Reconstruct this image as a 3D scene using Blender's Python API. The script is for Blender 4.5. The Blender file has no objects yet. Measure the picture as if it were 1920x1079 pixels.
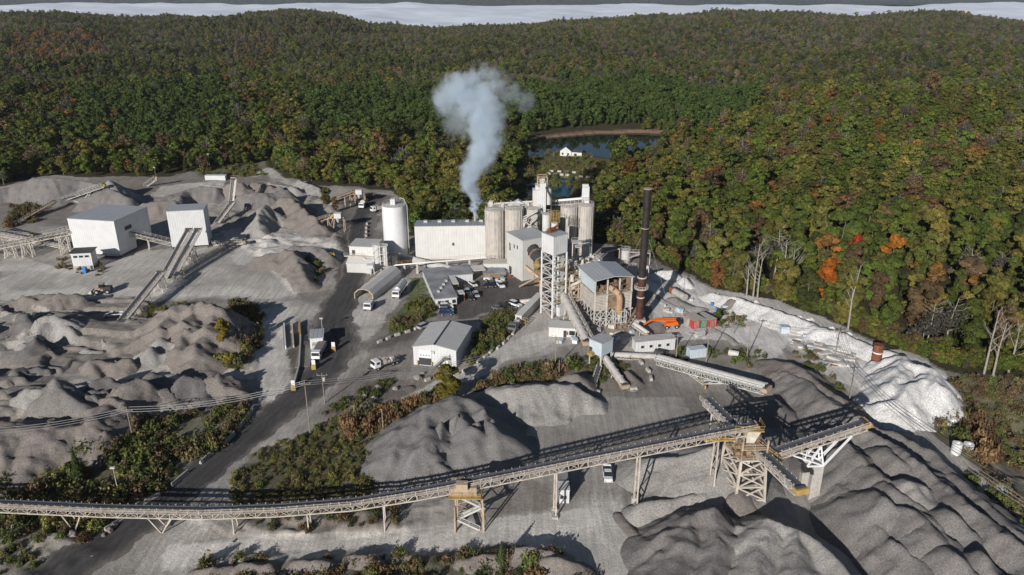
import bpy, bmesh, math, random
import numpy as np
from mathutils import Vector, Matrix
R = math.radians
rnd = random.Random(7)
scn = bpy.context.scene
col = scn.collection
# ---------------------------------------------------------------- camera
F = 1440.0; PITCH = R(21.8); CAMZ = 100.0
cam_d = bpy.data.cameras.new('camera'); cam = bpy.data.objects.new('camera', cam_d); col.objects.link(cam)
cam.location = (0, 0, CAMZ); cam.rotation_euler = (math.pi/2 - PITCH, 0, 0)
cam_d.sensor_width = 36; cam_d.lens = F/1920*36; cam_d.clip_start = 1; cam_d.clip_end = 40000
scn.camera = cam
# ---------------------------------------------------------------- world and sun
SUN_EL, SUN_AZ = R(21), R(26)          # shadows fall away from the camera and to the right
world = bpy.data.worlds.new('World'); scn.world = world; world.use_nodes = True
wn = world.node_tree.nodes; wl = world.node_tree.links
sky = wn.new('ShaderNodeTexSky'); sky.sky_type = 'NISHITA'; sky.sun_disc = False
sky.sun_elevation = SUN_EL; sky.sun_rotation = math.pi + SUN_AZ; sky.altitude = 200; sky.air_density = 0.7; sky.dust_density = 0.4
wl.new(sky.outputs[0], wn['Background'].inputs[0]); wn['Background'].inputs[1].default_value = 0.05
sd = bpy.data.lights.new('sun', 'SUN'); sd.energy = 5.0; sd.angle = R(0.5); sd.color = (1, 0.95, 0.89)
sun = bpy.data.objects.new('sun', sd); col.objects.link(sun)
sdir = Vector((math.sin(SUN_AZ)*math.cos(SUN_EL), math.cos(SUN_AZ)*math.cos(SUN_EL), -math.sin(SUN_EL)))
sun.rotation_euler = sdir.to_track_quat('-Z', 'Y').to_euler(); sun.location = (-200, -400, 300)
scn.view_settings.view_transform = 'Standard'; scn.view_settings.look = 'None'
scn.view_settings.exposure = 0.0; scn.view_settings.gamma = 1
scn.cycles.use_denoising = True; scn.cycles.max_bounces = 5; scn.cycles.volume_bounces = 4
scn.cycles.diffuse_bounces = 3; scn.cycles.glossy_bounces = 2; scn.cycles.transparent_max_bounces = 8
scn.cycles.volume_step_rate = 0.3; scn.cycles.volume_max_steps = 200
# ---------------------------------------------------------------- picture point -> place on the site
def W(px, py, z=0.0):
    """world point seen at pixel (px,py) of the 1920 wide photograph, at height z"""
    a = PITCH; u = (px-960)/F; v = -(py-540)/F
    dx, dy, dz = u, math.cos(a)+v*math.sin(a), -math.sin(a)+v*math.cos(a)
    t = (z-CAMZ)/dz
    return Vector((dx*t, dy*t, z))
def WY(px, py, y):
    """world point seen at the pixel, at distance y"""
    a = PITCH; u = (px-960)/F; v = -(py-540)/F
    dx, dy, dz = u, math.cos(a)+v*math.sin(a), -math.sin(a)+v*math.cos(a)
    t = y/dy
    return Vector((dx*t, y, CAMZ+dz*t))
def up(px, py, pyt):
    """height of a thing standing at ground pixel (px,py) whose top is at row pyt"""
    return WY(px, pyt, W(px, py).y).z
def proj(x, y, z):
    ca, sa = math.cos(PITCH), math.sin(PITCH)
    zz = z-CAMZ
    dep = y*ca - zz*sa; v = (y*sa + zz*ca)
    dep = np.maximum(dep, 1e-3)
    return 960+F*x/dep, 540-F*v/dep
# ---------------------------------------------------------------- noise
def _h(ix, iy, s):
    n = (ix.astype(np.int64)*374761393 + iy.astype(np.int64)*668265263 + s*974711) & 0xffffffff
    n = ((n ^ (n >> 13))*1274126177) & 0xffffffff
    return ((n ^ (n >> 16)) & 0xffff)/65535.0
def vn(x, y, s=0):
    x = np.asarray(x, float); y = np.asarray(y, float)
    ix = np.floor(x); iy = np.floor(y); fx = x-ix; fy = y-iy
    fx = fx*fx*(3-2*fx); fy = fy*fy*(3-2*fy)
    a = _h(ix, iy, s); b = _h(ix+1, iy, s); c = _h(ix, iy+1, s); d = _h(ix+1, iy+1, s)
    return (a*(1-fx)+b*fx)*(1-fy)+(c*(1-fx)+d*fx)*fy
def fbm(x, y, s=0, o=4):
    r = 0; a = 0.5; t = 0
    for i in range(o):
        r = r + a*vn(x*2**i, y*2**i, s+i*17); t += a; a *= 0.5
    return r/t*2-1
def sstep(a, b, x):
    t = np.clip((x-a)/(b-a), 0, 1); return t*t*(3-2*t)
def inpoly(px, py, poly):
    px = np.asarray(px); py = np.asarray(py); r = np.zeros(px.shape, bool); n = len(poly)
    for i in range(n):
        x1, y1 = poly[i]; x2, y2 = poly[(i+1) % n]
        if y1 == y2: continue
        c = ((y1 > py) != (y2 > py)) & (px < (x2-x1)*(py-y1)/(y2-y1)+x1)
        r ^= c
    return r
def dseg(x, y, pts):
    """distance to a polyline and the interpolated third value"""
    best = np.full(np.shape(x), 1e9); val = np.zeros(np.shape(x))
    for (a, b) in zip(pts[:-1], pts[1:]):
        dx, dy = b[0]-a[0], b[1]-a[1]; L = dx*dx+dy*dy+1e-9
        t = np.clip(((x-a[0])*dx+(y-a[1])*dy)/L, 0, 1)
        d = np.hypot(x-a[0]-t*dx, y-a[1]-t*dy); m = d < best
        best = np.where(m, d, best); val = np.where(m, a[2]+(b[2]-a[2])*t if len(a) > 2 else 0, val)
    return best, val
# ---------------------------------------------------------------- tagging
def tag(o, label=None, cat=None, group=None, kind=None):
    if label: o['label'] = label
    if cat: o['category'] = cat
    if group: o['group'] = group
    if kind: o['kind'] = kind
    return o
def empty(name, loc, rz=0, label=None, cat=None, group=None):
    o = bpy.data.objects.new(name, None); col.objects.link(o); o.location = loc; o.rotation_euler = (0, 0, rz)
    o.empty_display_size = 0.5
    return tag(o, label, cat, group)
def mesh_obj(name, V, Fc, mat=None, parent=None, smooth=False):
    me = bpy.data.meshes.new(name); me.from_pydata([tuple(v) for v in V], [], [tuple(f) for f in Fc])
    if mat:
        for m in (mat if isinstance(mat, (list, tuple)) else [mat]): me.materials.append(m)
    if smooth: me.polygons.foreach_set('use_smooth', [True]*len(me.polygons))
    o = bpy.data.objects.new(name, me); col.objects.link(o)
    if parent: o.parent = parent
    return o
def copy_tree(o, parent=None):
    c = o.copy(); col.objects.link(c)
    if parent: c.parent = parent
    for ch in o.children: copy_tree(ch, c)
    return c
# ---------------------------------------------------------------- materials
def mat_basic(name, c, rough=0.7, metal=0.0, var=0.12, scale=0.6, bump=0.0, rust=None, streak=0.0, spec=0.3, vcol=False, bscale=8.0):
    m = bpy.data.materials.new(name); m.use_nodes = True; nt = m.node_tree; N = nt.nodes; L = nt.links
    b = N['Principled BSDF']; b.inputs['Roughness'].default_value = rough; b.inputs['Metallic'].default_value = metal
    b.inputs['Specular IOR Level'].default_value = spec
    geo = N.new('ShaderNodeNewGeometry')
    n1 = N.new('ShaderNodeTexNoise'); n1.inputs['Scale'].default_value = scale; n1.inputs['Detail'].default_value = 6
    L.new(geo.outputs['Position'], n1.inputs['Vector'])
    rmp = N.new('ShaderNodeMapRange'); rmp.inputs[1].default_value = 0.3; rmp.inputs[2].default_value = 0.7
    rmp.inputs[3].default_value = 1-var; rmp.inputs[4].default_value = 1+var
    L.new(n1.outputs['Fac'], rmp.inputs[0])
    mul = N.new('ShaderNodeVectorMath'); mul.operation = 'MULTIPLY'; mul.inputs[0].default_value = c[:3]
    if vcol:
        at = N.new('ShaderNodeVertexColor'); at.layer_name = 'Col'; L.new(at.outputs[0], mul.inputs[0])
    cmb = N.new('ShaderNodeCombineXYZ')
    for i in range(3): L.new(rmp.outputs[0], cmb.inputs[i])
    L.new(cmb.outputs[0], mul.inputs[1]); out = mul.outputs[0]
    if rust is not None or streak:
        mp = N.new('ShaderNodeMapping'); mp.inputs['Scale'].default_value = (1.2, 1.2, 0.12); L.new(geo.outputs['Position'], mp.inputs[0])
        n2 = N.new('ShaderNodeTexNoise'); n2.inputs['Scale'].default_value = 1.3; n2.inputs['Detail'].default_value = 7; n2.inputs['Roughness'].default_value = 0.7
        L.new(mp.outputs[0], n2.inputs['Vector'])
        r2 = N.new('ShaderNodeMapRange'); r2.inputs[1].default_value = 0.5; r2.inputs[2].default_value = 0.68; r2.inputs[4].default_value = streak
        L.new(n2.outputs['Fac'], r2.inputs[0])
        mx = N.new('ShaderNodeMix'); mx.data_type = 'RGBA'; L.new(r2.outputs[0], mx.inputs[0]); L.new(out, mx.inputs[6])
        mx.inputs[7].default_value = (*(rust or (0.25, 0.2, 0.15)), 1); out = mx.outputs[2]
    L.new(out, b.inputs['Base Color'])
    if bump:
        n3 = N.new('ShaderNodeTexNoise'); n3.inputs['Scale'].default_value = bscale; n3.inputs['Detail'].default_value = 5
        L.new(geo.outputs['Position'], n3.inputs['Vector'])
        bp = N.new('ShaderNodeBump'); bp.inputs['Strength'].default_value = bump; bp.inputs['Distance'].default_value = 0.3
        L.new(n3.outputs['Fac'], bp.inputs['Height']); L.new(bp.outputs[0], b.inputs['Normal'])
    return m
def mat_ribbed(name, c, rough=0.5, axis='X', pitch=0.9, var=0.06, streak=0.25, rust=(0.3, 0.27, 0.22), depth=0.6):
    """painted sheet cladding: seams every pitch metres along an object axis, faint dirt streaks"""
    m = mat_basic(name, c, rough, 0.0, var, 0.35, 0, rust, streak)
    nt = m.node_tree; N = nt.nodes; L = nt.links; b = N['Principled BSDF']
    tc = N.new('ShaderNodeTexCoord'); sp = N.new('ShaderNodeSeparateXYZ'); L.new(tc.outputs['Object'], sp.inputs[0])
    ad = N.new('ShaderNodeMath'); ad.operation = 'ADD'; L.new(sp.outputs[0], ad.inputs[0]); L.new(sp.outputs[1], ad.inputs[1])
    src = {'X': sp.outputs[0], 'Y': sp.outputs[1], 'Z': sp.outputs[2], 'XY': ad.outputs[0]}[axis]
    md = N.new('ShaderNodeMath'); md.operation = 'PINGPONG'; md.inputs[1].default_value = pitch/2; L.new(src, md.inputs[0])
    r = N.new('ShaderNodeMapRange'); r.inputs[1].default_value = 0; r.inputs[2].default_value = pitch*0.12; L.new(md.outputs[0], r.inputs[0])
    bp = N.new('ShaderNodeBump'); bp.inputs['Strength'].default_value = depth; bp.inputs['Distance'].default_value = 0.12
    L.new(r.outputs[0], bp.inputs['Height']); L.new(bp.outputs[0], b.inputs['Normal'])
    return m
def mat_gravel(name, c, var=0.25, vcol=False, fine=6.0, bump=0.5):
    m = bpy.data.materials.new(name); m.use_nodes = True; nt = m.node_tree; N = nt.nodes; L = nt.links
    b = N['Principled BSDF']; b.inputs['Roughness'].default_value = 0.95; b.inputs['Specular IOR Level'].default_value = 0.1
    geo = N.new('ShaderNodeNewGeometry')
    def noise(s, d=5, rg=0.6):
        n = N.new('ShaderNodeTexNoise'); n.inputs['Scale'].default_value = s; n.inputs['Detail'].default_value = d
        n.inputs['Roughness'].default_value = rg; L.new(geo.outputs['Position'], n.inputs['Vector']); return n
    big = noise(0.07, 5, 0.65); med = noise(0.5, 6, 0.7); fin = noise(fine, 3, 0.7)
    def rng(n, lo, hi, a=0.3, b_=0.7):
        r = N.new('ShaderNodeMapRange'); r.inputs[1].default_value = a; r.inputs[2].default_value = b_
        r.inputs[3].default_value = lo; r.inputs[4].default_value = hi; L.new(n.outputs['Fac'], r.inputs[0]); return r
    a = rng(big, 1-var*0.8, 1+var*0.8); bb = rng(med, 1-var*0.6, 1+var*0.5); cc = rng(fin, 0.62, 1.38)
    m1 = N.new('ShaderNodeMath'); m1.operation = 'MULTIPLY'; L.new(a.outputs[0], m1.inputs[0]); L.new(bb.outputs[0], m1.inputs[1])
    m2 = N.new('ShaderNodeMath'); m2.operation = 'MULTIPLY'; L.new(m1.outputs[0], m2.inputs[0]); L.new(cc.outputs[0], m2.inputs[1])
    sc = N.new('ShaderNodeVectorMath'); sc.operation = 'SCALE'; sc.inputs[0].default_value = c[:3]
    if vcol:
        at = N.new('ShaderNodeVertexColor'); at.layer_name = 'Col'; L.new(at.outputs[0], sc.inputs[0])
    if vcol:
        mp = N.new('ShaderNodeMapping'); mp.inputs['Rotation'].default_value = (0, 0, .35); mp.inputs['Scale'].default_value = (1.1, .09, 1); L.new(geo.outputs['Position'], mp.inputs[0])
        n5 = N.new('ShaderNodeTexNoise'); n5.inputs['Scale'].default_value = 1.0; n5.inputs['Detail'].default_value = 4; n5.inputs['Distortion'].default_value = .8; L.new(mp.outputs[0], n5.inputs['Vector'])
        r5 = rng(n5, .86, 1.14, .35, .65); m3 = N.new('ShaderNodeMath'); m3.operation = 'MULTIPLY'; L.new(m2.outputs[0], m3.inputs[0]); L.new(r5.outputs[0], m3.inputs[1]); m2 = m3
    L.new(m2.outputs[0], sc.inputs['Scale']); L.new(sc.outputs[0], b.inputs['Base Color'])
    bp = N.new('ShaderNodeBump'); bp.inputs['Strength'].default_value = bump; bp.inputs['Distance'].default_value = 0.35
    hb = noise(1.6, 8, 0.75); L.new(hb.outputs['Fac'], bp.inputs['Height']); L.new(bp.outputs[0], b.inputs['Normal'])
    return m
def mat_leaf(name, instanced, base=(1, 1, 1)):
    m = bpy.data.materials.new(name); m.use_nodes = True; nt = m.node_tree; N = nt.nodes; L = nt.links
    b = N['Principled BSDF']; b.inputs['Roughness'].default_value = 0.8; b.inputs['Specular IOR Level'].default_value = 0.15
    if instanced:
        at = N.new('ShaderNodeAttribute'); at.attribute_type = 'INSTANCER'; at.attribute_name = 'tint'; tint = at.outputs['Color']
    else:
        oi = N.new('ShaderNodeObjectInfo'); tint = oi.outputs['Color']
    vc = N.new('ShaderNodeVertexColor'); vc.layer_name = 'Col'
    mu = N.new('ShaderNodeVectorMath'); mu.operation = 'MULTIPLY'; L.new(tint, mu.inputs[0]); L.new(vc.outputs[0], mu.inputs[1])
    L.new(mu.outputs[0], b.inputs['Base Color'])
    tr = N.new('ShaderNodeBsdfTranslucent'); L.new(mu.outputs[0], tr.inputs[0])
    mx = N.new('ShaderNodeMixShader'); mx.inputs[0].default_value = 0.22; L.new(b.outputs[0], mx.inputs[1]); L.new(tr.outputs[0], mx.inputs[2])
    L.new(mx.outputs[0], N['Material Output'].inputs[0])
    return m
# ================================================================ TERRAIN
SKY_X = [-400, 0, 150, 300, 450, 560, 640, 700, 830, 960, 1100, 1230, 1350, 1440, 1600, 1750, 1850, 1920, 2400]
SKY_Y = [36, 28, 24, 32, 32, 18, 25, 49, 54, 49, 36, 28, 18, 23, 31, 21, 35, 45, 50]
RID = 2150.0
LAKE = [(985,292),(990,262),(1040,254),(1110,248),(1200,246),(1255,248),(1245,268),(1225,280),(1180,290),(1140,296),(1105,290),(1060,286),(1030,290)]
POND = [(985,362),(988,338),(1010,330),(1050,328),(1085,332),(1075,345),(1068,368)]
QUARRY = [(-500,1500),(-500,372),(0,352),(60,334),(200,333),(290,334),(380,322),(470,310),(500,306),(520,330),(600,348),(740,358),(762,390),(768,440),(800,452),(1110,456),(1200,474),(1240,495),(1330,536),(1450,566),(1560,606),(1700,672),(1800,700),(1960,716),(2500,820),(2500,1500)]
CLEAR = [(985,366),(960,340),(985,300),(1010,282),(1040,278),(1100,286),(1140,296),(1150,316),(1190,330),(1210,342),(1150,344),(1090,340),(1078,368)]
CLEAR2 = [(1405,210),(1440,204),(1480,212),(1505,225),(1450,232),(1415,226)]
CLEAR3 = [(820,105),(900,112),(1010,122),(1100,138),(1220,148),(1215,156),(1090,146),(1000,130),(880,118)]
ROADN = [(540,345),(528,335),(508,322),(503,303),(516,301),(520,318),(545,333),(560,342)]
def T(x, y):
    x = np.asarray(x, float); y = np.asarray(y, float)
    u = x/np.maximum(y, 60)
    spx = 960+F*u/math.cos(PITCH)*0.955
    sy = np.interp(spx, SKY_X, SKY_Y)
    ang = PITCH+np.arctan((sy-540)/F)
    zr = 100-RID*np.tan(ang)-13
    z = fbm(x/23, y/23, 3, 4)*0.5
    z = z*sstep(60, 110, y)
    h1 = fbm(x/420+3.3, y/420, 11, 4)
    roll = h1*sstep(560, 900, y)*(1-sstep(1500, 2050, y))*44 + fbm(x/120, y/120, 15, 3)*sstep(470, 640, y)*10
    rise = sstep(1000, RID, y)*zr
    z = z+roll+rise
    # nearer wooded spur on the right, gentle rise on the left
    z = z+14*np.exp(-((x-330)/190)**2-((y-640)/150)**2)+9*np.exp(-((x+420)/260)**2-((y-700)/180)**2)
    z = z-sstep(RID+60, RID+700, y)*(zr+75)
    # basin of the lake and the pond
    bas = np.exp(-((x-75)/95)**2-((y-500)/95)**2)
    z = z*(1-0.95*bas)-1.0*bas
    # the site ends in a bank on the right, brushy ground below it
    ridge = [(118,262,0),(133,235,0),(152,208,0),(165,190,0),(158,170,0),(143,148,0),(132,125,0),(120,100,0),(100,60,0)]
    px, py = proj(x, y, np.zeros_like(x))
    bank = inpoly(px, py, [(1700,700),(1730,735),(1742,800),(1800,865),(1880,940),(1960,1040),(1990,1500),(2600,1500),(2600,800),(1960,712),(1770,700)])
    d, _ = dseg(x, y, [tuple(W(*p))[:2]+(0,) for p in [(2600,800),(1960,712),(1770,700),(1700,700),(1730,735),(1742,800),(1800,865),(1880,940),(1960,1040),(1990,1500)]])
    z = z-np.where(bank, sstep(0, 30, d)*6, 0)
    return z
def Tz(x, y): return float(T(np.array([x]), np.array([y]))[0])
def G(px, py, dz=0.0):
    p = W(px, py); return Vector((p.x, p.y, Tz(p.x, p.y)*(1 if p.y < 460 else 1)+dz))
GRAV = (0.25, 0.228, 0.205); LIGHT = (0.68, 0.65, 0.605); DARK = (0.105, 0.096, 0.09); ASPH = (0.07, 0.068, 0.07)
DIRT = (0.13, 0.1, 0.075); GRASS = (0.085, 0.12, 0.035); SCRUB = (0.105, 0.1, 0.05); LIME = (0.76, 0.75, 0.735); FLOOR = (0.06, 0.055, 0.03); RUSTG = (0.2, 0.12, 0.07)
ZONES = [  # (colour, polygon in photograph pixels, strength)
 (LIGHT, [(0,540),(0,470),(120,505),(300,470),(420,440),(560,450),(600,480),(560,560),(430,560),(250,556),(0,560)], .55),
 (LIGHT, [(300,350),(420,340),(440,372),(330,380),(280,368)], .8),
 (LIGHT, [(420,440),(500,425),(640,462),(650,480),(560,520),(450,500)], .7),
 (LIGHT, [(0,540),(420,545),(420,560),(250,565),(0,566)], .6),
 (LIGHT, [(100,700),(300,690),(480,700),(480,720),(300,712),(150,735)], .6),
 (LIGHT, [(395,610),(490,580),(560,575),(545,740),(500,760),(480,700),(490,620)], .7),
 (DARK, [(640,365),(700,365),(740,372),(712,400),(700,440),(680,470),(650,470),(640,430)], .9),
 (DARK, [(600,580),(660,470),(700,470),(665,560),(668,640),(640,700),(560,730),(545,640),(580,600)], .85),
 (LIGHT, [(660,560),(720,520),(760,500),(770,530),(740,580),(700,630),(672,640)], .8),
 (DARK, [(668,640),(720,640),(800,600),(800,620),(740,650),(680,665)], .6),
 (GRAV, [(560,740),(640,700),(700,640),(770,640),(770,700),(700,740),(600,775)], .3),
 (LIGHT, [(960,760),(1100,750),(1290,745),(1300,790),(1120,840),(1000,840),(960,820)], .35),
 (LIGHT, [(340,1010),(420,1015),(620,1010),(900,985),(1130,960),(1200,1010),(1230,1079),(1180,1200),(1120,1079),(960,1020),(600,1045),(420,1045),(300,1079)], .9),
 (DIRT, [(860,900),(1020,905),(1060,960),(900,985),(860,960)], .4),
 (LIGHT, [(500,840),(620,790),(740,745),(880,690),(960,640),(1020,620),(1060,640),(980,670),(880,715),(760,765),(640,800),(540,835)], .75),
 (LIGHT, [(880,690),(960,620),(1000,600),(1110,500),(1140,560),(1080,650),(960,680)], .45),
 (DIRT, [(600,770),(700,720),(790,700),(830,700),(790,730),(700,765),(620,785)], .6),
 (GRASS, [(776,518),(806,516),(815,560),(818,590),(790,600),(770,620),(730,630),(738,600),(770,560)], 1),
 (ASPH, [(845,570),(900,520),(1020,528),(1030,555),(960,575),(890,600),(858,600)], .95),
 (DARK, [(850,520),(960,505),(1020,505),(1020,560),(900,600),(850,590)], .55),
 (SCRUB, [(905,600),(955,580),(975,600),(960,625),(900,675),(880,690)], 1),
 (LIGHT, [(1210,520),(1260,520),(1330,560),(1400,600),(1430,660),(1440,690),(1380,640),(1300,590),(1220,560)], .8),
 (LIGHT, [(1250,590),(1350,600),(1365,640),(1240,640)], .7),
 (LIME, [(1255,512),(1330,540),(1450,565),(1560,608),(1700,675),(1775,695),(1790,730),(1740,760),(1690,780),(1620,755),(1600,720),(1560,670),(1480,640),(1400,590),(1330,565)], .75),
 (LIME, [(1600,690),(1640,650),(1720,668),(1780,720),(1745,770),(1690,790),(1640,760)], .9),
 (LIME, [(1210,530),(1330,560),(1450,580),(1620,650),(1640,740),(1560,720),(1480,645),(1440,690),(1380,640),(1250,640)], .8),
 (DIRT, [(1480,640),(1600,650),(1610,690),(1520,690),(1470,660)], .5),
 (SCRUB, [(1240,650),(1420,650),(1440,690),(1380,700),(1240,690)], .5),
 (SCRUB, [(1730,735),(1800,705),(1960,716),(2500,820),(2500,1100),(1930,1000),(1880,935),(1800,860),(1745,800)], .95),
 (GRAV, [(1830,860),(2100,840),(2300,1000),(1960,980)], .6),
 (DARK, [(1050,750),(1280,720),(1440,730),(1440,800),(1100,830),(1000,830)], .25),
 (DIRT, [(1540,900),(1620,950),(1750,1079),(1800,1300),(1600,1300),(1620,1079),(1520,960)], .55),
 (DIRT, [(340,945),(740,935),(740,1000),(600,1010),(400,1010)], .75),
 (SCRUB, [(440,900),(480,850),(640,780),(760,800),(720,900),(700,940),(430,950)], 1),
 (SCRUB, [(0,905),(120,880),(150,850),(240,830),(260,790),(450,760),(470,790),(400,860),(300,920),(220,975),(150,1010),(0,1010)], 1),
 (SCRUB, [(370,1060),(450,1035),(760,1030),(1000,1030),(1060,1040),(1120,1090),(1120,1300),(340,1300)], .8),
 (SCRUB, [(0,1005),(60,1010),(100,1040),(60,1079),(60,1300),(-300,1300),(-300,1000)], .6),
 (RUSTG, [(640,800),(720,762),(830,740),(840,770),(740,810),(660,830)], 1),
 (RUSTG, [(900,720),(960,700),(1060,690),(1060,705),(960,715),(900,735)], 1),
 (SCRUB, [(430,575),(490,580),(485,640),(470,700),(410,690),(400,600)], 1),
 (GRASS, [(360,325),(480,308),(500,330),(470,330),(380,334)], .8),
 (DIRT, [(1070,670),(1200,680),(1225,730),(1110,740),(1060,700)], .5),
]
ROADS = [(ASPH, [(60,1110,0),(200,1020,0),(330,925,0),(430,845,0),(520,775,0),(570,735,0),(610,690,0),(628,640,0),(625,600,0),(655,540,0),(668,480,0),(672,420,0),(690,380,0)], [11,11,10,9.5,10,11,12,12,12,10,8,8,8]),
]
TRACKS = [  # (colour, polyline px, half width m, strength)
 (LIGHT, [(380,1060),(480,1030),(620,1028),(800,1015),(960,990),(1060,985),(1140,960)], 4.5, .75),
 (LIGHT, [(300,1079),(330,1020),(380,975),(430,1010),(560,1030)], 4, .5),
 (LIGHT, [(1140,870),(1130,940),(1150,1000),(1220,1079),(1300,1150)], 4.5, .6),
 (LIGHT, [(1130,560),(1230,510),(1330,560),(1430,620),(1450,680),(1500,740)], 4, .6),
 (LIGHT, [(0,560),(200,548),(420,548),(520,560),(580,590)], 5, .5),
 (LIGHT, [(480,330),(505,318),(520,335),(560,350)], 3, .9),
 (LIGHT, [(490,590),(505,660),(510,740)], 3, .5), (LIGHT, [(540,600),(525,660),(520,740)], 2, .4),
 (LIGHT, [(700,640),(650,700),(560,790),(480,860)], 2, .3),
 (DARK, [(700,650),(790,620),(860,590),(930,560),(1010,545)], 4, .5),
 (DARK, [(1460,700),(1520,770),(1600,850),(1700,960),(1800,1079)], 2.5, .3),
 (LIGHT, [(1480,640),(1600,720),(1700,800),(1820,900),(1940,1000)], 4, .5),
 (GRAV, [(1000,810),(1150,860),(1140,900)], 6, .5),
 (LIGHT, [(0,505),(80,500),(160,512),(280,500)], 3, .35),
 (DIRT, [(540,560),(640,545),(655,500)], 3, .4),
]
def paint(x, y):
    """base colour of the ground at world points"""
    px, py = proj(x, y, np.zeros_like(x))
    n1 = fbm(x/9, y/9, 21, 4); n2 = fbm(x/9, y/9, 25, 4)
    k = np.clip(300/np.maximum(y, 80), 0.6, 2.5)
    wx = px+n1*14*k; wy = py+n2*7*k
    c = np.empty(x.shape+(3,)); c[:] = GRAV
    mix = sstep(-0.35, 0.5, fbm(x/30, y/30, 31, 5))[..., None]*0.3
    c = c*(1-mix)+np.array(LIGHT)*mix
    mix = sstep(0.1, 0.6, fbm(x/17, y/17, 37, 5))[..., None]*0.5
    c = c*(1-mix)+np.array(DARK)*mix*1.25
    fo = ~inpoly(wx, wy, QUARRY)
    c[fo] = FLOOR
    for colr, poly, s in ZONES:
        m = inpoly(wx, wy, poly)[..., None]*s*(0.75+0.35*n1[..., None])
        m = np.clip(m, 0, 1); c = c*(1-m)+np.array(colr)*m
    m = inpoly(wx, wy, CLEAR); c[m] = (0.13, 0.115, 0.055)
    m = inpoly(wx, wy, CLEAR2) | inpoly(wx, wy, CLEAR3); c[m] = (0.16, 0.12, 0.075)
    rs = inpoly(px, py-1.5, [(985,260),(1040,255),(1110,249),(1200,246),(1262,247),(1320,241),(1325,237),(1250,241),(1100,243),(1000,253)]); c[rs] = (0.17, 0.115, 0.08)
    for colr, pl, hw, s in TRACKS:
        pts = [tuple(W(*p))[:2]+(0,) for p in pl]
        d, _ = dseg(x+n1*1.5, y+n2*1.5, pts)
        rut = 0.72+0.28*np.cos(d*3.6)
        m = ((1-sstep(hw*0.6, hw*1.25, d))*s*rut)[..., None]; c = c*(1-m)+np.array(colr)*m
    return c
def grid_mesh(name, X, Y, Z, mat, colr=None, mask=None, parent=None, smooth=True):
    nr, nc = X.shape
    co = np.stack([X, Y, Z], -1).reshape(-1, 3)
    idx = np.arange(nr*nc).reshape(nr, nc)
    q = np.stack([idx[:-1, :-1], idx[:-1, 1:], idx[1:, 1:], idx[1:, :-1]], -1).reshape(-1, 4)
    if mask is not None:
        mk = (mask[:-1, :-1] | mask[:-1, 1:] | mask[1:, 1:] | mask[1:, :-1]).reshape(-1); q = q[mk]
        used = np.unique(q); rm = np.full(nr*nc, -1); rm[used] = np.arange(len(used)); q = rm[q]; co = co[used]
        if colr is not None: colr = colr.reshape(-1, 3)[used]
    me = bpy.data.meshes.new(name); me.vertices.add(len(co)); me.vertices.foreach_set('co', co.astype('f4').ravel())
    me.loops.add(q.size); me.loops.foreach_set('vertex_index', q.ravel().astype('i4'))
    me.polygons.add(len(q)); me.polygons.foreach_set('loop_start', np.arange(0, q.size, 4, dtype='i4'))
    me.update(calc_edges=True)
    if smooth: me.polygons.foreach_set('use_smooth', np.ones(len(q), bool))
    if colr is not None:
        a = me.color_attributes.new('Col', 'FLOAT_COLOR', 'POINT')
        a.data.foreach_set('color', np.concatenate([colr.reshape(-1, 3), np.ones((len(co), 1))], 1).astype('f4').ravel())
    me.materials.append(mat)
    o = bpy.data.objects.new(name, me); col.objects.link(o)
    if parent: o.parent = parent
    return o
M_ground = mat_gravel('ground gravel', GRAV, 0.22, vcol=True)
_y = [-150.0, -60, 0, 50, 75, 90]
while _y[-1] < 470: _y.append(_y[-1]+(0.62 if _y[-1] < 300 else 0.9))
while _y[-1] < 12000: _y.append(_y[-1]+max(1.5, (_y[-1]-420)*0.022))
_y = np.array(_y); _u = np.linspace(-0.97, 0.97, 1050)
Y = np.repeat(_y[:, None], len(_u), 1); X = _u[None, :]*(Y+220)
# keep the floor messy between the roads: low humps where the left yard is dug up
PXg, PYg = proj(X, Y, np.zeros_like(X))
ROUGH = [([(0,565),(250,560),(330,590),(480,600),(480,740),(300,780),(240,830),(140,900),(-200,900),(-300,600)], 4.0, 9),
         ([(380,345),(520,335),(640,380),(650,480),(560,560),(480,480),(400,430)], 1.6, 9),
         ([(1480,770),(1560,800),(1900,1079),(2000,1200),(1800,1200),(1620,1079),(1540,950),(1500,850)], 1.5, 7),
         ([(1180,930),(1440,930),(1500,1079),(1200,1079)], 1.0, 6),
         ([(0,1000),(130,1000),(200,1040),(90,1100),(-200,1100)], 1.2, 8),
         ([(380,1040),(1050,1035),(1130,1079),(1130,1200),(380,1200)], 1.2, 8),
         ([(340,975),(420,1005),(620,1010),(760,1000),(860,960),(860,930),(740,960),(400,965)], 1.2, 6),
         ([(1740,760),(1900,740),(2200,900),(1950,1000),(1800,860)], 2.0, 9),
         ([(1470,620),(1600,640),(1620,690),(1500,690)], .7, 4)]
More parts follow.
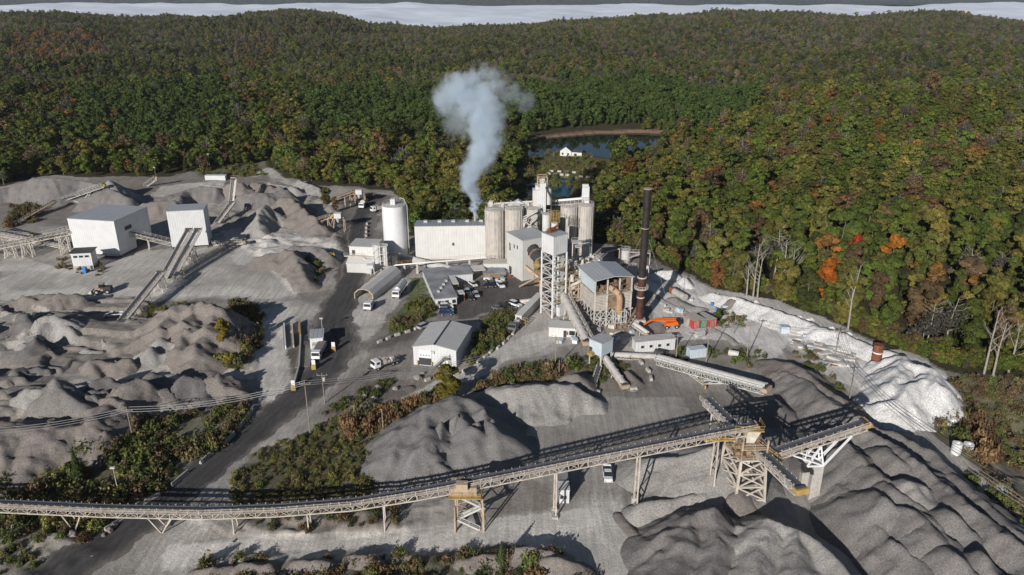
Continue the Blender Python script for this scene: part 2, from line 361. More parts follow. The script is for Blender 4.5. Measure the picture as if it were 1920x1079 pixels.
def rough(x, y):
    px, py = proj(x, y, np.zeros_like(x)); z = np.zeros_like(x)
    for poly, amp, wl_ in ROUGH:
        # soft mask: several shrunken copies
        cx = sum(p[0] for p in poly)/len(poly); cy = sum(p[1] for p in poly)/len(poly); m = 0
        for k in (1.0, .96, .92, .88): m = m+inpoly(px, py, [(cx+(a-cx)*k, cy+(b-cy)*k) for a, b in poly])*0.25
        r = fbm(x/wl_, y/wl_, 41, 4)
        if amp >= 4: # cut terraces with steep banks
            q = (fbm(x/30, y/15, 45, 5)+.75)*3.2; fl = np.floor(q); z = z+m*(1.9*(fl+sstep(.42, .58, q-fl)-1.6)+np.abs(fbm(x/6, y/4, 47, 4))*.9-.2)*(1-.8*np.exp(-((py-703)/14)**2))*(1-np.exp(-((px-212)/38)**2-((py-600)/18)**2))
        else: z = z+m*amp*(np.abs(r)*1.6+0.1)
    return z
def TT(x, y): return T(x, y)+rough(np.asarray(x, float), np.asarray(y, float))
Z = TT(X, Y)
inl = inpoly(PXg, PYg, LAKE) | inpoly(PXg, PYg, POND)
Z = np.where(inl, -5.0, Z)
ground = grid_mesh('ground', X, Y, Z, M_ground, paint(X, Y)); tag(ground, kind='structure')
# ---- asphalt haul road as a sheet of its own
def strip(name, pl, widths, mat, dz=0.12, label=None):
    pts = [W(a, b) for a, b, _ in pl]; P = []; Wd = []
    n = len(pts)
    for i in range(n-1):
        p0, p1, p2, p3 = pts[max(i-1, 0)], pts[i], pts[i+1], pts[min(i+2, n-1)]
        for k in range(14):
            t = k/14; P.append(0.5*((2*p1)+(p2-p0)*t+(2*p0-5*p1+4*p2-p3)*t*t+(3*p1-p0-3*p2+p3)*t**3)); Wd.append(widths[i]*(1-t)+widths[i+1]*t)
    P.append(pts[-1]); Wd.append(widths[-1]); nx = 21
    XX = np.zeros((len(P), nx)); YY = XX.copy()
    for i, p in enumerate(P):
        d = (P[min(i+1, len(P)-1)]-P[max(i-1, 0)]).normalized(); nrm = Vector((d.y, -d.x, 0))
        for j in range(nx):
            s = (j/(nx-1)-0.5)*Wd[i]*(1+0.10*math.sin(i*.9+(2 if j > 10 else 0))+0.05*math.sin(i*2.7)); q = p+nrm*s; XX[i, j] = q.x; YY[i, j] = q.y
    n1 = fbm(XX/7, YY/7, 5, 4)
    s = np.abs(np.linspace(-1, 1, nx))[None, :]*np.ones_like(XX)
    dust = np.clip(sstep(0.55, 1.0, s+0.3*n1)+0.28*np.cos(s*9+1.2)**2*0.6, 0, 1)[..., None]
    c = np.array(ASPH)*(1-dust)+np.array((0.17, 0.158, 0.146))*dust
    ZZ = TT(XX, YY)+dz*(1-0.9*sstep(0.9, 1.0, s))
    o = grid_mesh(name, XX, YY, ZZ, mat, c); tag(o, kind='structure'); return o
M_road = mat_gravel('worn asphalt', ASPH, 0.16, vcol=True, bump=0.15)
for c_, pl, wd in ROADS: strip('road', pl, wd, M_road)
# ---- water
def water(name, poly, z, colr):
    n = len(poly); P = [W(a, b, z) for a, b in poly]; c = sum(P, Vector())/n; P = [c+(p-c)*1.25 for p in P]
    m = bpy.data.materials.new(name+' surface'); m.use_nodes = True; b = m.node_tree.nodes['Principled BSDF']
    b.inputs['Base Color'].default_value = (*colr, 1); b.inputs['Roughness'].default_value = 0.04; b.inputs['IOR'].default_value = 1.33
    N = m.node_tree.nodes; L = m.node_tree.links; nz = N.new('ShaderNodeTexNoise'); nz.inputs['Scale'].default_value = 0.7; g = N.new('ShaderNodeNewGeometry')
    L.new(g.outputs['Position'], nz.inputs['Vector']); bp = N.new('ShaderNodeBump'); bp.inputs['Strength'].default_value = 0.12; bp.inputs['Distance'].default_value = 0.05
    L.new(nz.outputs['Fac'], bp.inputs['Height']); L.new(bp.outputs[0], b.inputs['Normal'])
    o = mesh_obj(name, P, [list(range(n))], m); tag(o, kind='structure'); return o
water('lake', LAKE, -1.6, (0.012, 0.02, 0.018)); water('pond', POND, -1.6, (0.015, 0.075, 0.11))
# ---------------------------------------------------------------- stockpiles
M_pile = {'grey': mat_gravel('grey crushed stone', (0.2, 0.188, 0.18), .12, fine=3.5, bump=.6), 'dark': mat_gravel('dark fines and shaded stone', (0.15, 0.142, 0.14), .14, fine=4, bump=.5),
          'mid': mat_gravel('mid grey stone', (0.185, 0.178, 0.175), .12, fine=4, bump=.5), 'tan': mat_gravel('tan crushed stone', (0.215, 0.192, 0.175), .14, fine=3.5, bump=.6), 'light': mat_gravel('pale crushed stone', (0.3, 0.287, 0.272), .12, fine=3, bump=.6),
          'white': mat_gravel('white lime spoil', (0.6, 0.595, 0.585), .16, fine=2.5, bump=.3)}
NP = [0]; HS = [1.0]
def pile(kind, lines, label, slope=0.8, res=0.6, warp=1.6, name='stockpile', group=None, flat=None, gully=.55):
    NP[0] += 1; s = NP[0]*7
    WL = []
    for ln in lines: WL.append([tuple(W(a, b, h*HS[0]))[:2]+(h*HS[0],) for a, b, h in ln])
    allp = [p for l in WL for p in l]; hm = max(p[2] for p in allp); r = hm/slope+4
    x0, x1 = min(p[0] for p in allp)-r, max(p[0] for p in allp)+r; y0, y1 = min(p[1] for p in allp)-r, max(p[1] for p in allp)+r
    xs = np.arange(x0, x1, res); ys = np.arange(y0, y1, res); X, Y = np.meshgrid(xs, ys)
    dx = fbm(X/7, Y/7, s, 4)*warp; dy = fbm(X/7, Y/7, s+5, 4)*warp
    H = np.full(X.shape, -9.0); GX = X*0; GY = X*0; GD = X*0
    for l in WL:
        if len(l) == 1: l = l+[(l[0][0]+.05, l[0][1], l[0][2])]
        d, v = dseg(X+dx, Y+dy, l)
        h = v-slope*np.sqrt(d*d+0.06)
        # nearest crest point, so that gullies run straight down the fall line
        bd = np.full(X.shape, 1e9); qx = X*0; qy = X*0
        for a, b in zip(l[:-1], l[1:]):
            ex, ey = b[0]-a[0], b[1]-a[1]; t = np.clip(((X+dx-a[0])*ex+(Y+dy-a[1])*ey)/(ex*ex+ey*ey+1e-9), 0, 1); cx_, cy_ = a[0]+t*ex, a[1]+t*ey; dd = np.hypot(X+dx-cx_, Y+dy-cy_); m_ = dd < bd; bd = np.where(m_, dd, bd); qx = np.where(m_, cx_, qx); qy = np.where(m_, cy_, qy)
        mm = h > H; GX = np.where(mm, qx+(X+dx-qx)/(bd+.3)*3.2, GX); GY = np.where(mm, qy+(Y+dy-qy)/(bd+.3)*3.2, GY); GD = np.where(mm, bd, GD)
        H = np.maximum(H, h)
    gul = fbm(GX/1.7, GY/1.7, s+11, 3); H = H+gully*gul*sstep(.5, 5, GD)*np.clip(H/1.5, 0, 1)
    ang = fbm(X/1.8, Y/1.8, s+9, 4)*0.3-np.abs(fbm(X/3.1, Y/3.1, s+19, 3))*0.5+fbm(X/5, Y/5, s+3, 3)*0.35
    H = H+ang*np.clip(H/2, 0, 1)*(.45 if warp <= 1.5 else 1)
    if flat: H = np.minimum(H, flat+fbm(X/5, Y/5, s+2, 3)*0.7)
    B = TT(X, Y)
    o = grid_mesh(name, X, Y, B*np.where(H > 0, 1, 1)+np.maximum(H, -0.4), M_pile[kind], mask=H > -0.15)
    tag(o, label, 'stockpile', group); return o
# ================================================================ TREES
M_leafI = mat_leaf('foliage of the wood', True); M_leafO = mat_leaf('foliage', False)
M_bark = mat_basic('bark', (0.13, 0.11, 0.09), 0.9, var=.3, scale=1.5); M_snag = mat_basic('weathered dead wood', (0.3, 0.275, 0.24), 0.9, var=.2, scale=1.5)
def quads_mesh(name, C, Nn, S, colr, mats, elong=1.0, trunk=None):
    """one mesh of n leaf clumps; C centres, Nn normals, S sizes"""
    n = len(C); rg = np.random.RandomState(n+len(name))
    a = rg.normal(size=(n, 3)); t = np.cross(Nn, a); t /= np.linalg.norm(t, axis=1)[:, None]+1e-9; b = np.cross(Nn, t)
    t = t*S[:, None]*elong; b = b*S[:, None]
    k = rg.uniform(.6, 1.2, (n, 4, 1))
    V = np.stack([C+(-t-b)*k[:, 0], C+(t-b)*k[:, 1], C+(t+b)*k[:, 2], C+(-t+b)*k[:, 3]], 1).reshape(-1, 3)
    Fc = np.arange(n*4).reshape(n, 4); vc = np.repeat(colr, 4, 0)
    me = bpy.data.meshes.new(name)
    fcs = Fc.tolist(); vs = V.tolist(); mi = [0]*n
    if trunk:
        tv, tf = trunk; o = len(vs); vs += tv; fcs += [[i+o for i in f] for f in tf]; mi += [1]*len(tf); vc = np.concatenate([vc, np.ones((len(tv), 3))])
    me.from_pydata(vs, [], fcs)
    ca = me.color_attributes.new('Col', 'FLOAT_COLOR', 'POINT'); ca.data.foreach_set('color', np.concatenate([vc, np.ones((len(vs), 1))], 1).astype('f4').ravel())
    for m in mats: me.materials.append(m)
    me.polygons.foreach_set('material_index', mi)
    return me
def limb(P, r0, r1, n=5):
    vs = []; fs = []
    for i, p in enumerate(P):
        d = (P[min(i+1, len(P)-1)]-P[max(i-1, 0)]).normalized(); u = d.orthogonal().normalized(); w = d.cross(u)
        r = r0+(r1-r0)*i/(len(P)-1)
        for j in range(n):
            a = 2*math.pi*j/n; vs.append(tuple(p+u*math.cos(a)*r+w*math.sin(a)*r))
        if i:
            for j in range(n): fs.append([(i-1)*n+j, (i-1)*n+(j+1) % n, i*n+(j+1) % n, i*n+j])
    return vs, fs
def branches(seed, h, r, nb, spread, hs=0.35, sub=3, up_=0.6):
    g = random.Random(seed); vs, fs = [], []
    def add(P, a, b, n=5):
        v, f = limb(P, a, b, n); o = len(vs); vs.extend(v); fs.extend([[i+o for i in q] for q in f])
    top = Vector((g.uniform(-.6, .6), g.uniform(-.6, .6), h)); mid = Vector((g.uniform(-.4, .4), g.uniform(-.4, .4), h*.5))
    add([Vector((0, 0, -1)), mid, top], r, r*.25, 6)
    for i in range(nb):
        t = hs+(1-hs)*(i+.5)/nb; a = g.uniform(0, 6.28)
        p = mid*(t*2) if t < .5 else mid.lerp(top, t*2-1)
        L = spread*(1.15-t*.7)*g.uniform(.7, 1.2)
        q = p+Vector((math.cos(a)*L, math.sin(a)*L, L*up_*g.uniform(.6, 1.5))); m_ = p.lerp(q, .5)+Vector((g.uniform(-.3, .3), g.uniform(-.3, .3), -.1*L))
        add([p, m_, q], r*.4*(1.1-t*.6), r*.08, 4)
        for k in range(sub):
            s = m_.lerp(q, g.uniform(0, .8)); b = a+g.uniform(-1, 1); l = L*g.uniform(.3, .6)
            add([s, s+Vector((math.cos(b)*l, math.sin(b)*l, l*up_*g.uniform(.5, 1.6)))], r*.12, r*.04, 3)
    return vs, fs
def broadleaf(seed, R_=4.8, h=17, n=950, low=.2):
    rg = np.random.RandomState(seed); nl = rg.randint(11, 17); C = []; Nn = []; S = []; Cc = []
    for i in range(nl):
        a = rg.uniform(0, 6.283); t = (i+.5)/nl; zz = h*(low+(0.86-low)*t); rr = R_*(0.62*math.sin(math.pi*min(1, .25+.75*(1-t)))*rg.uniform(.55, 1.05))
        if i == nl-1: rr *= .2
        c = np.array([math.cos(a)*rr, math.sin(a)*rr, zz]); lr = R_*rg.uniform(.36, .56)*(1-.25*t)
        m = int(n/nl); d = rg.normal(size=(m, 3)); d[:, 2] = np.abs(d[:, 2])*.9-.25; d /= np.linalg.norm(d, axis=1)[:, None]
        rad = lr*rg.uniform(.72, 1.1, m); C.append(c+d*rad[:, None]*np.array([1, 1, .85]))
        nn = d+rg.normal(size=(m, 3))*.38; nn /= np.linalg.norm(nn, axis=1)[:, None]; Nn.append(nn)
        S.append(rg.uniform(.22, .5, m)*R_/4.8); br = rg.uniform(.72, 1.28); hue = rg.uniform(-.1, .1)
        k = (br*rg.uniform(.7, 1.3, m))[:, None]; Cc.append(k*np.array([1+hue, 1, 1-hue]))
    return map(np.concatenate, (C, Nn, S, Cc))
def conifer(seed, R_=3.0, h=17, n=800):
    rg = np.random.RandomState(seed); t = rg.beta(1, 1.35, n); t = np.round(t*14+rg.normal(size=n)*.18)/14; t = np.clip(t, 0, 1)
    a = rg.uniform(0, 6.283, n); lob = .75+.25*np.sin(a*5+t*30); rad = R_*(1.02-t)**.8*lob*rg.uniform(.45, 1, n)**.5
    C = np.stack([np.cos(a)*rad, np.sin(a)*rad, h*(.14+.86*t)-rad*.25], 1)
    Nn = np.stack([np.cos(a)*.7, np.sin(a)*.7, np.full(n, .8)], 1)+rg.normal(size=(n, 3))*.4; Nn /= np.linalg.norm(Nn, axis=1)[:, None]
    return C, Nn, rg.uniform(.2, .46, n), rg.uniform(.65, 1.35, (n, 1))*np.ones((1, 3))
def bare(seed, R_=4.2, h=15, n=520):
    rg = np.random.RandomState(seed); d = rg.normal(size=(n, 3)); d[:, 2] = np.abs(d[:, 2])*.8; d /= np.linalg.norm(d, axis=1)[:, None]
    C = d*np.array([R_, R_, h*.45])*rg.uniform(.35, 1, (n, 1))+np.array([0, 0, h*.5])
    Nn = rg.normal(size=(n, 3)); Nn /= np.linalg.norm(Nn, axis=1)[:, None]
    return C, Nn, rg.uniform(.08, .2, n), rg.uniform(.6, 1.4, (n, 1))*np.ones((1, 3))
def shrub(seed, n=330, R_=1.5, h=1.9):
    rg = np.random.RandomState(seed); d = rg.normal(size=(n, 3)); d[:, 2] = np.abs(d[:, 2]); d /= np.linalg.norm(d, axis=1)[:, None]
    lob = .75+.3*np.sin(np.arctan2(d[:, 1], d[:, 0])*3+seed)
    C = d*np.array([R_, R_, h])*(rg.uniform(.5, 1, n)*lob)[:, None]; Nn = d+rg.normal(size=(n, 3))*.5; Nn /= np.linalg.norm(Nn, axis=1)[:, None]
    return C, Nn, rg.uniform(.06, .17, n), rg.uniform(.6, 1.4, (n, 1))*np.ones((1, 3))
def tuft(seed, n=150):
    rg = np.random.RandomState(seed); C = np.stack([rg.normal(size=n)*.5, rg.normal(size=n)*.5, rg.uniform(.1, 1.3, n)], 1)
    Nn = rg.normal(size=(n, 3)); Nn[:, 2] *= .25; Nn /= np.linalg.norm(Nn, axis=1)[:, None]
    return C, Nn, rg.uniform(.04, .12, n), rg.uniform(.6, 1.4, (n, 1))*np.ones((1, 3))
def src(name, me, colx):
    o = bpy.data.objects.new(name, me); colx.objects.link(o); return o
tree_src = bpy.data.collections.new('wood sources'); brush_src = bpy.data.collections.new('brush sources')
KINDS_T = {'broad': [], 'conifer': [], 'bare': []}; nsrc = 0
for i in range(6):
    me = quads_mesh('broadleaf_%02d' % i, *broadleaf(100+i, 4.9 if i % 2 else 4.3, 15+i % 3*2), [M_leafI, M_bark]); src('t%02d' % nsrc, me, tree_src); KINDS_T['broad'].append(nsrc); nsrc += 1
for i in range(3):
    me = quads_mesh('conifer_%02d' % i, *conifer(200+i, 2.9+.3*i, 16+i), [M_leafI, M_bark]); src('t%02d' % nsrc, me, tree_src); KINDS_T['conifer'].append(nsrc); nsrc += 1
for i in range(3):
    me = quads_mesh('bare_%02d' % i, *bare(300+i), [M_leafI, M_snag], 3.5, branches(300+i, 15, .22, 9, 4.5)); src('t%02d' % nsrc, me, tree_src); KINDS_T['bare'].append(nsrc); nsrc += 1
def scatter(name, P, idx, scl, rot, tint, colx, kind='stuff'):
    me = bpy.data.meshes.new(name); n = len(P); me.vertices.add(n); me.vertices.foreach_set('co', np.asarray(P, 'f4').ravel())
    a = me.attributes.new('idx', 'INT', 'POINT'); a.data.foreach_set('value', np.asarray(idx, 'i4'))
    a = me.attributes.new('scl', 'FLOAT_VECTOR', 'POINT'); a.data.foreach_set('vector', np.asarray(scl, 'f4').ravel())
    a = me.attributes.new('rot', 'FLOAT_VECTOR', 'POINT'); a.data.foreach_set('vector', np.asarray(rot, 'f4').ravel())
    a = me.attributes.new('tint', 'FLOAT_COLOR', 'POINT'); a.data.foreach_set('color', np.concatenate([tint, np.ones((n, 1))], 1).astype('f4').ravel())
    o = bpy.data.objects.new(name, me); col.objects.link(o)
    ng = bpy.data.node_groups.new(name+' scatter', 'GeometryNodeTree'); ng.interface.new_socket('Geometry', in_out='INPUT', socket_type='NodeSocketGeometry'); ng.interface.new_socket('Geometry', in_out='OUTPUT', socket_type='NodeSocketGeometry')
    N = ng.nodes; L = ng.links; gi = N.new('NodeGroupInput'); go = N.new('NodeGroupOutput'); ip = N.new('GeometryNodeInstanceOnPoints')
    ci = N.new('GeometryNodeCollectionInfo'); ci.inputs['Collection'].default_value = colx; ci.inputs['Separate Children'].default_value = True; ci.inputs['Reset Children'].default_value = True
    def at(nm, t):
        q = N.new('GeometryNodeInputNamedAttribute'); q.data_type = t; q.inputs[0].default_value = nm; return q.outputs[0]
    L.new(gi.outputs[0], ip.inputs['Points']); L.new(ci.outputs[0], ip.inputs['Instance']); ip.inputs['Pick Instance'].default_value = True
    L.new(at('idx', 'INT'), ip.inputs['Instance Index']); L.new(at('rot', 'FLOAT_VECTOR'), ip.inputs['Rotation']); L.new(at('scl', 'FLOAT_VECTOR'), ip.inputs['Scale'])
    L.new(ip.outputs[0], go.inputs[0]); md = o.modifiers.new('scatter', 'NODES'); md.node_group = ng
    tag(o, kind=kind); return o
TINT = {'dark': (.052, .065, .019), 'green': (.086, .113, .022), 'pine': (.065, .098, .025), 'olive': (.125, .12, .03), 'yellow': (.16, .145, .035), 'orange': (.19, .1, .03), 'rust': (.12, .078, .04), 'red': (.3, .05, .02), 'grey': (.09, .088, .07), 'tan': (.16, .125, .08)}
# scatter positions, jittered rows that open out with distance
rg = np.random.RandomState(5); TP = []
yy = 300.0
while yy < 2420:
    s = 4.9 if yy < 900 else 5.5 if yy < 1500 else 6.4
    hw = 0.80*yy+60; n = int(2*hw/s); xs = -hw+(np.arange(n)+rg.uniform(0, 1, n))*s; TP.append(np.stack([xs, yy+rg.uniform(-.5, .5, n)*s], 1)); yy += s*.92
TP.append(np.array([(x, y) for y in np.arange(110, 300, 8) for x in np.arange(70, 420, 8)])+rg.uniform(-3.5, 3.5, (len(np.arange(110, 300, 8))*len(np.arange(70, 420, 8)), 2)))
TP = np.concatenate(TP); 
EDGE = [[(0,338),(60,326),(200,326),(290,328)],[(500,318),(600,342),(740,350),(762,384),(768,432)],[(1110,450),(1200,468),(1240,489),(1330,530),(1450,560),(1560,600),(1700,666),(1800,694),(1960,708)],[(1110,450),(1130,400),(1200,360)]]
und = []
for ln in EDGE:
    for (xa, ya), (xb, yb) in zip(ln[:-1], ln[1:]):
        k = int(math.hypot(xb-xa, (yb-ya)*2)/3)
        for i in range(k): t = (i+rg.rand())/k; p_ = W(xa+(xb-xa)*t+rg.normal()*3, ya+(yb-ya)*t-abs(rg.normal())*5); und.append((p_.x, p_.y))
NU = len(und); TP = np.concatenate([TP, np.array(und)]); small = np.zeros(len(TP), bool); small[-NU:] = True
tx, ty = TP[:, 0], TP[:, 1]; tz = T(tx, ty)
px0, py0 = proj(tx, ty, np.zeros_like(tx)); n1 = fbm(tx/14, ty/14, 51, 3)
edge = n1*4
ok = ~inpoly(px0, py0+edge, QUARRY) & ~inpoly(px0, py0, CLEAR) & ~inpoly(px0, py0, CLEAR3)
for pl in (LAKE, POND, ROADN, CLEAR2): 
    cx = sum(p[0] for p in pl)/len(pl); cy = sum(p[1] for p in pl)/len(pl); k = 1.03 if pl is not POND else 1.12
    ok &= ~inpoly(px0, py0, [(cx+(a-cx)*k, cy+(b-cy)*k) for a, b in pl])
ok &= ~inpoly(px0, py0, [(960,262),(1040,256),(1110,249),(1200,245),(1320,240),(1325,233),(1100,240),(1000,250),(960,254)])
ok &= ~(inpoly(px0, py0, [(330,335),(500,306),(540,340),(480,360),(330,350)]))
ok &= (py0 < 722) | (px0 > 2050)
ok &= ~inpoly(px0, py0, [(960,322),(1105,322),(1118,364),(955,364)])
ok &= ~inpoly(px0, py0, [(955,362),(1112,355),(1125,440),(1105,470),(955,470)])
ok |= small & (py0 < 722)
tx, ty, tz, px0, py0, small = tx[ok], ty[ok], tz[ok], px0[ok], py0[ok], small[ok]; N_ = len(tx)
u = rg.uniform(0, 1, N_); u2 = rg.uniform(0, 1, N_); big = fbm(tx/90, ty/90, 61, 3); big2 = fbm(tx/60, ty/60, 67, 3)
kind = np.full(N_, 'broad', object); tint = np.zeros((N_, 3)); pxv, pyv = proj(tx, ty, tz)
jx = fbm(tx/25, ty/25, 77, 3)*45; jy = fbm(tx/25, ty/25, 79, 3)*22; pines = inpoly(pxv+jx, pyv+jy, [(540,185),(700,165),(860,175),(870,262),(760,270),(600,258)]) | inpoly(pxv+jx, pyv+jy, [(950,170),(1100,150),(1300,165),(1420,190),(1390,240),(1240,243),(1000,250),(940,240)]) | inpoly(pxv+jx, pyv+jy, [(150,190),(420,150),(440,250),(300,300),(100,290)])
pb = np.interp(pyv, [20, 90, 150, 240, 420, 700], [.5, .4, .2, .1, .05, .07])+np.where(big > .25, .18, 0)
left_dark = (pxv < 560) & (pyv > 120)
for i in range(N_):
    x_, y_ = pxv[i], pyv[i]; b = big2[i]
    if u[i] < pb[i]*(0.06 if pines[i] else 1): kind[i] = 'bare'; t = 'grey' if u2[i] < .6 else 'tan'
    elif pines[i] and u2[i] < .97: kind[i] = 'conifer' if u2[i] < .4 else 'broad'; t = 'pine'
    else:
        q = u2[i]
        if (20 < x_ < 200 and 70 < y_ < 118 and q < .4) or (440 < x_ < 510 and 70 < y_ < 128 and q < .35): t = 'orange'
        elif 520 < x_ < 660 and 190 < y_ < 240: t = 'olive' if q < .7 else 'yellow'
        elif y_ > 300 and 540 < x_ < 900 and y_ < 400: t = 'olive' if q < .4 else 'yellow' if q < .5 else 'rust' if q < .58 else 'green'
        elif x_ > 1180 and y_ > 180:
            t = ('green' if q < .5 else 'olive' if q < .77 else 'rust' if q < .87 else 'orange' if q < .88+.035*(b > .1) else 'yellow' if q < .945 else 'dark')
        elif x_ > 1180: t = 'dark' if q < .38 else 'green' if q < .66 else 'olive' if q < .83 else 'rust' if q < .92 else 'orange' if q < .93 else 'tan'
        elif left_dark[i]: t = 'green' if q < .5 else 'dark' if q < .72 else 'olive' if q < .87 else 'rust' if q < .95 else 'yellow' if q < .985 else 'orange'
        else: t = 'green' if q < .38 else 'dark' if q < .68 else 'olive' if q < .9 else 'rust' if q < .965 else 'yellow'
        if q > .97 and t not in ('orange',): kind[i] = 'conifer'; t = 'dark'
    c = np.array(TINT[t])*(1+.22*big[i]*(t != 'pine'))*(rg.uniform(.75, 1.25) if t != 'pine' else rg.uniform(.9, 1.1))
    c = c*np.array([1+.15*(rg.rand()-.5), 1, 1+.2*(rg.rand()-.5)]); tint[i] = c
kind_t = kind
sc_ = np.clip(rg.lognormal(-.36, .26, N_), .42, 1.3); sc_ = sc_*np.where(kind == 'conifer', .85, 1)*np.where(py0 > 300, 1.05, .95)
sc_ = sc_*np.where(rg.rand(N_) < .18, .65, 1)
sc_ = sc_*np.where(inpoly(px0, py0, [(1000,286),(1240,270),(1290,300),(1240,350),(1190,330),(1150,300)]), .62, 1)
sc_ = np.where(small, rg.uniform(.25, .48, N_), sc_); kind = np.where(small & (kind == 'bare'), 'broad', kind)
idx = np.array([KINDS_T[k][rg.randint(len(KINDS_T[k]))] for k in kind]); rz = rg.uniform(0, 6.283, N_)
inview = (pxv > -30) & (pxv < 1950) & (py0 > 0) & ~small
dist = np.where(inview, ty-100*(pxv > 1200), 1e9)
# the nearest three hundred stand as single trees, fairly shared by kind; the rest is the wood
order = np.argsort(dist)
N_SINGLE = 290
single = np.zeros(N_, bool); single[order[:N_SINGLE]] = True
NF = ~single
forest = scatter('forest', np.stack([tx[NF], ty[NF], tz[NF]], 1), idx[NF], np.stack([sc_[NF]*rg.uniform(.9, 1.15, NF.sum()), sc_[NF], sc_[NF]*rg.uniform(.68, 1.0, NF.sum())], 1), np.stack([rg.normal(size=NF.sum())*.04, rg.normal(size=NF.sum())*.04, rz[NF]], 1), tint[NF], tree_src)
tag(forest, label='autumn forest of mixed green, olive and bare trees covering the hills', cat='forest')
CR = {'broad': [], 'conifer': [], 'bare': []}; TR = {}
def as_mesh(nm, gen, mats, el=1.0, trunk=None): return quads_mesh(nm, *gen, mats, el, trunk)
for i in range(6): CR['broad'].append((as_mesh('crown_a%d' % i, broadleaf(400+i, 5.0 if i % 2 else 4.6, 15+i % 3*1.5, 2300, .06), [M_leafO]), branches(400+i, 12+i % 3*1.5, .28, 7, 3.2)))
for i in range(3): CR['conifer'].append((as_mesh('crown_b%d' % i, conifer(500+i, 3+.3*i, 16+i, 1400), [M_leafO]), branches(500+i, 15, .22, 3, 1)))
for i in range(3): CR['bare'].append((as_mesh('crown_c%d' % i, bare(600+i, 3.8, 14, 620), [M_leafO], 3.0), branches(600+i, 15, .24, 12, 4.5)))
for k in CR:
    for j, (cm, tb) in enumerate(CR[k]):
        tm = bpy.data.meshes.new('trunk'); tm.from_pydata(tb[0], [], tb[1]); tm.materials.append(M_snag if k == 'bare' else M_bark); CR[k][j] = (cm, tm)
KN = {'broad': ('broadleaf_tree', 'tree'), 'conifer': ('conifer_tree', 'tree'), 'bare': ('bare_tree', 'tree')}
def tname(c):
    r, g, b = c
    return ('orange' if r > .19 and g < .13 else 'yellow' if r > .13 and g > .1 else 'rust brown' if r > g*1.25 else 'olive' if r > g*.85 else 'green')
def one_tree(k, j, x, y, z, s, rot, c, label, group, sz=1.0):
    nm, ct = KN[k]; r = empty(nm, (x, y, z), rot, label, ct, group); r.scale = (s, s, s*sz)
    cm, tm = CR[k][j]
    o = bpy.data.objects.new('crown', cm); col.objects.link(o); o.parent = r; o.color = (*c, 1)
    o = bpy.data.objects.new('trunk', tm); col.objects.link(o); o.parent = r
    return r
for i in np.where(single)[0]:
    side = 'right' if pxv[i] > 1130 else 'left' if pxv[i] < 540 else 'middle'
    cn = tname(tint[i]); k = kind_t[i]; X_ = pxv[i]
    where = ('forest left of the lake track' if X_ < 560 else 'forest behind the white silo' if X_ < 770 else 'forest behind the long white building' if X_ < 960 else 'forest around the black stack' if X_ < 1290 else 'forest above the old pipe section' if X_ < 1400 else 'forest above the dead trees' if X_ < 1500 else 'forest above the scrap yard' if X_ < 1620 else 'forest above the white lime plateau' if X_ < 1770 else 'forest at the far right')
    where = ('front row of the ' if (not bool(inpoly(np.array([px0[i]]), np.array([py0[i]-14]), QUARRY)[0]) and bool(inpoly(np.array([px0[i]]), np.array([py0[i]+16]), QUARRY)[0])) else 'inner rows of the ')+where
    lab = ('leafless grey tree at the '+where) if k == 'bare' else ('%s conifer at the ' % cn+where if k == 'conifer' else '%s broadleaf tree at the ' % cn+where)
    one_tree(k, rg.randint(len(CR[k])), tx[i], ty[i], tz[i], sc_[i]*1.08, rz[i], tint[i], lab, ('leafless' if k == 'bare' else cn+' '+('conifers' if k == 'conifer' else 'broadleaf trees'))+' at the '+where, rg.uniform(.8, 1.1))
# trees with a place of their own
def lone(k, px, py, s, c, label, j=0, sz=1.0, rot=1.0):
    p = W(px, py); return one_tree(k, j, p.x, p.y, float(TT(np.array([p.x]), np.array([p.y]))[0])-.2, s, rot, c, label, None, sz)
lone('broad', 838, 752, .80, (.13, .115, .02), 'large olive yellow tree standing at the top of the dark stone pile', 1, .85)
lone('broad', 421, 664, .55, (.24, .18, .03), 'golden yellow tree on the brush bank left of the haul road', 2, .9)
lone('broad', 430, 690, .38, (.22, .19, .035), 'small yellow bush tree at the foot of the brush bank', 3, .8)
lone('broad', 612, 386, .62, (.1, .09, .025), 'round olive tree between the sand piles and the hopper', 4, .9)
lone('broad', 629, 400, .45, (.13, .075, .03), 'brown leaved tree beside the loading hopper', 5, .9)
lone('broad', 1346, 598, .35, (.085, .1, .03), 'round green bush tree right of the red containers', 0, .8)
lone('broad', 1545, 560, 1.05, (.34, .1, .015), 'bright orange maple standing out at the forest edge', 0, 1)
lone('broad', 1592, 505, .85, (.3, .05, .02), 'red leaved tree high in the right hand forest', 2, 1.1)
lone('broad', 1665, 520, .95, (.33, .13, .02), 'orange tree high in the right hand forest', 4, 1.1)
lone('conifer', 150, 905, .5, (.05, .075, .02), 'dark green conifer at the left end of the roadside wood', 0)
lone('conifer', 1905, 1010, .28, (.11, .14, .03), 'single yellow green shrub on the bank at the right edge', 1)
lone('conifer', 940, 1068, .26, (.08, .11, .035), 'bright green young conifer on the bottom bank', 2, 1)
lone('conifer', 1845, 960, .17, (.12, .15, .03), 'lone green shrub on the far side of the long stockpile', 2, .8)
M_rd = M_snag
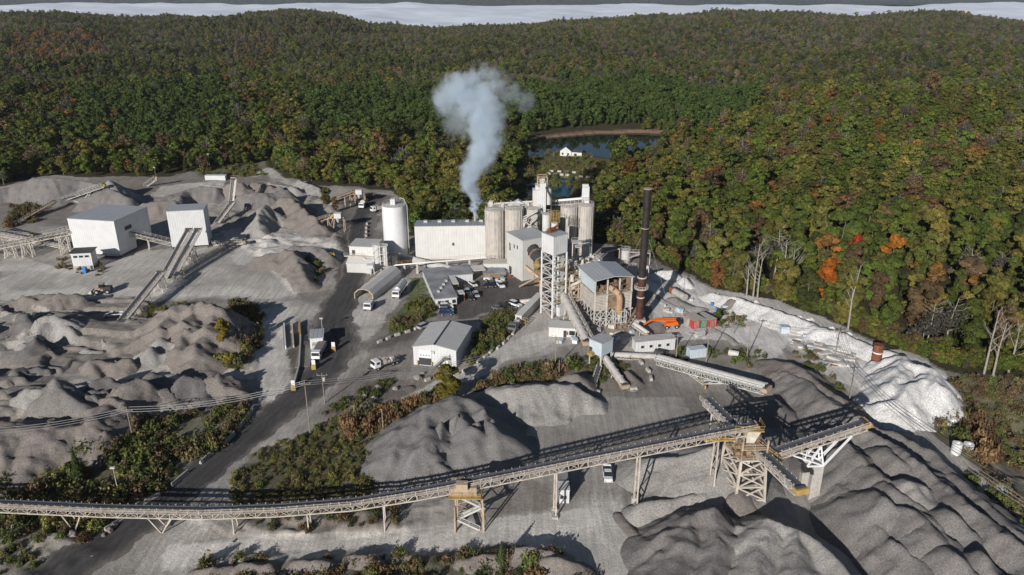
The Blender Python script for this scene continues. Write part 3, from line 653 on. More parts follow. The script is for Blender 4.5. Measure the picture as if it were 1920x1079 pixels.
for (px, py, h, s, lab) in [(1412, 558, 19, 1, 'pale forked dead tree at the forest edge, tallest of the left cluster'), (1464, 556, 20, 2, 'pale dead tree with a wide fork beside the left cluster'), (1480, 552, 17, 5, 'slim pale dead tree right of the wide forked one'), (1420, 560, 15, 6, 'thin bare dead trunk close beside the tallest pale one'), (1400, 556, 12, 7, 'short thin pale dead trunk left of the dead tree cluster'),
                            (1590, 620, 21, 3, 'large white dead tree leaning over the lime bank'), (1845, 702, 19, 4, 'bare white birch trunk at the right forest edge'), (1862, 706, 16, 8, 'thin pale leaning trunk next to the white birch trunk'), (1890, 700, 14, 9, 'slim pale trunk nearest the right edge of the forest')]:
    p = W(px, py); b = branches(700+s, h, .34, 8, 4.2, .3, 3, 1.3); r = empty('dead_tree', (p.x, p.y, Tz(p.x, p.y)), s, lab, 'dead tree', 'pale dead trees along the forest edge')
    nsplit = 18; o = mesh_obj('trunk', b[0][:nsplit], [f for f in b[1] if max(f) < nsplit], M_snag, r); o = mesh_obj('branches', b[0], [f for f in b[1] if min(f) >= nsplit], M_snag, r)
# ---------------------------------------------------------------- brush and grass
for i in range(4): src('b%02d' % i, quads_mesh('shrub%d' % i, *shrub(800+i), [M_leafI]), brush_src)
for i in range(3): src('b%02d' % (4+i), quads_mesh('tuft%d' % i, *tuft(820+i), [M_leafI], 2.2), brush_src)
BR = []
def brush(poly, dens, tints, smin=.5, smax=1.2, tuftp=.4, tall=1.0):
    P = [W(*p) for p in poly]; x0, x1 = min(p.x for p in P), max(p.x for p in P); y0, y1 = max(70, min(p.y for p in P)), max(p.y for p in P)
    n = int((x1-x0)*(y1-y0)*dens); x = rg.uniform(x0, x1, n); y = rg.uniform(y0, y1, n); px, py = proj(x, y, np.zeros(n))
    nn = fbm(x/5, y/5, 71, 3); m = inpoly(px+nn*12, py+nn*8, poly) & (fbm(x/6, y/6, 73, 3) > -.3); x, y = x[m], y[m]
    for i in range(len(x)):
        t = np.array(TINT[tints[rg.randint(len(tints))]])*rg.uniform(.85, 1.5); s = rg.uniform(smin, smax)*(1.5 if rg.rand() < .1 else 1)
        BR.append((x[i], y[i], rg.randint(4, 7) if rg.rand() < tuftp else rg.randint(0, 4), s, s*tall*rg.uniform(.7, 1.4), t))
TINT['weed'] = (.135, .115, .055); TINT['reed'] = (.2, .125, .065); TINT['gr'] = (.1, .125, .035); TINT['dk'] = (.07, .085, .03); TINT['brush'] = (.12, .085, .05); TINT['yg'] = (.165, .16, .05)
brush([(430,905),(480,850),(640,785),(760,800),(745,860),(710,905),(700,935),(430,945)], .5, ['gr', 'yg', 'weed', 'yg', 'weed', 'gr', 'dk'], .25, .75, .75)
brush([(430,905),(480,850),(640,785),(760,800),(745,860),(710,905),(700,935),(430,945)], .8, ['weed', 'yg', 'weed'], .25, .5, 1)
brush([(110,905),(150,850),(240,835),(260,790),(460,760),(465,790),(400,860),(300,925),(220,985),(150,1005),(0,1000),(0,905)], .55, ['gr', 'dk', 'weed', 'yg', 'brush', 'weed', 'dk'], .4, 1.4, .45, 1.1)
brush([(0,880),(60,860),(110,905),(0,915)], .4, ['gr', 'olive'], .5, 1.1, .3)
brush([(640,800),(720,762),(830,742),(850,765),(740,808),(660,830)], 1.2, ['reed', 'reed', 'weed'], .6, 1.1, .75, 1.5)
brush([(760,800),(840,750),(870,735),(830,725),(800,745),(740,785)], .6, ['dk', 'gr', 'olive'], .5, 1.2, .3)
brush([(870,735),(960,700),(1070,690),(1060,710),(960,722),(890,745)], 1.0, ['reed', 'weed', 'dk'], .5, 1.0, .7, 1.3)
brush([(890,712),(1000,690),(1080,672),(1085,700),(960,705)], .4, ['dk', 'gr'], .5, 1.1, .3)
brush([(600,772),(700,722),(745,712),(700,760),(620,785)], .6, ['gr', 'dk', 'weed'], .4, .9, .4)
brush([(905,605),(955,582),(975,598),(950,630),(905,672),(880,690),(895,640)], .55, ['gr', 'weed', 'dk', 'olive'], .5, 1.3, .35)
brush([(735,600),(776,560),(816,560),(818,590),(790,605),(760,625),(728,628)], .5, ['gr', 'olive', 'weed'], .4, 1.1, .4)
brush([(728,605),(745,590),(768,600),(742,622)], .8, ['reed', 'rust'], .4, .9, .5)
brush([(776,518),(806,516),(815,560),(776,562)], .3, ['gr'], .15, .35, .8)
brush([(430,560),(492,585),(485,650),(455,700),(405,690),(400,640),(440,620)], .6, ['reed', 'weed', 'dk', 'rust', 'olive'], .5, 1.4, .4)
brush([(250,600),(330,570),(370,575),(320,600),(260,615)], .4, ['weed', 'olive'], .4, 1.0, .5)
brush([(370,1062),(450,1038),(560,1050),(760,1035),(900,1038),(1050,1050),(1110,1085),(1100,1200),(360,1200)], .35, ['weed', 'gr', 'weed', 'dk', 'reed'], .4, 1.1, .5)
brush([(420,950),(740,942),(745,985),(640,1005),(500,1000)], .4, ['weed', 'rust', 'dk'], .3, .8, .6)
brush([(130,980),(230,965),(250,975),(160,1030),(120,1020)], .4, ['weed', 'rust', 'gr'], .4, 1.0, .5)
brush([(0,985),(60,985),(90,1010),(60,1079),(-20,1079)], .3, ['weed', 'dk', 'gr'], .4, 1.0, .4)
brush([(1745,745),(1800,705),(1960,716),(2300,780),(2300,880),(1930,870),(1850,880),(1800,850),(1750,800)], .45, ['weed', 'weed', 'brush', 'brush', 'gr', 'yg'], .35, 1.1, .6, 1.0)
brush([(1760,860),(1800,880),(1870,960),(1920,1010),(1980,1060),(1980,1000),(1870,900)], .3, ['weed', 'gr', 'rust'], .4, 1.0, .5)
brush([(1250,655),(1430,660),(1445,690),(1320,690),(1240,690)], .25, ['weed', 'gr', 'dk'], .3, .9, .5)
brush([(1300,600),(1370,580),(1400,610),(1360,630)], .25, ['gr', 'weed'], .4, 1.0, .4)
brush([(1075,668),(1195,675),(1215,700),(1160,730),(1080,700)], .35, ['gr', 'dk', 'weed'], .3, .8, .5)
brush([(1480,655),(1520,660),(1600,755),(1570,760)], .3, ['weed', 'dk', 'gr'], .4, .9, .4)
brush([(1830,790),(1850,785),(1870,860),(1835,870)], 1.2, ['reed', 'rust'], .8, 1.5, .7, 1.7)
brush([(350,325),(480,312),(500,330),(420,335)], .12, ['olive', 'gr', 'weed'], .6, 1.4, .4)
brush([(550,500),(600,480),(620,530),(570,550)], .3, ['dk', 'gr', 'weed'], .5, 1.1, .3)
brush([(20,390),(75,385),(70,420),(10,430)], .4, ['dk', 'rust', 'weed'], .5, 1.2, .3)
brush([(985,366),(960,340),(985,300),(1010,282),(1100,290),(1190,330),(1150,344)], .06, ['weed', 'gr', 'olive'], .6, 1.5, .5)
brush([(95,485),(190,490),(200,515),(110,520)], .3, ['weed', 'rust', 'dk'], .3, .7, .5)
BR = [b for b in BR]
bx = np.array([b[0] for b in BR]); by = np.array([b[1] for b in BR]); bz = TT(bx, by)
brs = scatter('brush', np.stack([bx, by, bz], 1), [b[2] for b in BR], np.array([(b[3], b[3], b[4]) for b in BR]), np.stack([0*bx, 0*bx, rg.uniform(0, 6.28, len(bx))], 1), np.array([b[5] for b in BR]), brush_src)
tag(brs, label='low weeds, reeds and shrubs on the banks between the roads', cat='brush')
print('trees', N_, 'brush', len(BR))
# ================================================================ STOCKPILES
pile('grey', [[(18,352,6),(60,335,10),(100,334,11)],[(100,334,11),(150,338,9),(190,347,8)],[(-60,360,6),(18,352,6)]], 'long grey stockpile at the far left below the forest', name='stockpile')
pile('light', [[(205,337,10)],[(205,337,10),(172,366,3)]], 'sharp pale cone of sand behind the left stacker conveyor')
pile('grey', [[(200,352,9),(160,372,5)],[(200,352,9),(240,368,6)]], 'grey cone of stone directly behind the large white shed')
pile('tan', [[(270,380,5),(290,378,7),(325,376,7)]], 'tan pile with a flat face between the two white sheds')
pile('grey', [[(300,372,4),(345,356,6),(375,348,7),(400,352,6)],[(345,356,6),(330,380,4)]], 'grey heap behind the second white shed')
pile('tan', [[(420,352,5),(452,345,7)],[(470,344,6),(520,352,5)]], 'tan heaps around the far stacker conveyor', warp=2.5)
pile('grey', [[(440,372,5),(480,362,7),(540,360,6)]], 'grey ridge of stone behind the pale cone')
pile('light', [[(490,388,8),(482,420,5)],[(490,388,8),(520,400,5)]], 'pale steep cone of sand left of the haul road')
pile('tan', [[(520,378,7),(548,375,8),(562,390,7)],[(562,390,7),(600,420,5)]], 'tan horseshoe heap above the curved sand ramp', warp=2)
pile('tan', [[(480,480,4),(540,470,6),(562,492,5)],[(562,492,5),(575,520,4)]], 'tan bank along the left side of the haul road')
pile('grey', [[(545,466,4),(600,464,4.5),(618,478,4)]], 'grey heap under the short roadside conveyor')
pile('light', [[(555,352,4),(500,345,5)],[(560,338,3),(595,352,4)]], 'pale rough heaps by the far track')
# dug up field on the left
HS[0] = .74
pile('tan', [[(330,600,8),(372,586,9.5),(412,588,9.5),(420,600,8.5)],[(330,600,8),(300,625,7)],[(415,600,8.5),(372,655,7)],[(372,586,9),(340,640,7)]], 'largest tan mound of the left field with a rounded top', slope=.62, warp=3, flat=8.2)
pile('light', [[(275,655,6),(330,650,5)],[(300,640,7),(330,668,4)]], 'pale eroded face below the largest tan mound', slope=.8, warp=3)
pile('light', [[(138,627,4.5),(92,618,5.5)],[(92,618,5.5),(60,632,5)]], 'pale ridge of fines below the left field conveyor', warp=4, gully=1.1)
pile('dark', [[(60,655,5),(75,645,5)],[(30,625,4),(55,612,5)]], 'dark pile at the left end of the field', warp=4, gully=1.1)
pile('tan', [[(190,668,5),(170,700,3)],[(190,668,5),(225,682,4)]], 'tan pile with a long light tongue in the middle of the field', warp=4, gully=1.1)
pile('tan', [[(20,570,3),(60,563,4),(110,566,4)]], 'low tan heap by the upper left track', warp=4, gully=1.1)
pile('tan', [[(105,568,4),(135,563,4.5),(160,566,3)]], 'tan rough heap left of the wheel loader track', warp=4, gully=1.1)
pile('grey', [[(104,738,9)],[(104,738,9),(70,760,6)],[(104,738,9),(160,770,5)]], 'grey cone rising highest at the lower left', warp=1.5)
pile('light', [[(40,750,4),(72,745,5),(90,742,5)]], 'pale lumpy pile beside the lower left cone', warp=3.5, gully=1.1)
pile('dark', [[(180,738,5),(212,724,6),(235,722,6)]], 'dark ridge right of the lower left cone', warp=3.5, gully=1.1)
pile('dark', [[(262,722,5),(275,712,6)],[(262,722,5),(300,735,4)]], 'small dark peak in the row above the power lines', warp=3.5, gully=1.1)
pile('tan', [[(235,752,5),(255,746,5),(270,752,4)]], 'small tan peak in the row above the power lines', warp=3.5, gully=1.1)
pile('dark', [[(322,742,4),(345,718,6),(372,716,6)]], 'dark mound at the right end of the row above the power lines', warp=3.5, gully=1.1)
pile('tan', [[(385,725,4),(410,718,5),(450,735,4)]], 'tan weedy mound next to the haul road', warp=3.5, gully=1.1)
pile('tan', [[(-60,820,8),(40,800,8),(140,800,7),(200,815,5)],[(140,800,7),(200,785,5)],[(60,830,6),(30,870,4)]], 'broad tan slope of spoil along the lower left wood', slope=.45, warp=4, gully=1.2)
# heaps in the middle
HS[0] = 1.0
pile('mid', [[(735,840,5),(752,800,7),(790,768,8.5),(850,745,9),(870,752,8)],[(870,752,8),(905,760,7)],[(790,768,8),(800,830,7),(820,860,4)],[(850,745,8),(880,800,7.5)],[(905,770,7),(925,800,7)]], 'large dark stockpile with dumped mounds beside the long conveyor', slope=.66, warp=2.4)
for i, (a, b, h, t) in enumerate([(862,772,8.2,'uppermost'),(905,764,8.4,'steep right'),(890,792,7.6,'central'),(925,782,7.6,'outer right'),(832,790,8.4,'left')]):
    pile('mid', [[(a,b,h),(a+14,b+22,h-3)]], t+' loader dump on top of the large dark stockpile', group='dumped loads on the dark stockpile', slope=.9, warp=1.5, res=.45)
pile('light', [[(925,727,5),(960,722,6),(1010,720,6),(1075,722,5.5),(1110,745,3)]], 'long pale stockpile in front of the transfer house', slope=.6, warp=2.5)
pile('tan', [[(1060,702,4),(1080,698,5)]], 'small tan heap beside the dark transfer conveyor')
pile('light', [[(1335,838,9.5),(1280,856,7)],[(1335,838,9.5),(1330,880,6)],[(1230,860,5),(1270,856,7)]], 'pale gravel cone under the end of the long conveyor', slope=.6, warp=1.5, res=.45)
pile('light', [[(1200,948,3),(1260,940,3),(1320,926,4)]], 'low pale berm in front of the gravel cone', warp=1.5)
pile('grey', [[(1225,1015,4),(1285,982,6),(1340,965,6.5)],[(1285,982,6),(1260,1079,5)],[(1340,965,6.5),(1340,1079,5)]], 'near grey stockpile left of the shadowed hollow', slope=.62, warp=1.5, res=.4)
pile('light', [[(1398,992,5),(1440,976,7),(1490,990,6.5),(1540,1018,6.5),(1580,1075,6)],[(1440,976,7),(1415,1079,6)],[(1490,990,6.5),(1500,1090,6.5)]], 'nearest pale stockpile at the bottom edge', slope=.7, warp=1.5, res=.4)
pile('tan', [[(1400,905,4),(1385,925,5)]], 'tan heap between the legs of the transfer tower', warp=1)
pile('dark', [[(1425,752,4.5),(1455,748,5)],[(1395,752,4),(1425,752,4.5)]], 'pile coloured dark for the shadow on it, below the raised end of the upper conveyor', warp=1.5)  # heap lies in conveyor shadow; the dark stone colour paints that shade in
# right hand benches
pile('grey', [[(1570,805,6),(1640,815,7.5),(1700,850,8.5),(1760,895,8),(1850,970,8.5),(1960,1060,8)],[(1590,850,5),(1640,880,6.5),(1700,930,7),(1760,990,7),(1850,1090,7)],[(1560,880,4),(1620,940,5),(1690,1020,5.5),(1760,1100,5.5)]], 'long grey bench of dumped stone running to the lower right corner', slope=.66, warp=3, gully=1.3)
pile('grey', [[(1480,700,4),(1560,745,6),(1640,790,6),(1740,850,6.5),(1850,940,7),(1980,1050,7)]], 'long narrow ridge of stone along the right hand road', slope=.68, warp=3)
pile('tan', [[(1452,672,3),(1500,690,5),(1545,725,5),(1575,742,5)]], 'pale berm between the haul track and the scrap yard', slope=.6, warp=2)
pile('light', [[(1716,905,9.5),(1722,925,8.5)]], 'pale fresh cone dumped on the long bench', slope=.62, warp=.8)
g_ = random.Random(3)
for k, (a, b, w) in enumerate([(1590,835,'first'),(1625,870,'second'),(1660,845,'third'),(1665,905,'fourth'),(1700,955,'fifth'),(1640,920,'sixth'),(1730,985,'seventh'),(1770,960,'eighth'),(1780,1030,'ninth'),(1830,1040,'tenth')]):
    pile('grey', [[(a,b,7.9),(a+22,b+19,8.3),(a+48,b+44,7.4)]], w+' of the low dumped mounds on the long bench counted from the right conveyor', group='dumped mounds on the long bench', slope=.7, warp=1.2)
pile('white', [[(1650,670,4),(1700,665,6),(1745,690,7),(1760,715,7)],[(1745,690,7),(1700,735,6.5),(1665,748,5)],[(1700,665,6),(1680,720,6)]], 'bright white lime spoil plateau at the right', slope=.75, warp=3, flat=7, gully=.5)
pile('white', [[(1335,548,2.5),(1390,560,3.5),(1420,568,3.5),(1470,588,3.5),(1530,608,3)]], 'white lime berm along the forest edge, longest of the two', slope=.6, warp=2)
pile('white', [[(1530,608,3),(1570,625,3),(1640,650,3),(1700,668,3.5)]], 'white lime berm joining the lime plateau', slope=.6, warp=2)
pile('white', [[(1232,508,2.5),(1262,506,3)],[(1285,520,2.5),(1290,528,2)]], 'small white lime mounds in the shade behind the black stack', warp=1)
pile('tan', [[(1370,560,3),(1400,563,3)]], 'small tan heap at the corner of the lime berm', warp=1)
pile('tan', [[(1175,695,1.6),(1195,712,1.8)],[(1195,712,1.8),(1190,725,1.2)]], 'tan heap ringed by concrete blocks below the transfer house', warp=1)
for k, (a, b, h) in enumerate([(405,1062,1.6),(470,1058,2),(590,1048,2.2),(680,1046,2),(1000,1035,2.6),(1050,1050,3),(900,1045,2)]):
    pile('tan', [[(a-30,b+4,h*.8),(a,b,h),(a+34,b+6,h-.6)]], ['first','second','third','fourth','sixth','seventh','fifth'][k]+' tan spoil mound along the bottom bank counted from the left', group='spoil mounds along the bottom bank', slope=.75, warp=1.8, res=.4)
# ================================================================ BUILDING KIT
def wloc(o):
    v = Vector()
    while o: v += o.location; o = o.parent
    return v
class MB:
    def __init__(s): s.v = []; s.f = []
    def add(s, V, Fc): o = len(s.v); s.v += [Vector(p) for p in V]; s.f += [[i+o for i in f] for f in Fc]; return s
    def hexa(s, P):  # 8 points: bottom ring, top ring
        return s.add(P, [(0, 3, 2, 1), (4, 5, 6, 7), (0, 1, 5, 4), (1, 2, 6, 5), (2, 3, 7, 6), (3, 0, 4, 7)])
    def box(s, x0, x1, y0, y1, z0, z1): return s.hexa([(x0, y0, z0), (x1, y0, z0), (x1, y1, z0), (x0, y1, z0), (x0, y0, z1), (x1, y0, z1), (x1, y1, z1), (x0, y1, z1)])
    def beam(s, a, b, w=.2, h=None, upv=None):
        a = Vector(a); b = Vector(b); h = h or w; d = (b-a)
        if d.length < 1e-4: return s
        d.normalize(); u = Vector(upv) if upv else Vector((0, 0, 1))
        if abs(d.dot(u)) > .98: u = Vector((0, 1, 0)) if abs(d.y) < .9 else Vector((1, 0, 0))
        x = d.cross(u).normalized(); y = x.cross(d); x = x*w/2; y = y*h/2
        return s.hexa([a-x-y, a+x-y, b+x-y, b-x-y, a-x+y, a+x+y, b+x+y, b-x+y])
    def tube(s, a, b, r, r2=None, n=12, caps=True):
        a = Vector(a); b = Vector(b); r2 = r if r2 is None else r2; d = (b-a).normalized(); u = d.orthogonal().normalized(); w = d.cross(u); o = len(s.v)
        for p, q in ((a, r), (b, r2)):
            for j in range(n): t = 2*math.pi*j/n; s.v.append(p+(u*math.cos(t)+w*math.sin(t))*q)
        s.f += [[o+j, o+(j+1) % n, o+n+(j+1) % n, o+n+j] for j in range(n)]
        if caps: s.f += [[o+j for j in range(n)][::-1], [o+n+j for j in range(n)]]
        return s
    def path(s, P, r, n=10):
        for a, b in zip(P[:-1], P[1:]): s.tube(a, b, r, n=n)
        return s
    def frame(s, P, w):  # closed polygon of beams
        for a, b in zip(P, P[1:]+P[:1]): s.beam(a, b, w)
        return s
    def rail(s, a, b, h=1.1, w=.07, step=2.0):
        a = Vector(a); b = Vector(b); n = max(1, int((b-a).length/step)); z = Vector((0, 0, h))
        s.beam(a+z, b+z, w); s.beam(a+z*.5, b+z*.5, w*.8)
        for i in range(n+1): p = a.lerp(b, i/n); s.beam(p, p+z, w)
        return s
    def build(s, name, mat, parent=None, local=False, smooth=False, bevel=0):
        o_ = Vector() if (local or parent is None) else wloc(parent)
        o = mesh_obj(name, [p-o_ for p in s.v], s.f, mat, parent, smooth)
        if smooth and len(s.f):
            try: o.data.set_sharp_from_angle(angle=R(40))
            except Exception: pass
        if bevel: m = o.modifiers.new('bevel', 'BEVEL'); m.width = bevel; m.segments = 1
        return o
M = {}
M['white'] = mat_ribbed('white cladding', (.6, .61, .62), .45, 'XY', .9, streak=.1)
M['white2'] = mat_ribbed('pale dusty cladding', (.55, .55, .53), .6, 'XY', .8, streak=.25)
M['cream'] = mat_ribbed('cream cladding', (.62, .62, .6), .55, 'XY', 1.0, streak=.12)
M['ltblue'] = mat_ribbed('pale blue cladding', (.5, .58, .64), .5, 'XY', .6)
M['roofg'] = mat_ribbed('grey sheet roof', (.38, .4, .42), .4, 'X', 1.2, streak=.2, rust=(.28, .28, .28))
M['roofw'] = mat_ribbed('pale ribbed roof', (.5, .5, .5), .4, 'Y', 1.0, depth=1.0)
M['roofm'] = mat_basic('flat membrane roof', (.24, .25, .27), .8, var=.35, scale=.25, streak=.4, rust=(.42, .42, .42))
M['dust'] = mat_basic('dusty painted steel', (.52, .49, .44), .7, var=.2, scale=.8, rust=(.33, .25, .17), streak=.45)
M['cvsteel'] = mat_basic('dusty beige steel', (.5, .45, .39), .7, var=.2, rust=(.2, .13, .08), streak=.4)
M['steel'] = mat_basic('pale galvanised steel', (.5, .49, .47), .5, var=.12, rust=(.3, .24, .18), streak=.25)
M['tansteel'] = mat_basic('tan painted steel', (.42, .33, .24), .7, var=.2, rust=(.22, .12, .06), streak=.5)
M['yellow'] = mat_basic('safety yellow paint', (.4, .27, .09), .6, var=.2, rust=(.3, .2, .12), streak=.3)
M['belt'] = mat_basic('conveyor belt', (.08, .085, .1), .45, var=.2, scale=1.5, spec=.5)
M['dark'] = mat_basic('dark steel', (.05, .05, .052), .6, var=.2)
M['black'] = mat_basic('black painted stack', (.028, .024, .024), .5, var=.3, scale=.8, rust=(.06, .03, .02), streak=.5)
M['rust'] = mat_basic('rusted steel', (.2, .075, .04), .85, var=.35, scale=1.2)
M['brown'] = mat_basic('dusty brown machinery', (.24, .165, .11), .85, var=.4, scale=.8)
M['conc'] = mat_basic('concrete', (.42, .4, .37), .9, var=.14, scale=1.2, rust=(.25, .22, .19), streak=.4, bump=.15)
M['silo'] = mat_basic('stained concrete silo', (.47, .44, .4), .9, var=.12, scale=.5, rust=(.25, .22, .19), streak=.75, bump=.1)
M['glass'] = mat_basic('dark glass', (.02, .025, .03), .08, var=.05, spec=.8)
M['tyre'] = mat_basic('tyre', (.02, .02, .02), .9, var=.1)
M['wood'] = mat_basic('weathered pole wood', (.26, .22, .18), .9, var=.2, scale=2)
M['wire'] = mat_basic('cable', (.3, .3, .3), .5)
M['grating'] = mat_basic('steel grating', (.2, .19, .17), .7, var=.2)
def paintm(n, c, r=.3): M[n] = mat_basic(n+' paint', c, r, var=.05, scale=.5, spec=.6)
for n, c in [('pwhite', (.72, .73, .75)), ('psilver', (.4, .42, .45)), ('pblack', (.02, .02, .025)), ('pblue', (.03, .06, .16)), ('pteal', (.12, .25, .3)), ('pgrey', (.12, .125, .13)), ('porange', (.62, .13, .02)), ('pred', (.4, .05, .04)), ('pgreen', (.06, .17, .1)), ('pbeige', (.45, .42, .36)), ('pblue2', (.04, .2, .5)), ('pyellow', (.6, .4, .04)), ('pdkred', (.2, .03, .03))]: paintm(n, c)
def frame3(fl, fr, back, z=0.0):
    """ground frame from the near left corner, near right corner and a back corner pixel"""
    a, b, c = W(*fl, z), W(*fr, z), W(*back, z); d = b-a; w = d.length; rz = math.atan2(d.y, d.x); n = Vector((-d.y, d.x, 0))/w
    return a, rz, w, abs((c-a).dot(n))
def openings(mb, rects):  # (x0,x1,z0,z1) proud panels on the y=0 face
    for x0, x1, z0, z1 in rects: mb.box(x0, x1, -.06, .04, z0, z1)
def shed(name, label, cat, fl, fr, back, top, wall='white', roof='roofg', rise=0, drop=0, z=0, over=.25, depth=None, group=None, ridge='y'):
    """simple clad building; returns root, width, depth, height (local frame: x along the front, y inwards)"""
    a, rz, w, d = frame3(fl, fr, back, z); d = depth or d; h = WY(fl[0], top, a.y).z-z if top > 30 else top
    gz = float(TT(np.array([a.x]), np.array([a.y]))[0]) if z == 0 else 0
    r = empty(name, (a.x, a.y, z), rz, label, cat, group); m = MB(); b0 = -0.3 if z == 0 else 0
    if rise and ridge == 'y':   # gable facing the viewer, ridge runs inwards
        P = [(0, 0), (w, 0), (w, d), (0, d)]
        m.add([(0, 0, b0), (w, 0, b0), (w, 0, h), (w/2, 0, h+rise), (0, 0, h), (0, d, b0), (w, d, b0), (w, d, h), (w/2, d, h+rise), (0, d, h)], [(0, 1, 2, 3, 4), (6, 5, 9, 8, 7), (1, 6, 7, 2), (5, 0, 4, 9)])
        m.build('wall', M[wall], r, True)
        t = .18; o = over; q = MB()
        for s0, s1 in (((-o, h-o*rise/(w/2)), (w/2, h+rise)), ((w/2, h+rise), (w+o, h-o*rise/(w/2)))):
            q.hexa([(s0[0], -o, s0[1]+.02), (s1[0], -o, s1[1]+.02), (s1[0], d+o, s1[1]+.02), (s0[0], d+o, s0[1]+.02), (s0[0], -o, s0[1]+t), (s1[0], -o, s1[1]+t), (s1[0], d+o, s1[1]+t), (s0[0], d+o, s0[1]+t)])
        rf = q.build('roof', M[roof], r, True); MB().box(w/2-.25, w/2+.25, -over-.02, d+over+.02, h+rise+t-.03, h+rise+t+.06).build('ridge_cap', M['dark' if name == 'warehouse' else 'steel'], rf, True)
    else:
        m.add([(0, 0, b0), (w, 0, b0), (w, d, b0), (0, d, b0), (0, 0, h), (w, 0, h), (w, d, h-drop), (0, d, h-drop)], [(0, 1, 5, 4), (1, 2, 6, 5), (2, 3, 7, 6), (3, 0, 4, 7)]); m.build('wall', M[wall], r, True)
        o = over; k = drop/d
        MB().hexa([(-o, -o, h+.01+o*k), (w+o, -o, h+.01+o*k), (w+o, d+o, h-drop+.01-o*k), (-o, d+o, h-drop+.01-o*k), (-o, -o, h+.2+o*k), (w+o, -o, h+.2+o*k), (w+o, d+o, h-drop+.2-o*k), (-o, d+o, h-drop+.2-o*k)]).build('roof', M[roof], r, True)
    return r, w, d, h
def window(r, x0, x1, z0, z1, y=0, side=None, name='window', mat='glass', fr=.08):
    m = MB(); q = MB()
    if side is None:
        q.box(x0, x1, y-.05, y+.05, z0, z1)
        for a, b, c, d in ((x0-fr, x1+fr, z1, z1+fr), (x0-fr, x1+fr, z0-fr, z0), (x0-fr, x0, z0, z1), (x1, x1+fr, z0, z1)): m.box(a, b, y-.09, y+.03, c, d)
    else:
        q.box(side-.05, side+.05, x0, x1, z0, z1)
        for a, b, c, d in ((x0-fr, x1+fr, z1, z1+fr), (x0-fr, x1+fr, z0-fr, z0), (x0-fr, x0, z0, z1), (x1, x1+fr, z0, z1)): m.box(side-.08, side+.08, a, b, c, d)
    o = q.build(name, M[mat], r, True); m.build('frame', M['steel'], o, True); return o
def conveyor(name, label, P, w=1.6, depth=1.6, style='open', legs=(), truss_m='steel', belt_m='belt', walk=1, panel=2.4, group=None, head='tansteel', cover_m='steel', rootz=0):
    """inclined belt on a lattice truss; P = list of 3D points along the belt line; legs = list of (fraction, kind, spread)"""
    P = [Vector(p) for p in P]; r = empty(name, (P[0].x, P[0].y, rootz), 0, label, 'conveyor', group)
    T_ = MB(); B_ = MB(); K_ = MB(); C_ = MB(); I_ = MB(); Z = Vector((0, 0, 1)); L = sum((b-a).length for a, b in zip(P[:-1], P[1:])); run = 0; nodes = []
    for a, b in zip(P[:-1], P[1:]):
        d = (b-a); l = d.length; d.normalize(); n = max(1, round(l/panel)); sx = d.cross(Z).normalized(); up_ = sx.cross(d)
        s = sx*w/2; lo = up_*-depth
        for k in (1, -1):
            T_.beam(a+s*k, b+s*k, .2, .2); T_.beam(a+s*k+lo, b+s*k+lo, .2, .2)
            for i in range(n+1):
                p = a+(b-a)*(i/n); T_.beam(p+s*k, p+s*k+lo, .11)
                if i < n:
                    q = a+(b-a)*((i+1)/n); T_.beam(p+s*k+(lo if i % 2 else lo*0), q+s*k+(lo if i % 2 == 0 else lo*0), .11)
        for i in range(n+1):
            p = a+(b-a)*(i/n); T_.beam(p+s+lo, p-s+lo, .1)
            if i < n: q = a+(b-a)*((i+1)/n); T_.beam(p+s+lo, q-s+lo, .09)
        if style == 'open':
            e = up_*.28; B_.hexa([a-s*.56+e, a-s*.3+e*.5, b-s*.3+e*.5, b-s*.56+e, a-s*.56+e*1.25, a-s*.3+e*.8, b-s*.3+e*.8, b-s*.56+e*1.25])
            B_.hexa([a-s*.3+e*.5, a+s*.3+e*.5, b+s*.3+e*.5, b-s*.3+e*.5, a-s*.3+e*.8, a+s*.3+e*.8, b+s*.3+e*.8, b-s*.3+e*.8])
            B_.hexa([a+s*.3+e*.5, a+s*.56+e, b+s*.56+e, b+s*.3+e*.5, a+s*.3+e*.8, a+s*.56+e*1.25, b+s*.56+e*1.25, b+s*.3+e*.8])
            m_ = max(2, int(l/1.5))
            for i in range(m_): p = a+(b-a)*((i+.5)/m_); I_.beam(p-s*.85+up_*.1, p-s*.85+up_*.5, .1); I_.beam(p+s*.85+up_*.1, p+s*.85+up_*.5, .1); I_.beam(p-s*.9+up_*.06, p+s*.9+up_*.06, .12)
        elif style in ('cover', 'tube'):
            rr = w*.52
            for j in range(8 if style == 'cover' else 12):
                n8 = 8 if style == 'cover' else 12; full = math.pi if style == 'cover' else 2*math.pi
                t0, t1 = full*j/n8, full*(j+1)/n8; f = lambda t: sx*math.cos(t)*rr+up_*(math.sin(t)*rr*(.9 if style == 'cover' else 1)+(.1 if style == 'cover' else -depth*.2))
                C_.add([a+f(t0), b+f(t0), b+f(t1), a+f(t1)], [(0, 1, 2, 3)])
            m_ = max(2, int(l/3))
            for i in range(m_+1):
                p = a+(b-a)*(i/m_)
                for j in range(6): t0, t1 = math.pi*j/6, math.pi*(j+1)/6; C_.beam(p+(sx*math.cos(t0)+up_*math.sin(t0))*rr*1.03, p+(sx*math.cos(t1)+up_*math.sin(t1))*rr*1.03, .1)
        if walk:
            for k in ((walk,) if walk in (1, -1) else (1, -1)):
                o = s*k*1.08; e = sx*k*.85
                K_.hexa([a+o, a+o+e, b+o+e, b+o, a+o+up_*.06, a+o+e+up_*.06, b+o+e+up_*.06, b+o+up_*.06]); K_.rail(a+o+e, b+o+e, 1.05, .07, 2.0)
    T_.build('truss', M[truss_m], r)
    if B_.v: B_.build('belt', M[belt_m], r)
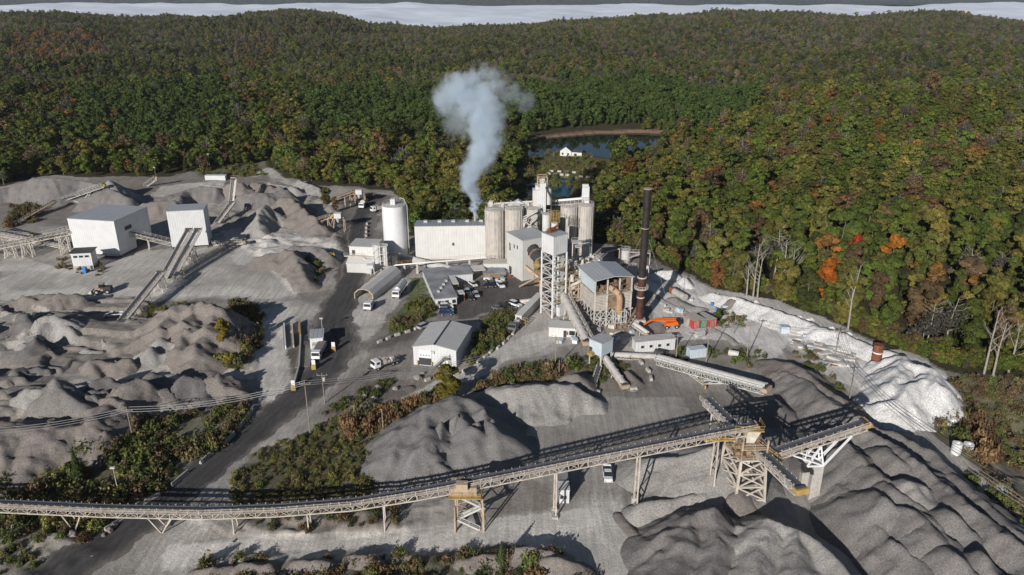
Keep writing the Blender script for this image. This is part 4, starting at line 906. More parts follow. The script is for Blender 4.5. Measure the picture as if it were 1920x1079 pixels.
    if C_.v: C_.build('cover', M[cover_m], r, smooth=False)
    if I_.v: I_.build('idlers', M['steel'], r)
    if K_.v: K_.build('walkway', M[truss_m], r)
    a, b = P[-2], P[-1]; d = (b-a).normalized(); sx = d.cross(Z).normalized(); h = MB(); h.tube(b-sx*w*.55, b+sx*w*.55, .5); h.build('head_pulley', M['dark'], r, smooth=True)
    g = MB(); up_ = sx.cross(d); c = b-d*.6
    g.hexa([c-sx*w*.68-up_*.9, c+sx*w*.68-up_*.9, c+sx*w*.68-up_*.9+d*1.7, c-sx*w*.68-up_*.9+d*1.7, c-sx*w*.68+up_*.15, c+sx*w*.68+up_*.15, c+sx*w*.68+up_*.15+d*1.5, c-sx*w*.68+up_*.15+d*1.5]); g.build('head_chute', M[head], r)
    # support frames
    cum = [0]
    for p, q in zip(P[:-1], P[1:]): cum.append(cum[-1]+(q-p).length)
    for lg in legs:
        f, kind, sp = lg[:3]; s_ = f*L; i = max(j for j in range(len(P)-1) if cum[j] <= s_+1e-6); t = (s_-cum[i])/(cum[i+1]-cum[i]); p = P[i].lerp(P[i+1], t); d = (P[i+1]-P[i]).normalized(); sx = d.cross(Z).normalized(); hd = Vector((d.x, d.y, 0)).normalized(); p = p-Z*depth
        gz = Tz(p.x, p.y)-.2 if p.y < 460 else 0; k = MB(); base = lambda q: Vector((q.x, q.y, gz)); wl_ = w*.55; th = .28 if p.z > 8 else .22
        if kind == 'V':      # fan out along the belt from one footing
            for e in (1, -1):
                for u in (-sp, sp): k.beam(p+sx*wl_*e+hd*u, base(p+sx*wl_*e*1.1), th)
            k.beam(base(p+sx*wl_)+Z*1, base(p-sx*wl_)+Z*1, th*.7)
        elif kind == 'bent':
            for e in (1, -1): k.beam(p+sx*wl_*e, base(p+sx*(wl_+sp)*e), th)
            H = p.z-gz; n = max(1, int(H/3.2))
            for j in range(n+1):
                z0 = j/n; q = lambda e, z0=z0: (p+sx*wl_*e).lerp(base(p+sx*(wl_+sp)*e), z0)
                k.beam(q(1), q(-1), th*.6)
                if j < n: z1 = (j+1)/n; k.beam(q(1), (p-sx*wl_).lerp(base(p-sx*(wl_+sp)), z1), th*.5)
            k.box(*[c for ab in ((0, 0),)*0 for c in ab]) if False else None
        elif kind == 'tower':
            n = max(1, int((p.z-gz)/3.0)); hw = lg[3] if len(lg) > 3 else 1.5
            for e in (1, -1):
                for u in (1, -1): k.beam(p+sx*wl_*e+hd*hw*u, base(p+sx*(wl_+sp)*e+hd*(hw+sp)*u), th)
            cs = [(1, 1), (1, -1), (-1, -1), (-1, 1)]
            for j in range(n):
                for (e, u), (e2, u2) in zip(cs, cs[1:]+cs[:1]):
                    q = lambda e, u, z: (p+sx*wl_*e+hd*hw*u).lerp(base(p+sx*(wl_+sp)*e+hd*(hw+sp)*u), z)
                    k.beam(q(e, u, (j+1)/n), q(e2, u2, (j+1)/n), th*.6); k.beam(q(e, u, j/n), q(e2, u2, (j+1)/n), th*.5); k.beam(q(e, u, (j+1)/n), q(e2, u2, j/n), th*.5)
        k.build('support', M[truss_m], r)
    return r
# ================================================================ LIME PLANT
Z3 = Vector((0, 0, 1))
# long white storage building
r, w, d, h = shed('storage_building', 'long white building with a small chimney on its roof beside the round silos', 'building', (780,488), (912,486), (900,450), 426, 'cream', 'roofg', drop=1.6, depth=13)
SM = WY(893, 408, 318); p = W(893, 486); cx = (WY(893, 414, r.location.y+11).x-r.location.x)
MB().tube((cx, 11, h-1.6), (cx, 11, h+2.2), .5, n=12).build('chimney', M['tansteel'], r, True, True)
m = MB(); 
for i in range(5): m.box(3+i*5.4, 4.4+i*5.4, 8, 9.6, h-1.2, h-.2)
m.build('roof_vents', M['steel'], r, True); MB().box(w*.52, w*.55, -.08, .03, h*.42, h*.5).build('wall_vent', M['dark'], r, True)
# white steel silo
def silo(px, py, rpx, top, label, mat, name='silo', group=None, bands=14, rim=True, y=None, ribs=0):
    c = W(px, py) if y is None else Vector((WY(px, py, y).x, y, 0)); dep = (c.y*math.cos(PITCH)+100*math.sin(PITCH)); rr = rpx*dep/F; c = c+Vector((0, rr, 0)); h = WY(px, top, c.y-rr*.2).z
    r = empty(name, (c.x, c.y, 0), 0, label, 'silo', group); MB().tube((0, 0, -.5), (0, 0, h), rr, n=48).build('shell', mat, r, True, True)
    b = MB()
    for i in range(1, bands): b.tube((0, 0, h*i/bands-.05), (0, 0, h*i/bands+.05), rr+.025, n=48, caps=False)
    b.build('bands', mat, r, True, True)
    if ribs:
        q = MB()
        for i in range(ribs): t = 6.283*i/ribs; q.beam((math.cos(t)*(rr+.03), math.sin(t)*(rr+.03), 0), (math.cos(t)*(rr+.03), math.sin(t)*(rr+.03), h), .16)
        q.build('stiffeners', mat, r, True)
    MB().tube((0, 0, h), (0, 0, h+rr*.14), rr, .4, n=48).build('roof', M['dust'] if mat != M['pwhite_s'] else M['steel'], r, True, True)
    if rim:
        q = MB(); n = 18; R2 = rr*.96
        for i in range(n):
            t0, t1 = 6.283*i/n, 6.283*(i+1)/n; a = Vector((math.cos(t0)*R2, math.sin(t0)*R2, h)); c2 = Vector((math.cos(t1)*R2, math.sin(t1)*R2, h)); q.beam(a, a+Z3*1.1, .06); q.beam(a+Z3*1.1, c2+Z3*1.1, .07); q.beam(a+Z3*.55, c2+Z3*.55, .05)
        q.build('railing', M['steel'], r, True)
    return r, rr, h
M['pwhite_s'] = mat_basic('white silo paint', (.7, .71, .72), .4, var=.05, scale=.4, rust=(.5, .5, .48), streak=.25)
r, rr, h = silo(740, 482, 22, 386, 'tall white cylindrical steel silo standing alone left of the long building', M['pwhite_s'], bands=18)
MB().box(-.9, .9, -rr*.4, rr*.2, h+.3, h+2.6).build('vent_box', M['white'], r, True)
m = MB(); m.path([(rr*.55, rr*.5, h+.3), (rr*.5, rr*.45, h+2.2), (rr*.85, rr*.3, h+2), (rr+.6, 0, h-.5), (rr+.6, 0, 0)], .14, 8); m.build('fill_pipe', M['steel'], r, True, True)
lad = MB(); lad.beam((rr+.3, -.3, 0), (rr+.3, -.3, h), .08); lad.beam((rr+.3, .3, 0), (rr+.3, .3, h), .08)
for i in range(int(h/.6)): lad.beam((rr+.3, -.3, i*.6), (rr+.3, .3, i*.6), .05)
lad.build('ladder', M['steel'], r, True)
SG = 'concrete silos in a row'
S = {}
for k, (px, py, rp, top, lab) in {'a': (928, 499, 18, 394, 'leftmost stained concrete silo, touching the long white building'), 'b': (964, 499, 17, 392, 'second stained concrete silo from the left of the row'), 'c': (998, 492, 15, 392, 'middle concrete silo half hidden behind the lattice brace and box tower'),
                                 'd': (1066, 482, 15.5, 388, 'concrete silo in shade left of the rightmost one'), 'e': (1097, 482, 14.5, 386, 'rightmost concrete silo, lit on its left')}.items():
    S[k] = silo(px, py, rp, top, lab, M['silo'], 'concrete_silo', SG, bands=22, ribs=0 if k in 'c' else 20)
YS = 285.0
def ybox(name, x0, x1, y0, y1, yw, dep, mat, parent=None, zb=None):
    """box whose front face fills the pixel rectangle at distance yw"""
    a = WY(x0, y0, yw); b = WY(x1, y1, yw); m = MB(); m.box(a.x, b.x, yw, yw+dep, zb if zb is not None else b.z, a.z); return m.build(name, mat, parent)
# head house over the silos
c = WY(1010, 390, YS); r = empty('head_house', (c.x, c.y, S['c'][2]), 0, 'white elevator tower with an open steel frame on top of the silo row', 'tower')
ybox('wall', 999, 1021, 358, 396, YS-3, 4, M['white2'], r); ybox('upper_tower', 1004, 1022, 349, 370, YS-1.8, 4, M['white2'], r); ybox('column', 1012, 1023, 345, 408, YS-4, 1.5, M['white'], r)
a = WY(1028, 374, YS-2); b = WY(1028, 356, YS-2); m = MB(); m.tube(a-Z3*2, b, 1.25, n=20); m.tube(b, b+Z3*.6, 1.25, .3, n=20); m.build('cyclone', M['white2'], r, smooth=True)
a = WY(1008, 350, YS-2.5); b = WY(1026, 332, YS-2.5); m = MB()
for X_ in (a.x, b.x):
    for Y_ in (YS-3, YS+.5): m.beam((X_, Y_, a.z), (X_, Y_, b.z), .28)
for Zz in (a.z, (a.z+b.z)/2, b.z): m.frame([Vector((a.x, YS-3, Zz)), Vector((b.x, YS-3, Zz)), Vector((b.x, YS+.5, Zz)), Vector((a.x, YS+.5, Zz))], .22)
m.beam((a.x, YS-3, b.z), (b.x, YS-3, a.z), .12); m.build('head_frame', M['tansteel'], r)
MB().box(a.x+.8, b.x-.8, YS-2.2, YS, a.z, b.z-.9).tube((a.x+1.7, YS-3, a.z+1.6), (a.x+1.7, YS-1, a.z+1.6), .8).build('head_drive', M['dust'], r)
m = MB(); q = WY(1023, 352, YS-4); e = WY(1034, 374, YS-4); m.beam(q, e, .5, .5); e2 = WY(1033, 396, YS-4); m.beam(e, e2, .6); m.build('spout', M['dark'], r)
# second bucket elevator
c = WY(1097, 388, 290); r = empty('elevator_tower', (c.x, c.y, S['e'][2]), 0, 'slim white elevator shaft standing on the right hand silos', 'tower')
ybox('shaft', 1092, 1104, 351, 388, 288, 1.6, M['white'], r); ybox('motor_platform', 1090, 1105, 372, 376, 287, 3, M['steel'], r); a = WY(1092, 351, 288); b = WY(1104, 347, 288); MB().tube((a.x, 288.8, a.z), (b.x, 288.8, a.z), .9, n=14).build('head_hood', M['white2'], r, smooth=True)
# gallery between them
a = WY(1034, 378, 287); b = WY(1092, 373, 287); r = empty('pipe_gallery', (a.x, a.y, a.z), 0, 'narrow pipe gallery bridging from the elevator tower to the slim shaft', 'gallery')
m = MB(); m.tube(a, b, .5); m.build('pipe', M['pwhite_s'], r, smooth=True); m = MB(); m.beam(a-Z3*1.6, b-Z3*1.8, 1.6, .2); m.rail(a-Z3*1.6-Vector((0, .8, 0)), b-Z3*1.8-Vector((0, .8, 0)))
for i in range(9): p = (a-Z3*1.6).lerp(b-Z3*1.8, i/8); m.beam(p, p+Z3*1.3, .12)
m.build('walkway', M['dust'], r)
# clutter of walkways on silo tops
a = WY(915, 388, 283); b = WY(998, 384, 283); r = empty('silo_walkway', (a.x, a.y, S['a'][2]), 0, 'dusty walkway and screw conveyors on top of the left three silos', 'walkway')
m = MB(); m.beam(a, b, 2.2, .2); m.rail(a-Vector((0, 1.1, 0)), b-Vector((0, 1.1, 0))); m.rail(a+Vector((0, 1.1, 0)), b+Vector((0, 1.1, 0))); m.build('deck', M['dust'], r)
m = MB(); m.tube(a+Z3*.9-Vector((0, .4, 0)), b+Z3*1.2-Vector((0, .4, 0)), .38); m.tube(a+Z3*.5+Vector((0, .5, 0)), b+Z3*.6+Vector((0, .5, 0)), .3); m.build('screw_conveyor', M['white2'], r, smooth=True)
for (x0, x1, t) in ((917, 924, 379), (939, 945, 383), (953, 975, 383), (984, 992, 382)): ybox('vent_housing', x0, x1, t, 392, 281.5, 2.2, M['white2'], r)
m = MB(); g_ = random.Random(9)
for i in range(14): p = a.lerp(b, g_.random())+Vector((0, g_.uniform(-2, 1), 0)); m.beam(p, p+Z3*g_.uniform(.8, 2.6), .12); m.beam(p+Z3*1.5, p+Vector((g_.uniform(-2, 2), 0, g_.uniform(1, 2))), .1)
m.build('pipework', M['steel'], r)
m = MB(); a2 = WY(960, 384, 281); b2 = WY(972, 377, 281); c2 = WY(984, 384, 281); m.add([a2, c2, c2+Vector((0, 3, 0)), a2+Vector((0, 3, 0)), b2, b2+Vector((0, 3, 0))], [(0, 1, 4), (2, 3, 5), (0, 4, 5, 3), (1, 2, 5, 4)]); m.build('peaked_cover', M['white2'], r)
# steel brace in front of silo c
r = empty('brace_frame', W(995, 500), 0, 'white triangular lattice brace in front of the middle silo', 'frame'); m = MB(); Yb = 271
q = lambda x, y: WY(x, y, Yb)
L = [((981, 430), (981, 480)), ((987, 412), (981, 430)), ((981, 412), (1009, 396)), ((1009, 396), (1009, 430)), ((981, 412), (981, 432)), ((984, 432), (1009, 430)), ((981, 412), (1000, 430)), ((987, 430), (1009, 405)), ((1009, 396), (1009, 480)), ((981, 450), (1009, 432)), ((981, 432), (1009, 452)), ((981, 452), (1009, 452)), ((981, 475), (1009, 452))]
for dy in (0, 2.5):
    for s_, e in L: m.beam(q(*s_)+Vector((0, dy, 0)), q(*e)+Vector((0, dy, 0)), .32)
for s_, e in L: m.beam(q(*s_), q(*s_)+Vector((0, 2.5, 0)), .2)
m.beam(q(981, 475), Vector((q(981, 475).x, Yb, 0)), .32); m.beam(q(1009, 475), Vector((q(1009, 475).x, Yb, 0)), .32); m.build('lattice', M['steel'], r)
# crusher building with the round drum
r, w, d, h = shed('process_building', 'tall pale square building with a grey roof and a dark drum leaving its wall', 'building', (979,529), (1027,519), (957,514), 452, 'white2', 'roofg', depth=11)
window(r, 2.2, 3.0, h*.62, h*.78, mat='dark'); 
for (y0, z0) in ((3, .82), (5.2, .8), (8.5, .78)): window(r, y0, y0+.8, h*z0-1.4, h*z0, side=0)
window(r, 7.5, 9.4, .5, 3.2, side=0, name='door', mat='dark'); window(r, 8.2, 9.2, h*.6, h*.78, side=0, mat='dark')
a = WY(1003, 474, 251); b = WY(1024, 508, 243); rd = empty('rotary_drum', (b.x, b.y, b.z), 0, 'dark rotary drum sloping out of the square building', 'drum')
MB().tube(a+(a-b)*.2, b+(b-a)*.3, 2.15, n=32).build('shell', M['dark'], rd, smooth=True); m = MB(); dd = (b-a).normalized()
for t in (0.1, .55, 1.1): c = a.lerp(b, t); m.tube(c-dd*.25, c+dd*.25, 2.4, n=32)
m.build('tyre_ring', M['brown'], rd, smooth=True)
m = MB(); c = b-Z3*2.2; m.beam(c-Vector((2, 0, 0)), c+Vector((2, 0, 0)), .5)
for sx in (-2, 2): m.beam(c+Vector((sx, 0, 0)), Vector((c.x+sx, c.y, 0)), .5)
m.build('cradle', M['tansteel'], rd)
# tan machinery and stairs at foot of it
r = empty('feeder', W(1008, 540), 0, 'tan hopper and chute machinery at the foot of the square building', 'machine'); m = MB(); rg_ = random.Random(4)
a = W(1002, 538); m.box(a.x, a.x+6, a.y, a.y+5, -.3, 6); m.build('bin', M['brown'], r); m = MB(); m.beam(WY(985, 500, 238), WY(1010, 520, 236), .9, .9); m.beam(WY(1010, 520, 236), W(975, 540)+Z3*.3, .8, .6); m.build('chute', M['tansteel'], r)
m = MB(); m.rail(WY(986, 496, 236), WY(1012, 514, 236)); m.rail(WY(992, 518, 236), WY(1018, 517, 236)); m.tube(WY(1005, 493, 240), WY(1009, 501, 240), 1.1); m.build('rails', M['yellow'], r)
# preheater tower on lattice legs
c = W(1037, 588); rz = R(38); r = empty('lattice_tower', (c.x, c.y, 0), rz, 'white boxed head on four tall lattice legs, in the middle of the plant', 'tower')
zt = WY(1037, 440, c.y-1).z; zb = WY(1037, 474, c.y-1).z; hw = 2.75
MB().box(-hw*1.05, hw*1.05, -hw*1.05, hw*1.05, zb, zt).build('head_box', M['white'], r, True); MB().box(-hw*1.1, hw*1.1, -hw*1.1, hw*1.1, zt+.02, zt+.2).build('roof', M['roofg'], r, True)
m = MB(); m.box(-1.8, 1.2, .2, 1.6, zt+.9, zt+1.2); m.rail((-2, -.2, zt+.2), (2, .2, zt+.2)); m.rail((-2, 1.8, zt+.2), (2, 1.9, zt+.2)); m.box(-1.5, .5, .5, 1.3, zt+.2, zt+1.6); m.beam((-2.4, 1, zt+.4), (2.4, 1, zt+2), .5); m.build('roof_drive', M['rust'], r, True)
cs = [(-hw, -hw), (hw, -hw), (hw, hw), (-hw, hw)]
for x, y in cs: MB().beam((x, y, -.3), (x, y, zb), .42).build('leg', M['pwhite_s'], r, True)
m = MB(); n = 9
for i in range(n):
    z0, z1 = zb*i/n, zb*(i+1)/n
    for (x, y), (x2, y2) in zip(cs, cs[1:]+cs[:1]): m.beam((x, y, z1), (x2, y2, z1), .22); m.beam((x, y, z0 if i % 2 else z1), (x2, y2, z1 if i % 2 else z0), .2)
m.build('bracing', M['steel'], r, True)
m = MB(); m.box(hw-.8, hw+.8, -.8, .8, 0, zb); m.build('elevator_leg', M['white2'], r, True); m = MB()
for i in range(3): z = zb*(i+1)/4; m.box(-hw, hw, -hw, -hw+.8, z, z+.1); m.rail((-hw, -hw-.1, z), (hw, -hw-.1, z))
m.build('landing', M['yellow'], r, True)
MB().box(-1.3, 1.6, -hw-1.8, -hw-.3, .6, 3.6).build('transfer_box', M['white'], r, True)
# vertical kiln vessel with cluttered top and yellow platform
c = WY(1096, 505, 241); r = empty('kiln_vessel', (c.x, 241, 0), 0, 'wide round vessel with a cluttered top and yellow platform behind the open sided building', 'vessel')
zt = WY(1096, 497, 239).z; m = MB(); m.tube((0, 0, 5), (0, 0, zt), 5.2, n=36); m.tube((0, 0, 2), (0, 0, 5), 2.5, 5.2, n=36); m.build('shell', M['white2'], r, True, True)
m = MB(); m.tube((0, 0, zt), (0, 0, zt+.25), 5.9, n=36); m.build('top_deck', M['dust'], r, True, True)
def ring(m, R_, z, n=24, h=1.1, a0=0, a1=6.283):
    for i in range(n):
        t0, t1 = a0+(a1-a0)*i/n, a0+(a1-a0)*(i+1)/n; a = Vector((math.cos(t0)*R_, math.sin(t0)*R_, z)); b = Vector((math.cos(t1)*R_, math.sin(t1)*R_, z)); m.beam(a, a+Z3*h, .08); m.beam(a+Z3*h, b+Z3*h, .09); m.beam(a+Z3*h*.5, b+Z3*h*.5, .07)
m = MB(); ring(m, 5.8, zt+.2); m.build('railing', M['steel'], r, True)
for k in range(3):
    m = MB(); z = 6.5+k*2.2; t0, t1 = 2.6, 5.2; n = 12
    for i in range(n):
        a0, a1 = t0+(t1-t0)*i/n, t0+(t1-t0)*(i+1)/n; m.hexa([(math.cos(a)*q_, math.sin(a)*q_, z+dz) for dz in (0, .15) for a, q_ in ((a0, 5.25), (a0, 6.7), (a1, 6.7), (a1, 5.25))])
    ring(m, 6.65, z+.15, 14, 1.2, t0, t1); m.build('yellow_platform', M['yellow'], r, True)
rg_ = random.Random(12); m = MB()
for i in range(26):
    a = rg_.uniform(0, 6.28); q_ = rg_.uniform(.5, 5); p = Vector((math.cos(a)*q_, math.sin(a)*q_, zt+.25)); s = rg_.uniform(.3, 1)
    if i % 3: m.box(p.x-s, p.x+s*.6, p.y-s*.5, p.y+s, p.z, p.z+rg_.uniform(.5, 1.8))
    else: m.tube(p, p+Z3*rg_.uniform(.8, 2.6), .35*s+.15)
    m.beam(p+Z3*.6, p+Vector((rg_.uniform(-3, 3), rg_.uniform(-2, 2), rg_.uniform(.3, 1.5))), .22)
m.build('top_machinery', M['dust'], r, True)
for i in range(6): t = i*1.047; MB().beam((math.cos(t)*4.4, math.sin(t)*4.4, -.3), (math.cos(t)*4.4, math.sin(t)*4.4, 5.2), .45).build('leg', M['dust'], r, True)
# two white bag filters behind
for (px, t, b, rp, y, lab) in ((1024, 402, 450, 8, 270, 'white cylindrical bin with a cone foot behind the boxed head, left one'), (1040, 418, 440, 7, 266, 'white cylindrical bin under the yellow cage behind the boxed head, right one')):
    c = WY(px, b, y); tp = WY(px, t, y); rr = rp*y*1.05/F; r = empty('filter_bin', (c.x, c.y, 0), 0, lab, 'bin'); m = MB(); m.tube((0, 0, c.z-6), (0, 0, tp.z), rr, n=24); m.tube((0, 0, c.z-9), (0, 0, c.z-6), .5, rr, n=24); m.build('shell', M['white2'], r, True, True); m = MB()
    for i in range(4): m.beam((rr*(1, -1)[i % 2], rr*(1, -1)[i//2], -.3), (rr*(1, -1)[i % 2], rr*(1, -1)[i//2], c.z-2), .3)
    m.build('frame', M['steel'], r, True); m = MB(); ring(m, rr+.5, tp.z, 10); 
    if px > 1030:
        for z in (1, 2, 3): ring(m, rr+.4, tp.z+z, 10, 1)
    m.build('cage', M['yellow' if px > 1030 else 'steel'], r, True)
# dark duct bridging the silos and filters
r = empty('platform_tower', W(1098, 500), 0, 'grey work platform with a mast between the right silos and the round vessel', 'platform'); m = MB(); y = 262
a = WY(1072, 455, y); b = WY(1109, 452, y); m.beam(a, b, 3, .25); m.rail(a-Vector((0, 1.5, 0)), b-Vector((0, 1.5, 0))); m.rail(a+Vector((0, 1.5, 0)), b+Vector((0, 1.5, 0)))
a2 = WY(1078, 463, y); b2 = WY(1109, 459, y); m.beam(a2, b2, 3, .2); m.rail(a2-Vector((0, 1.5, 0)), b2-Vector((0, 1.5, 0)))
for t in (.05, .5, .95): p = a.lerp(b, t); m.beam(p, Vector((p.x, p.y, 0)), .35)
m.build('deck', M['steel'], r); MB().tube(WY(1098, 438, y), Vector((WY(1098, 438, y).x, y, a.z)), .25, n=8).build('mast', M['dust'], r); p = WY(1098, 462, y-2); MB().tube(p, p-Z3*4, 1.4).tube(p-Z3*4, p-Z3*6, 1.4, .4).build('hopper', M['steel'], r, smooth=True)
# open sided building on trusses
a, rz, w, d = frame3((1113,616), (1180,607), (1091,592)); zt = WY(1113, 528, a.y).z; r = empty('kiln_house', (a.x, a.y, 0), rz, 'open fronted kiln house with grey roof, rust brown slatted walls and a bent duct', 'building'); d = 13.5
z1, z2 = zt*.36, zt*.70
MB().hexa([(-.6, -.6, zt), (w/2, -.6, zt+.9), (w/2, d, zt+.9), (-.6, d, zt), (-.6, -.6, zt+.25), (w/2, -.6, zt+1.15), (w/2, d, zt+1.15), (-.6, d, zt+.25)]).hexa([(w/2, -.6, zt+.9), (w+.6, -.6, zt), (w+.6, d, zt), (w/2, d, zt+.9), (w/2, -.6, zt+1.15), (w+.6, -.6, zt+.25), (w+.6, d, zt+.25), (w/2, d, zt+1.15)]).build('roof', M['roofg'], r, True)
MB().box(-.02, .12, 0, d-.5, z2+.4, zt).build('side_cladding', M['ltblue'], r, True); MB().box(.2, w-.2, d-1, d-.8, z1, zt).build('back_wall', M['brown'], r, True); MB().box(w-.15, w, 0, d-.5, z1, zt).build('side_wall', M['brown'], r, True)
for x in (0, w/3, 2*w/3, w):
    for y in (0, d-.6): MB().beam((x, y, -.3), (x, y, zt), .38).build('column', M['dust'], r, True)
m = MB()
for i in range(11):
    z = z1+(z2-z1)*i/10.5; m.box(-.12, w*.36, -.16, -.04, z, z+.34); m.box(-.2, -.06, 0, d-1, z, z+.34)
m.build('slatted_wall', M['dust'], r, True); m = MB()
for i in range(11): z = z1+(z2-z1)*i/10.5; m.box(w*.72, w+.1, -.16, -.04, z, z+.34)
m.build('slatted_wall', M['dust'], r, True); m = MB(); m.box(.1, w-.1, .1, d-1, z1, z1+.2); m.box(.1, w-.1, .6, d-1, z2, z2+.2); m.box(.15, w-.15, .15, .3, z1, z2-.2); m.build('floor', M['brown'], r, True)
m = MB(); xs_ = [w*i/6 for i in range(7)]
for x0, x1 in zip(xs_[:-1], xs_[1:]):
    m.beam((x0, 0, 0), (x1, 0, z1*.5), .2); m.beam((x0, 0, z1*.5), (x1, 0, 0), .2); m.beam((x0, 0, z1*.5), (x1, 0, z1), .2); m.beam((x0, 0, z1), (x1, 0, z1*.5), .2); m.beam((x0, 0, z1*.5), (x1, 0, z1*.5), .22); m.beam((x1, 0, 0), (x1, 0, z1), .22)
for i in range(5):
    y0, y1 = d*i/5-.1, d*(i+1)/5-.1; m.beam((0, y0, 0), (0, y1, z1*.5), .2); m.beam((0, y0, z1), (0, y1, z1*.5), .2); m.beam((0, y0, z1*.5), (0, y1, 0), .2); m.beam((0, y1, 0), (0, y1, z1), .22); m.beam((0, y0, z1*.5), (0, y1, z1*.5), .22)
m.build('truss_base', M['steel'], r, True)
m = MB(); P = [Vector((w*.42, 1.0, z2+1.6)), Vector((w*.5, -.4, z2+1.3)), Vector((w*.6, -1.2, z2+.1)), Vector((w*.64, -1.3, z2-1.6)), Vector((w*.64, -1.3, z1+.6)), Vector((w*.63, -1.3, z1-1.2))]; m.path(P, .95, 18)
m.build('bent_duct', mat_basic('hot duct steel', (.45, .3, .2), .75, var=.2, rust=(.3, .13, .06), streak=.6), r, True, True); MB().tube(P[-1]+Z3*1.6, P[-1]+Z3*.1, 1.15, n=18).build('duct_collar', M['yellow'], r, True, True)
rg_ = random.Random(3); m = MB()
for i in range(24): x = rg_.uniform(.5, w-.8); y = rg_.uniform(.5, 4); s = rg_.uniform(.3, 1.1); m.box(x-s*.5, x+s*.5, y, y+s, z2+.2, z2+.2+rg_.uniform(.6, 2.6)); m.beam((x, y, z2+rg_.uniform(1, 3)), (x+rg_.uniform(-3, 3), y, z2+rg_.uniform(1, 3)), .15)
m.build('machinery', M['brown'], r, True); m = MB(); m.rail((0, -.7, z2), (w, -.7, z2)); m.rail((w*.36, -.9, z1), (w*.72, -.9, z1)); m.box(0, w, -.8, -.1, z2-.05, z2+.05); m.build('gallery', M['dust'], r, True)
m = MB()
for x in (w*.5, w*.66, w*.8): 
    m.beam((x, -2.4, -.3), (x, -2.4, z1), .25); m.beam((x, -1, -.3), (x, -1, z1), .25)
for z in (z1*.33, z1*.66, z1): m.frame([Vector((w*.5, -2.4, z)), Vector((w*.8, -2.4, z)), Vector((w*.8, -1, z)), Vector((w*.5, -1, z))], .22)
m.tube((w*.63, -1.7, z1-.6), (w*.63, -1.7, 2.2), .8, .25); m.build('duct_frame', M['steel'], r, True)
# black stack with guys
c = W(1198, 606); zt = WY(1213, 355, c.y).z; r = empty('chimney_stack', (c.x, c.y, 0), 0, 'tall black steel chimney stack with a rusted lower half', 'chimney')
MB().tube((0, 0, zt*.36), (0, 0, zt), 1.12, n=28).build('upper_shaft', M['black'], r, True, True); MB().tube((0, 0, 1.5), (0, 0, zt*.36), 1.15, n=28).build('lower_shaft', mat_basic('rusty stack', (.085, .035, .025), .7, var=.4, rust=(.03, .02, .02), streak=.6), r, True, True)
MB().tube((0, 0, zt-.02), (0, 0, zt+.15), 1.3, n=28).build('rim', M['tansteel'], r, True, True)
m = MB(); m.tube((0, 0, zt*.36-.3), (0, 0, zt*.36), 1.5, n=24); m.tube((0, 0, zt*.2), (0, 0, zt*.2+.4), 1.25, n=24); m.tube((0, 0, zt*.72), (0, 0, zt*.72+.15), 1.25, n=24); m.tube((0, 0, zt*.27), (0, 0, zt*.27+.15), 2.1, n=24); ring(m, 2.1, zt*.27, 12); m.build('ring_platform', M['dust'], r, True, True)
MB().box(-1.8, 1.8, -1.8, 1.8, -.3, 1.6).build('plinth', M['conc'], r, True)
for gx, gy in ((1280,548), (1262,602), (1150,560), (1240,520), (1190,470)):
    g = W(gx, gy)-c; MB().beam((0, 0, zt*.72), (g.x, g.y, 0), .06).build('guy_wire', M['wire'], r, True)
# flue steps beside the stack
a = W(1172, 612)+Z3*1; b = WY(1196, 560, 222); conveyor('flue_conveyor', 'short steep slatted conveyor at the foot of the black stack', [W(1170, 618)+Z3*.8, WY(1194, 578, 224)], 2.6, 1.2, 'open', (), 'dust', 'brown', 0)
conveyor('discharge_conveyor', 'short covered conveyor dropping right of the black stack', [WY(1188, 607, 213), W(1216, 632)+Z3*1], 1.2, .7, 'cover', ((.5, 'bent', .3),), 'dust', walk=0)
# covered conveyor down to the transfer house
conveyor('covered_conveyor', 'long grey covered conveyor sloping down from the lattice tower to the white transfer house', [WY(1050, 543, 231), WY(1101, 640, 200)], 2.2, 1.0, 'tube', ((.35, 'bent', .6), (.75, 'bent', .4)), 'dust', walk=-1)
# transfer house
a = W(1126, 694); c = W(1126, 694); zb = WY(1126, 670, c.y).z; zt = WY(1126, 646, c.y).z; r = empty('transfer_house', (c.x, c.y, 0), R(44), 'small pale blue transfer house on legs where several conveyors meet', 'building')
MB().box(0, 4.9, 0, 4.4, zb, zt).build('wall', M['ltblue'], r, True); MB().box(-.15, 5.05, -.15, 4.55, zt+.01, zt+.2).build('roof', M['roofg'], r, True); window(r, 3.2, 4.3, zb+.1, zb+1.8, side=0, name='door', mat='dark')
for x in (.2, 4.7):
    for y in (.2, 4.2): MB().beam((x, y, -1.5), (x, y, zb), .3).build('leg', M['dust'], r, True)
MB().box(-1.4, -.1, 2.2, 3.8, zb-.3, zb+.6).rail((-1.4, 2.2, zb+.6), (-1.4, 3.8, zb+.6)).build('landing', M['yellow'], r, True)
conveyor('covered_conveyor', 'grey covered conveyor running from the transfer house down to the concrete blocks', [WY(1130, 664, 193)+Z3*0, W(1171, 728)+Z3*1.0], 1.7, .8, 'tube', ((.6, 'bent', .3),), 'dust', walk=0)
conveyor('belt_conveyor', 'short dark belt conveyor dropping left below the transfer house', [WY(1124, 686, 190), W(1112, 728)+Z3*1.0], 1.5, .8, 'open', ((.7, 'bent', .3),), 'dust', walk=0)
conveyor('level_conveyor', 'short level covered conveyor right of the transfer house', [WY(1146, 666, 195), WY(1229, 670, 196)], 1.7, .8, 'cover', ((.4, 'bent', .3), (.8, 'bent', .3)), 'dust', walk=0)
A = W(1234, 682)+Z3*1.6; B = WY(1436, 727, 171.5)
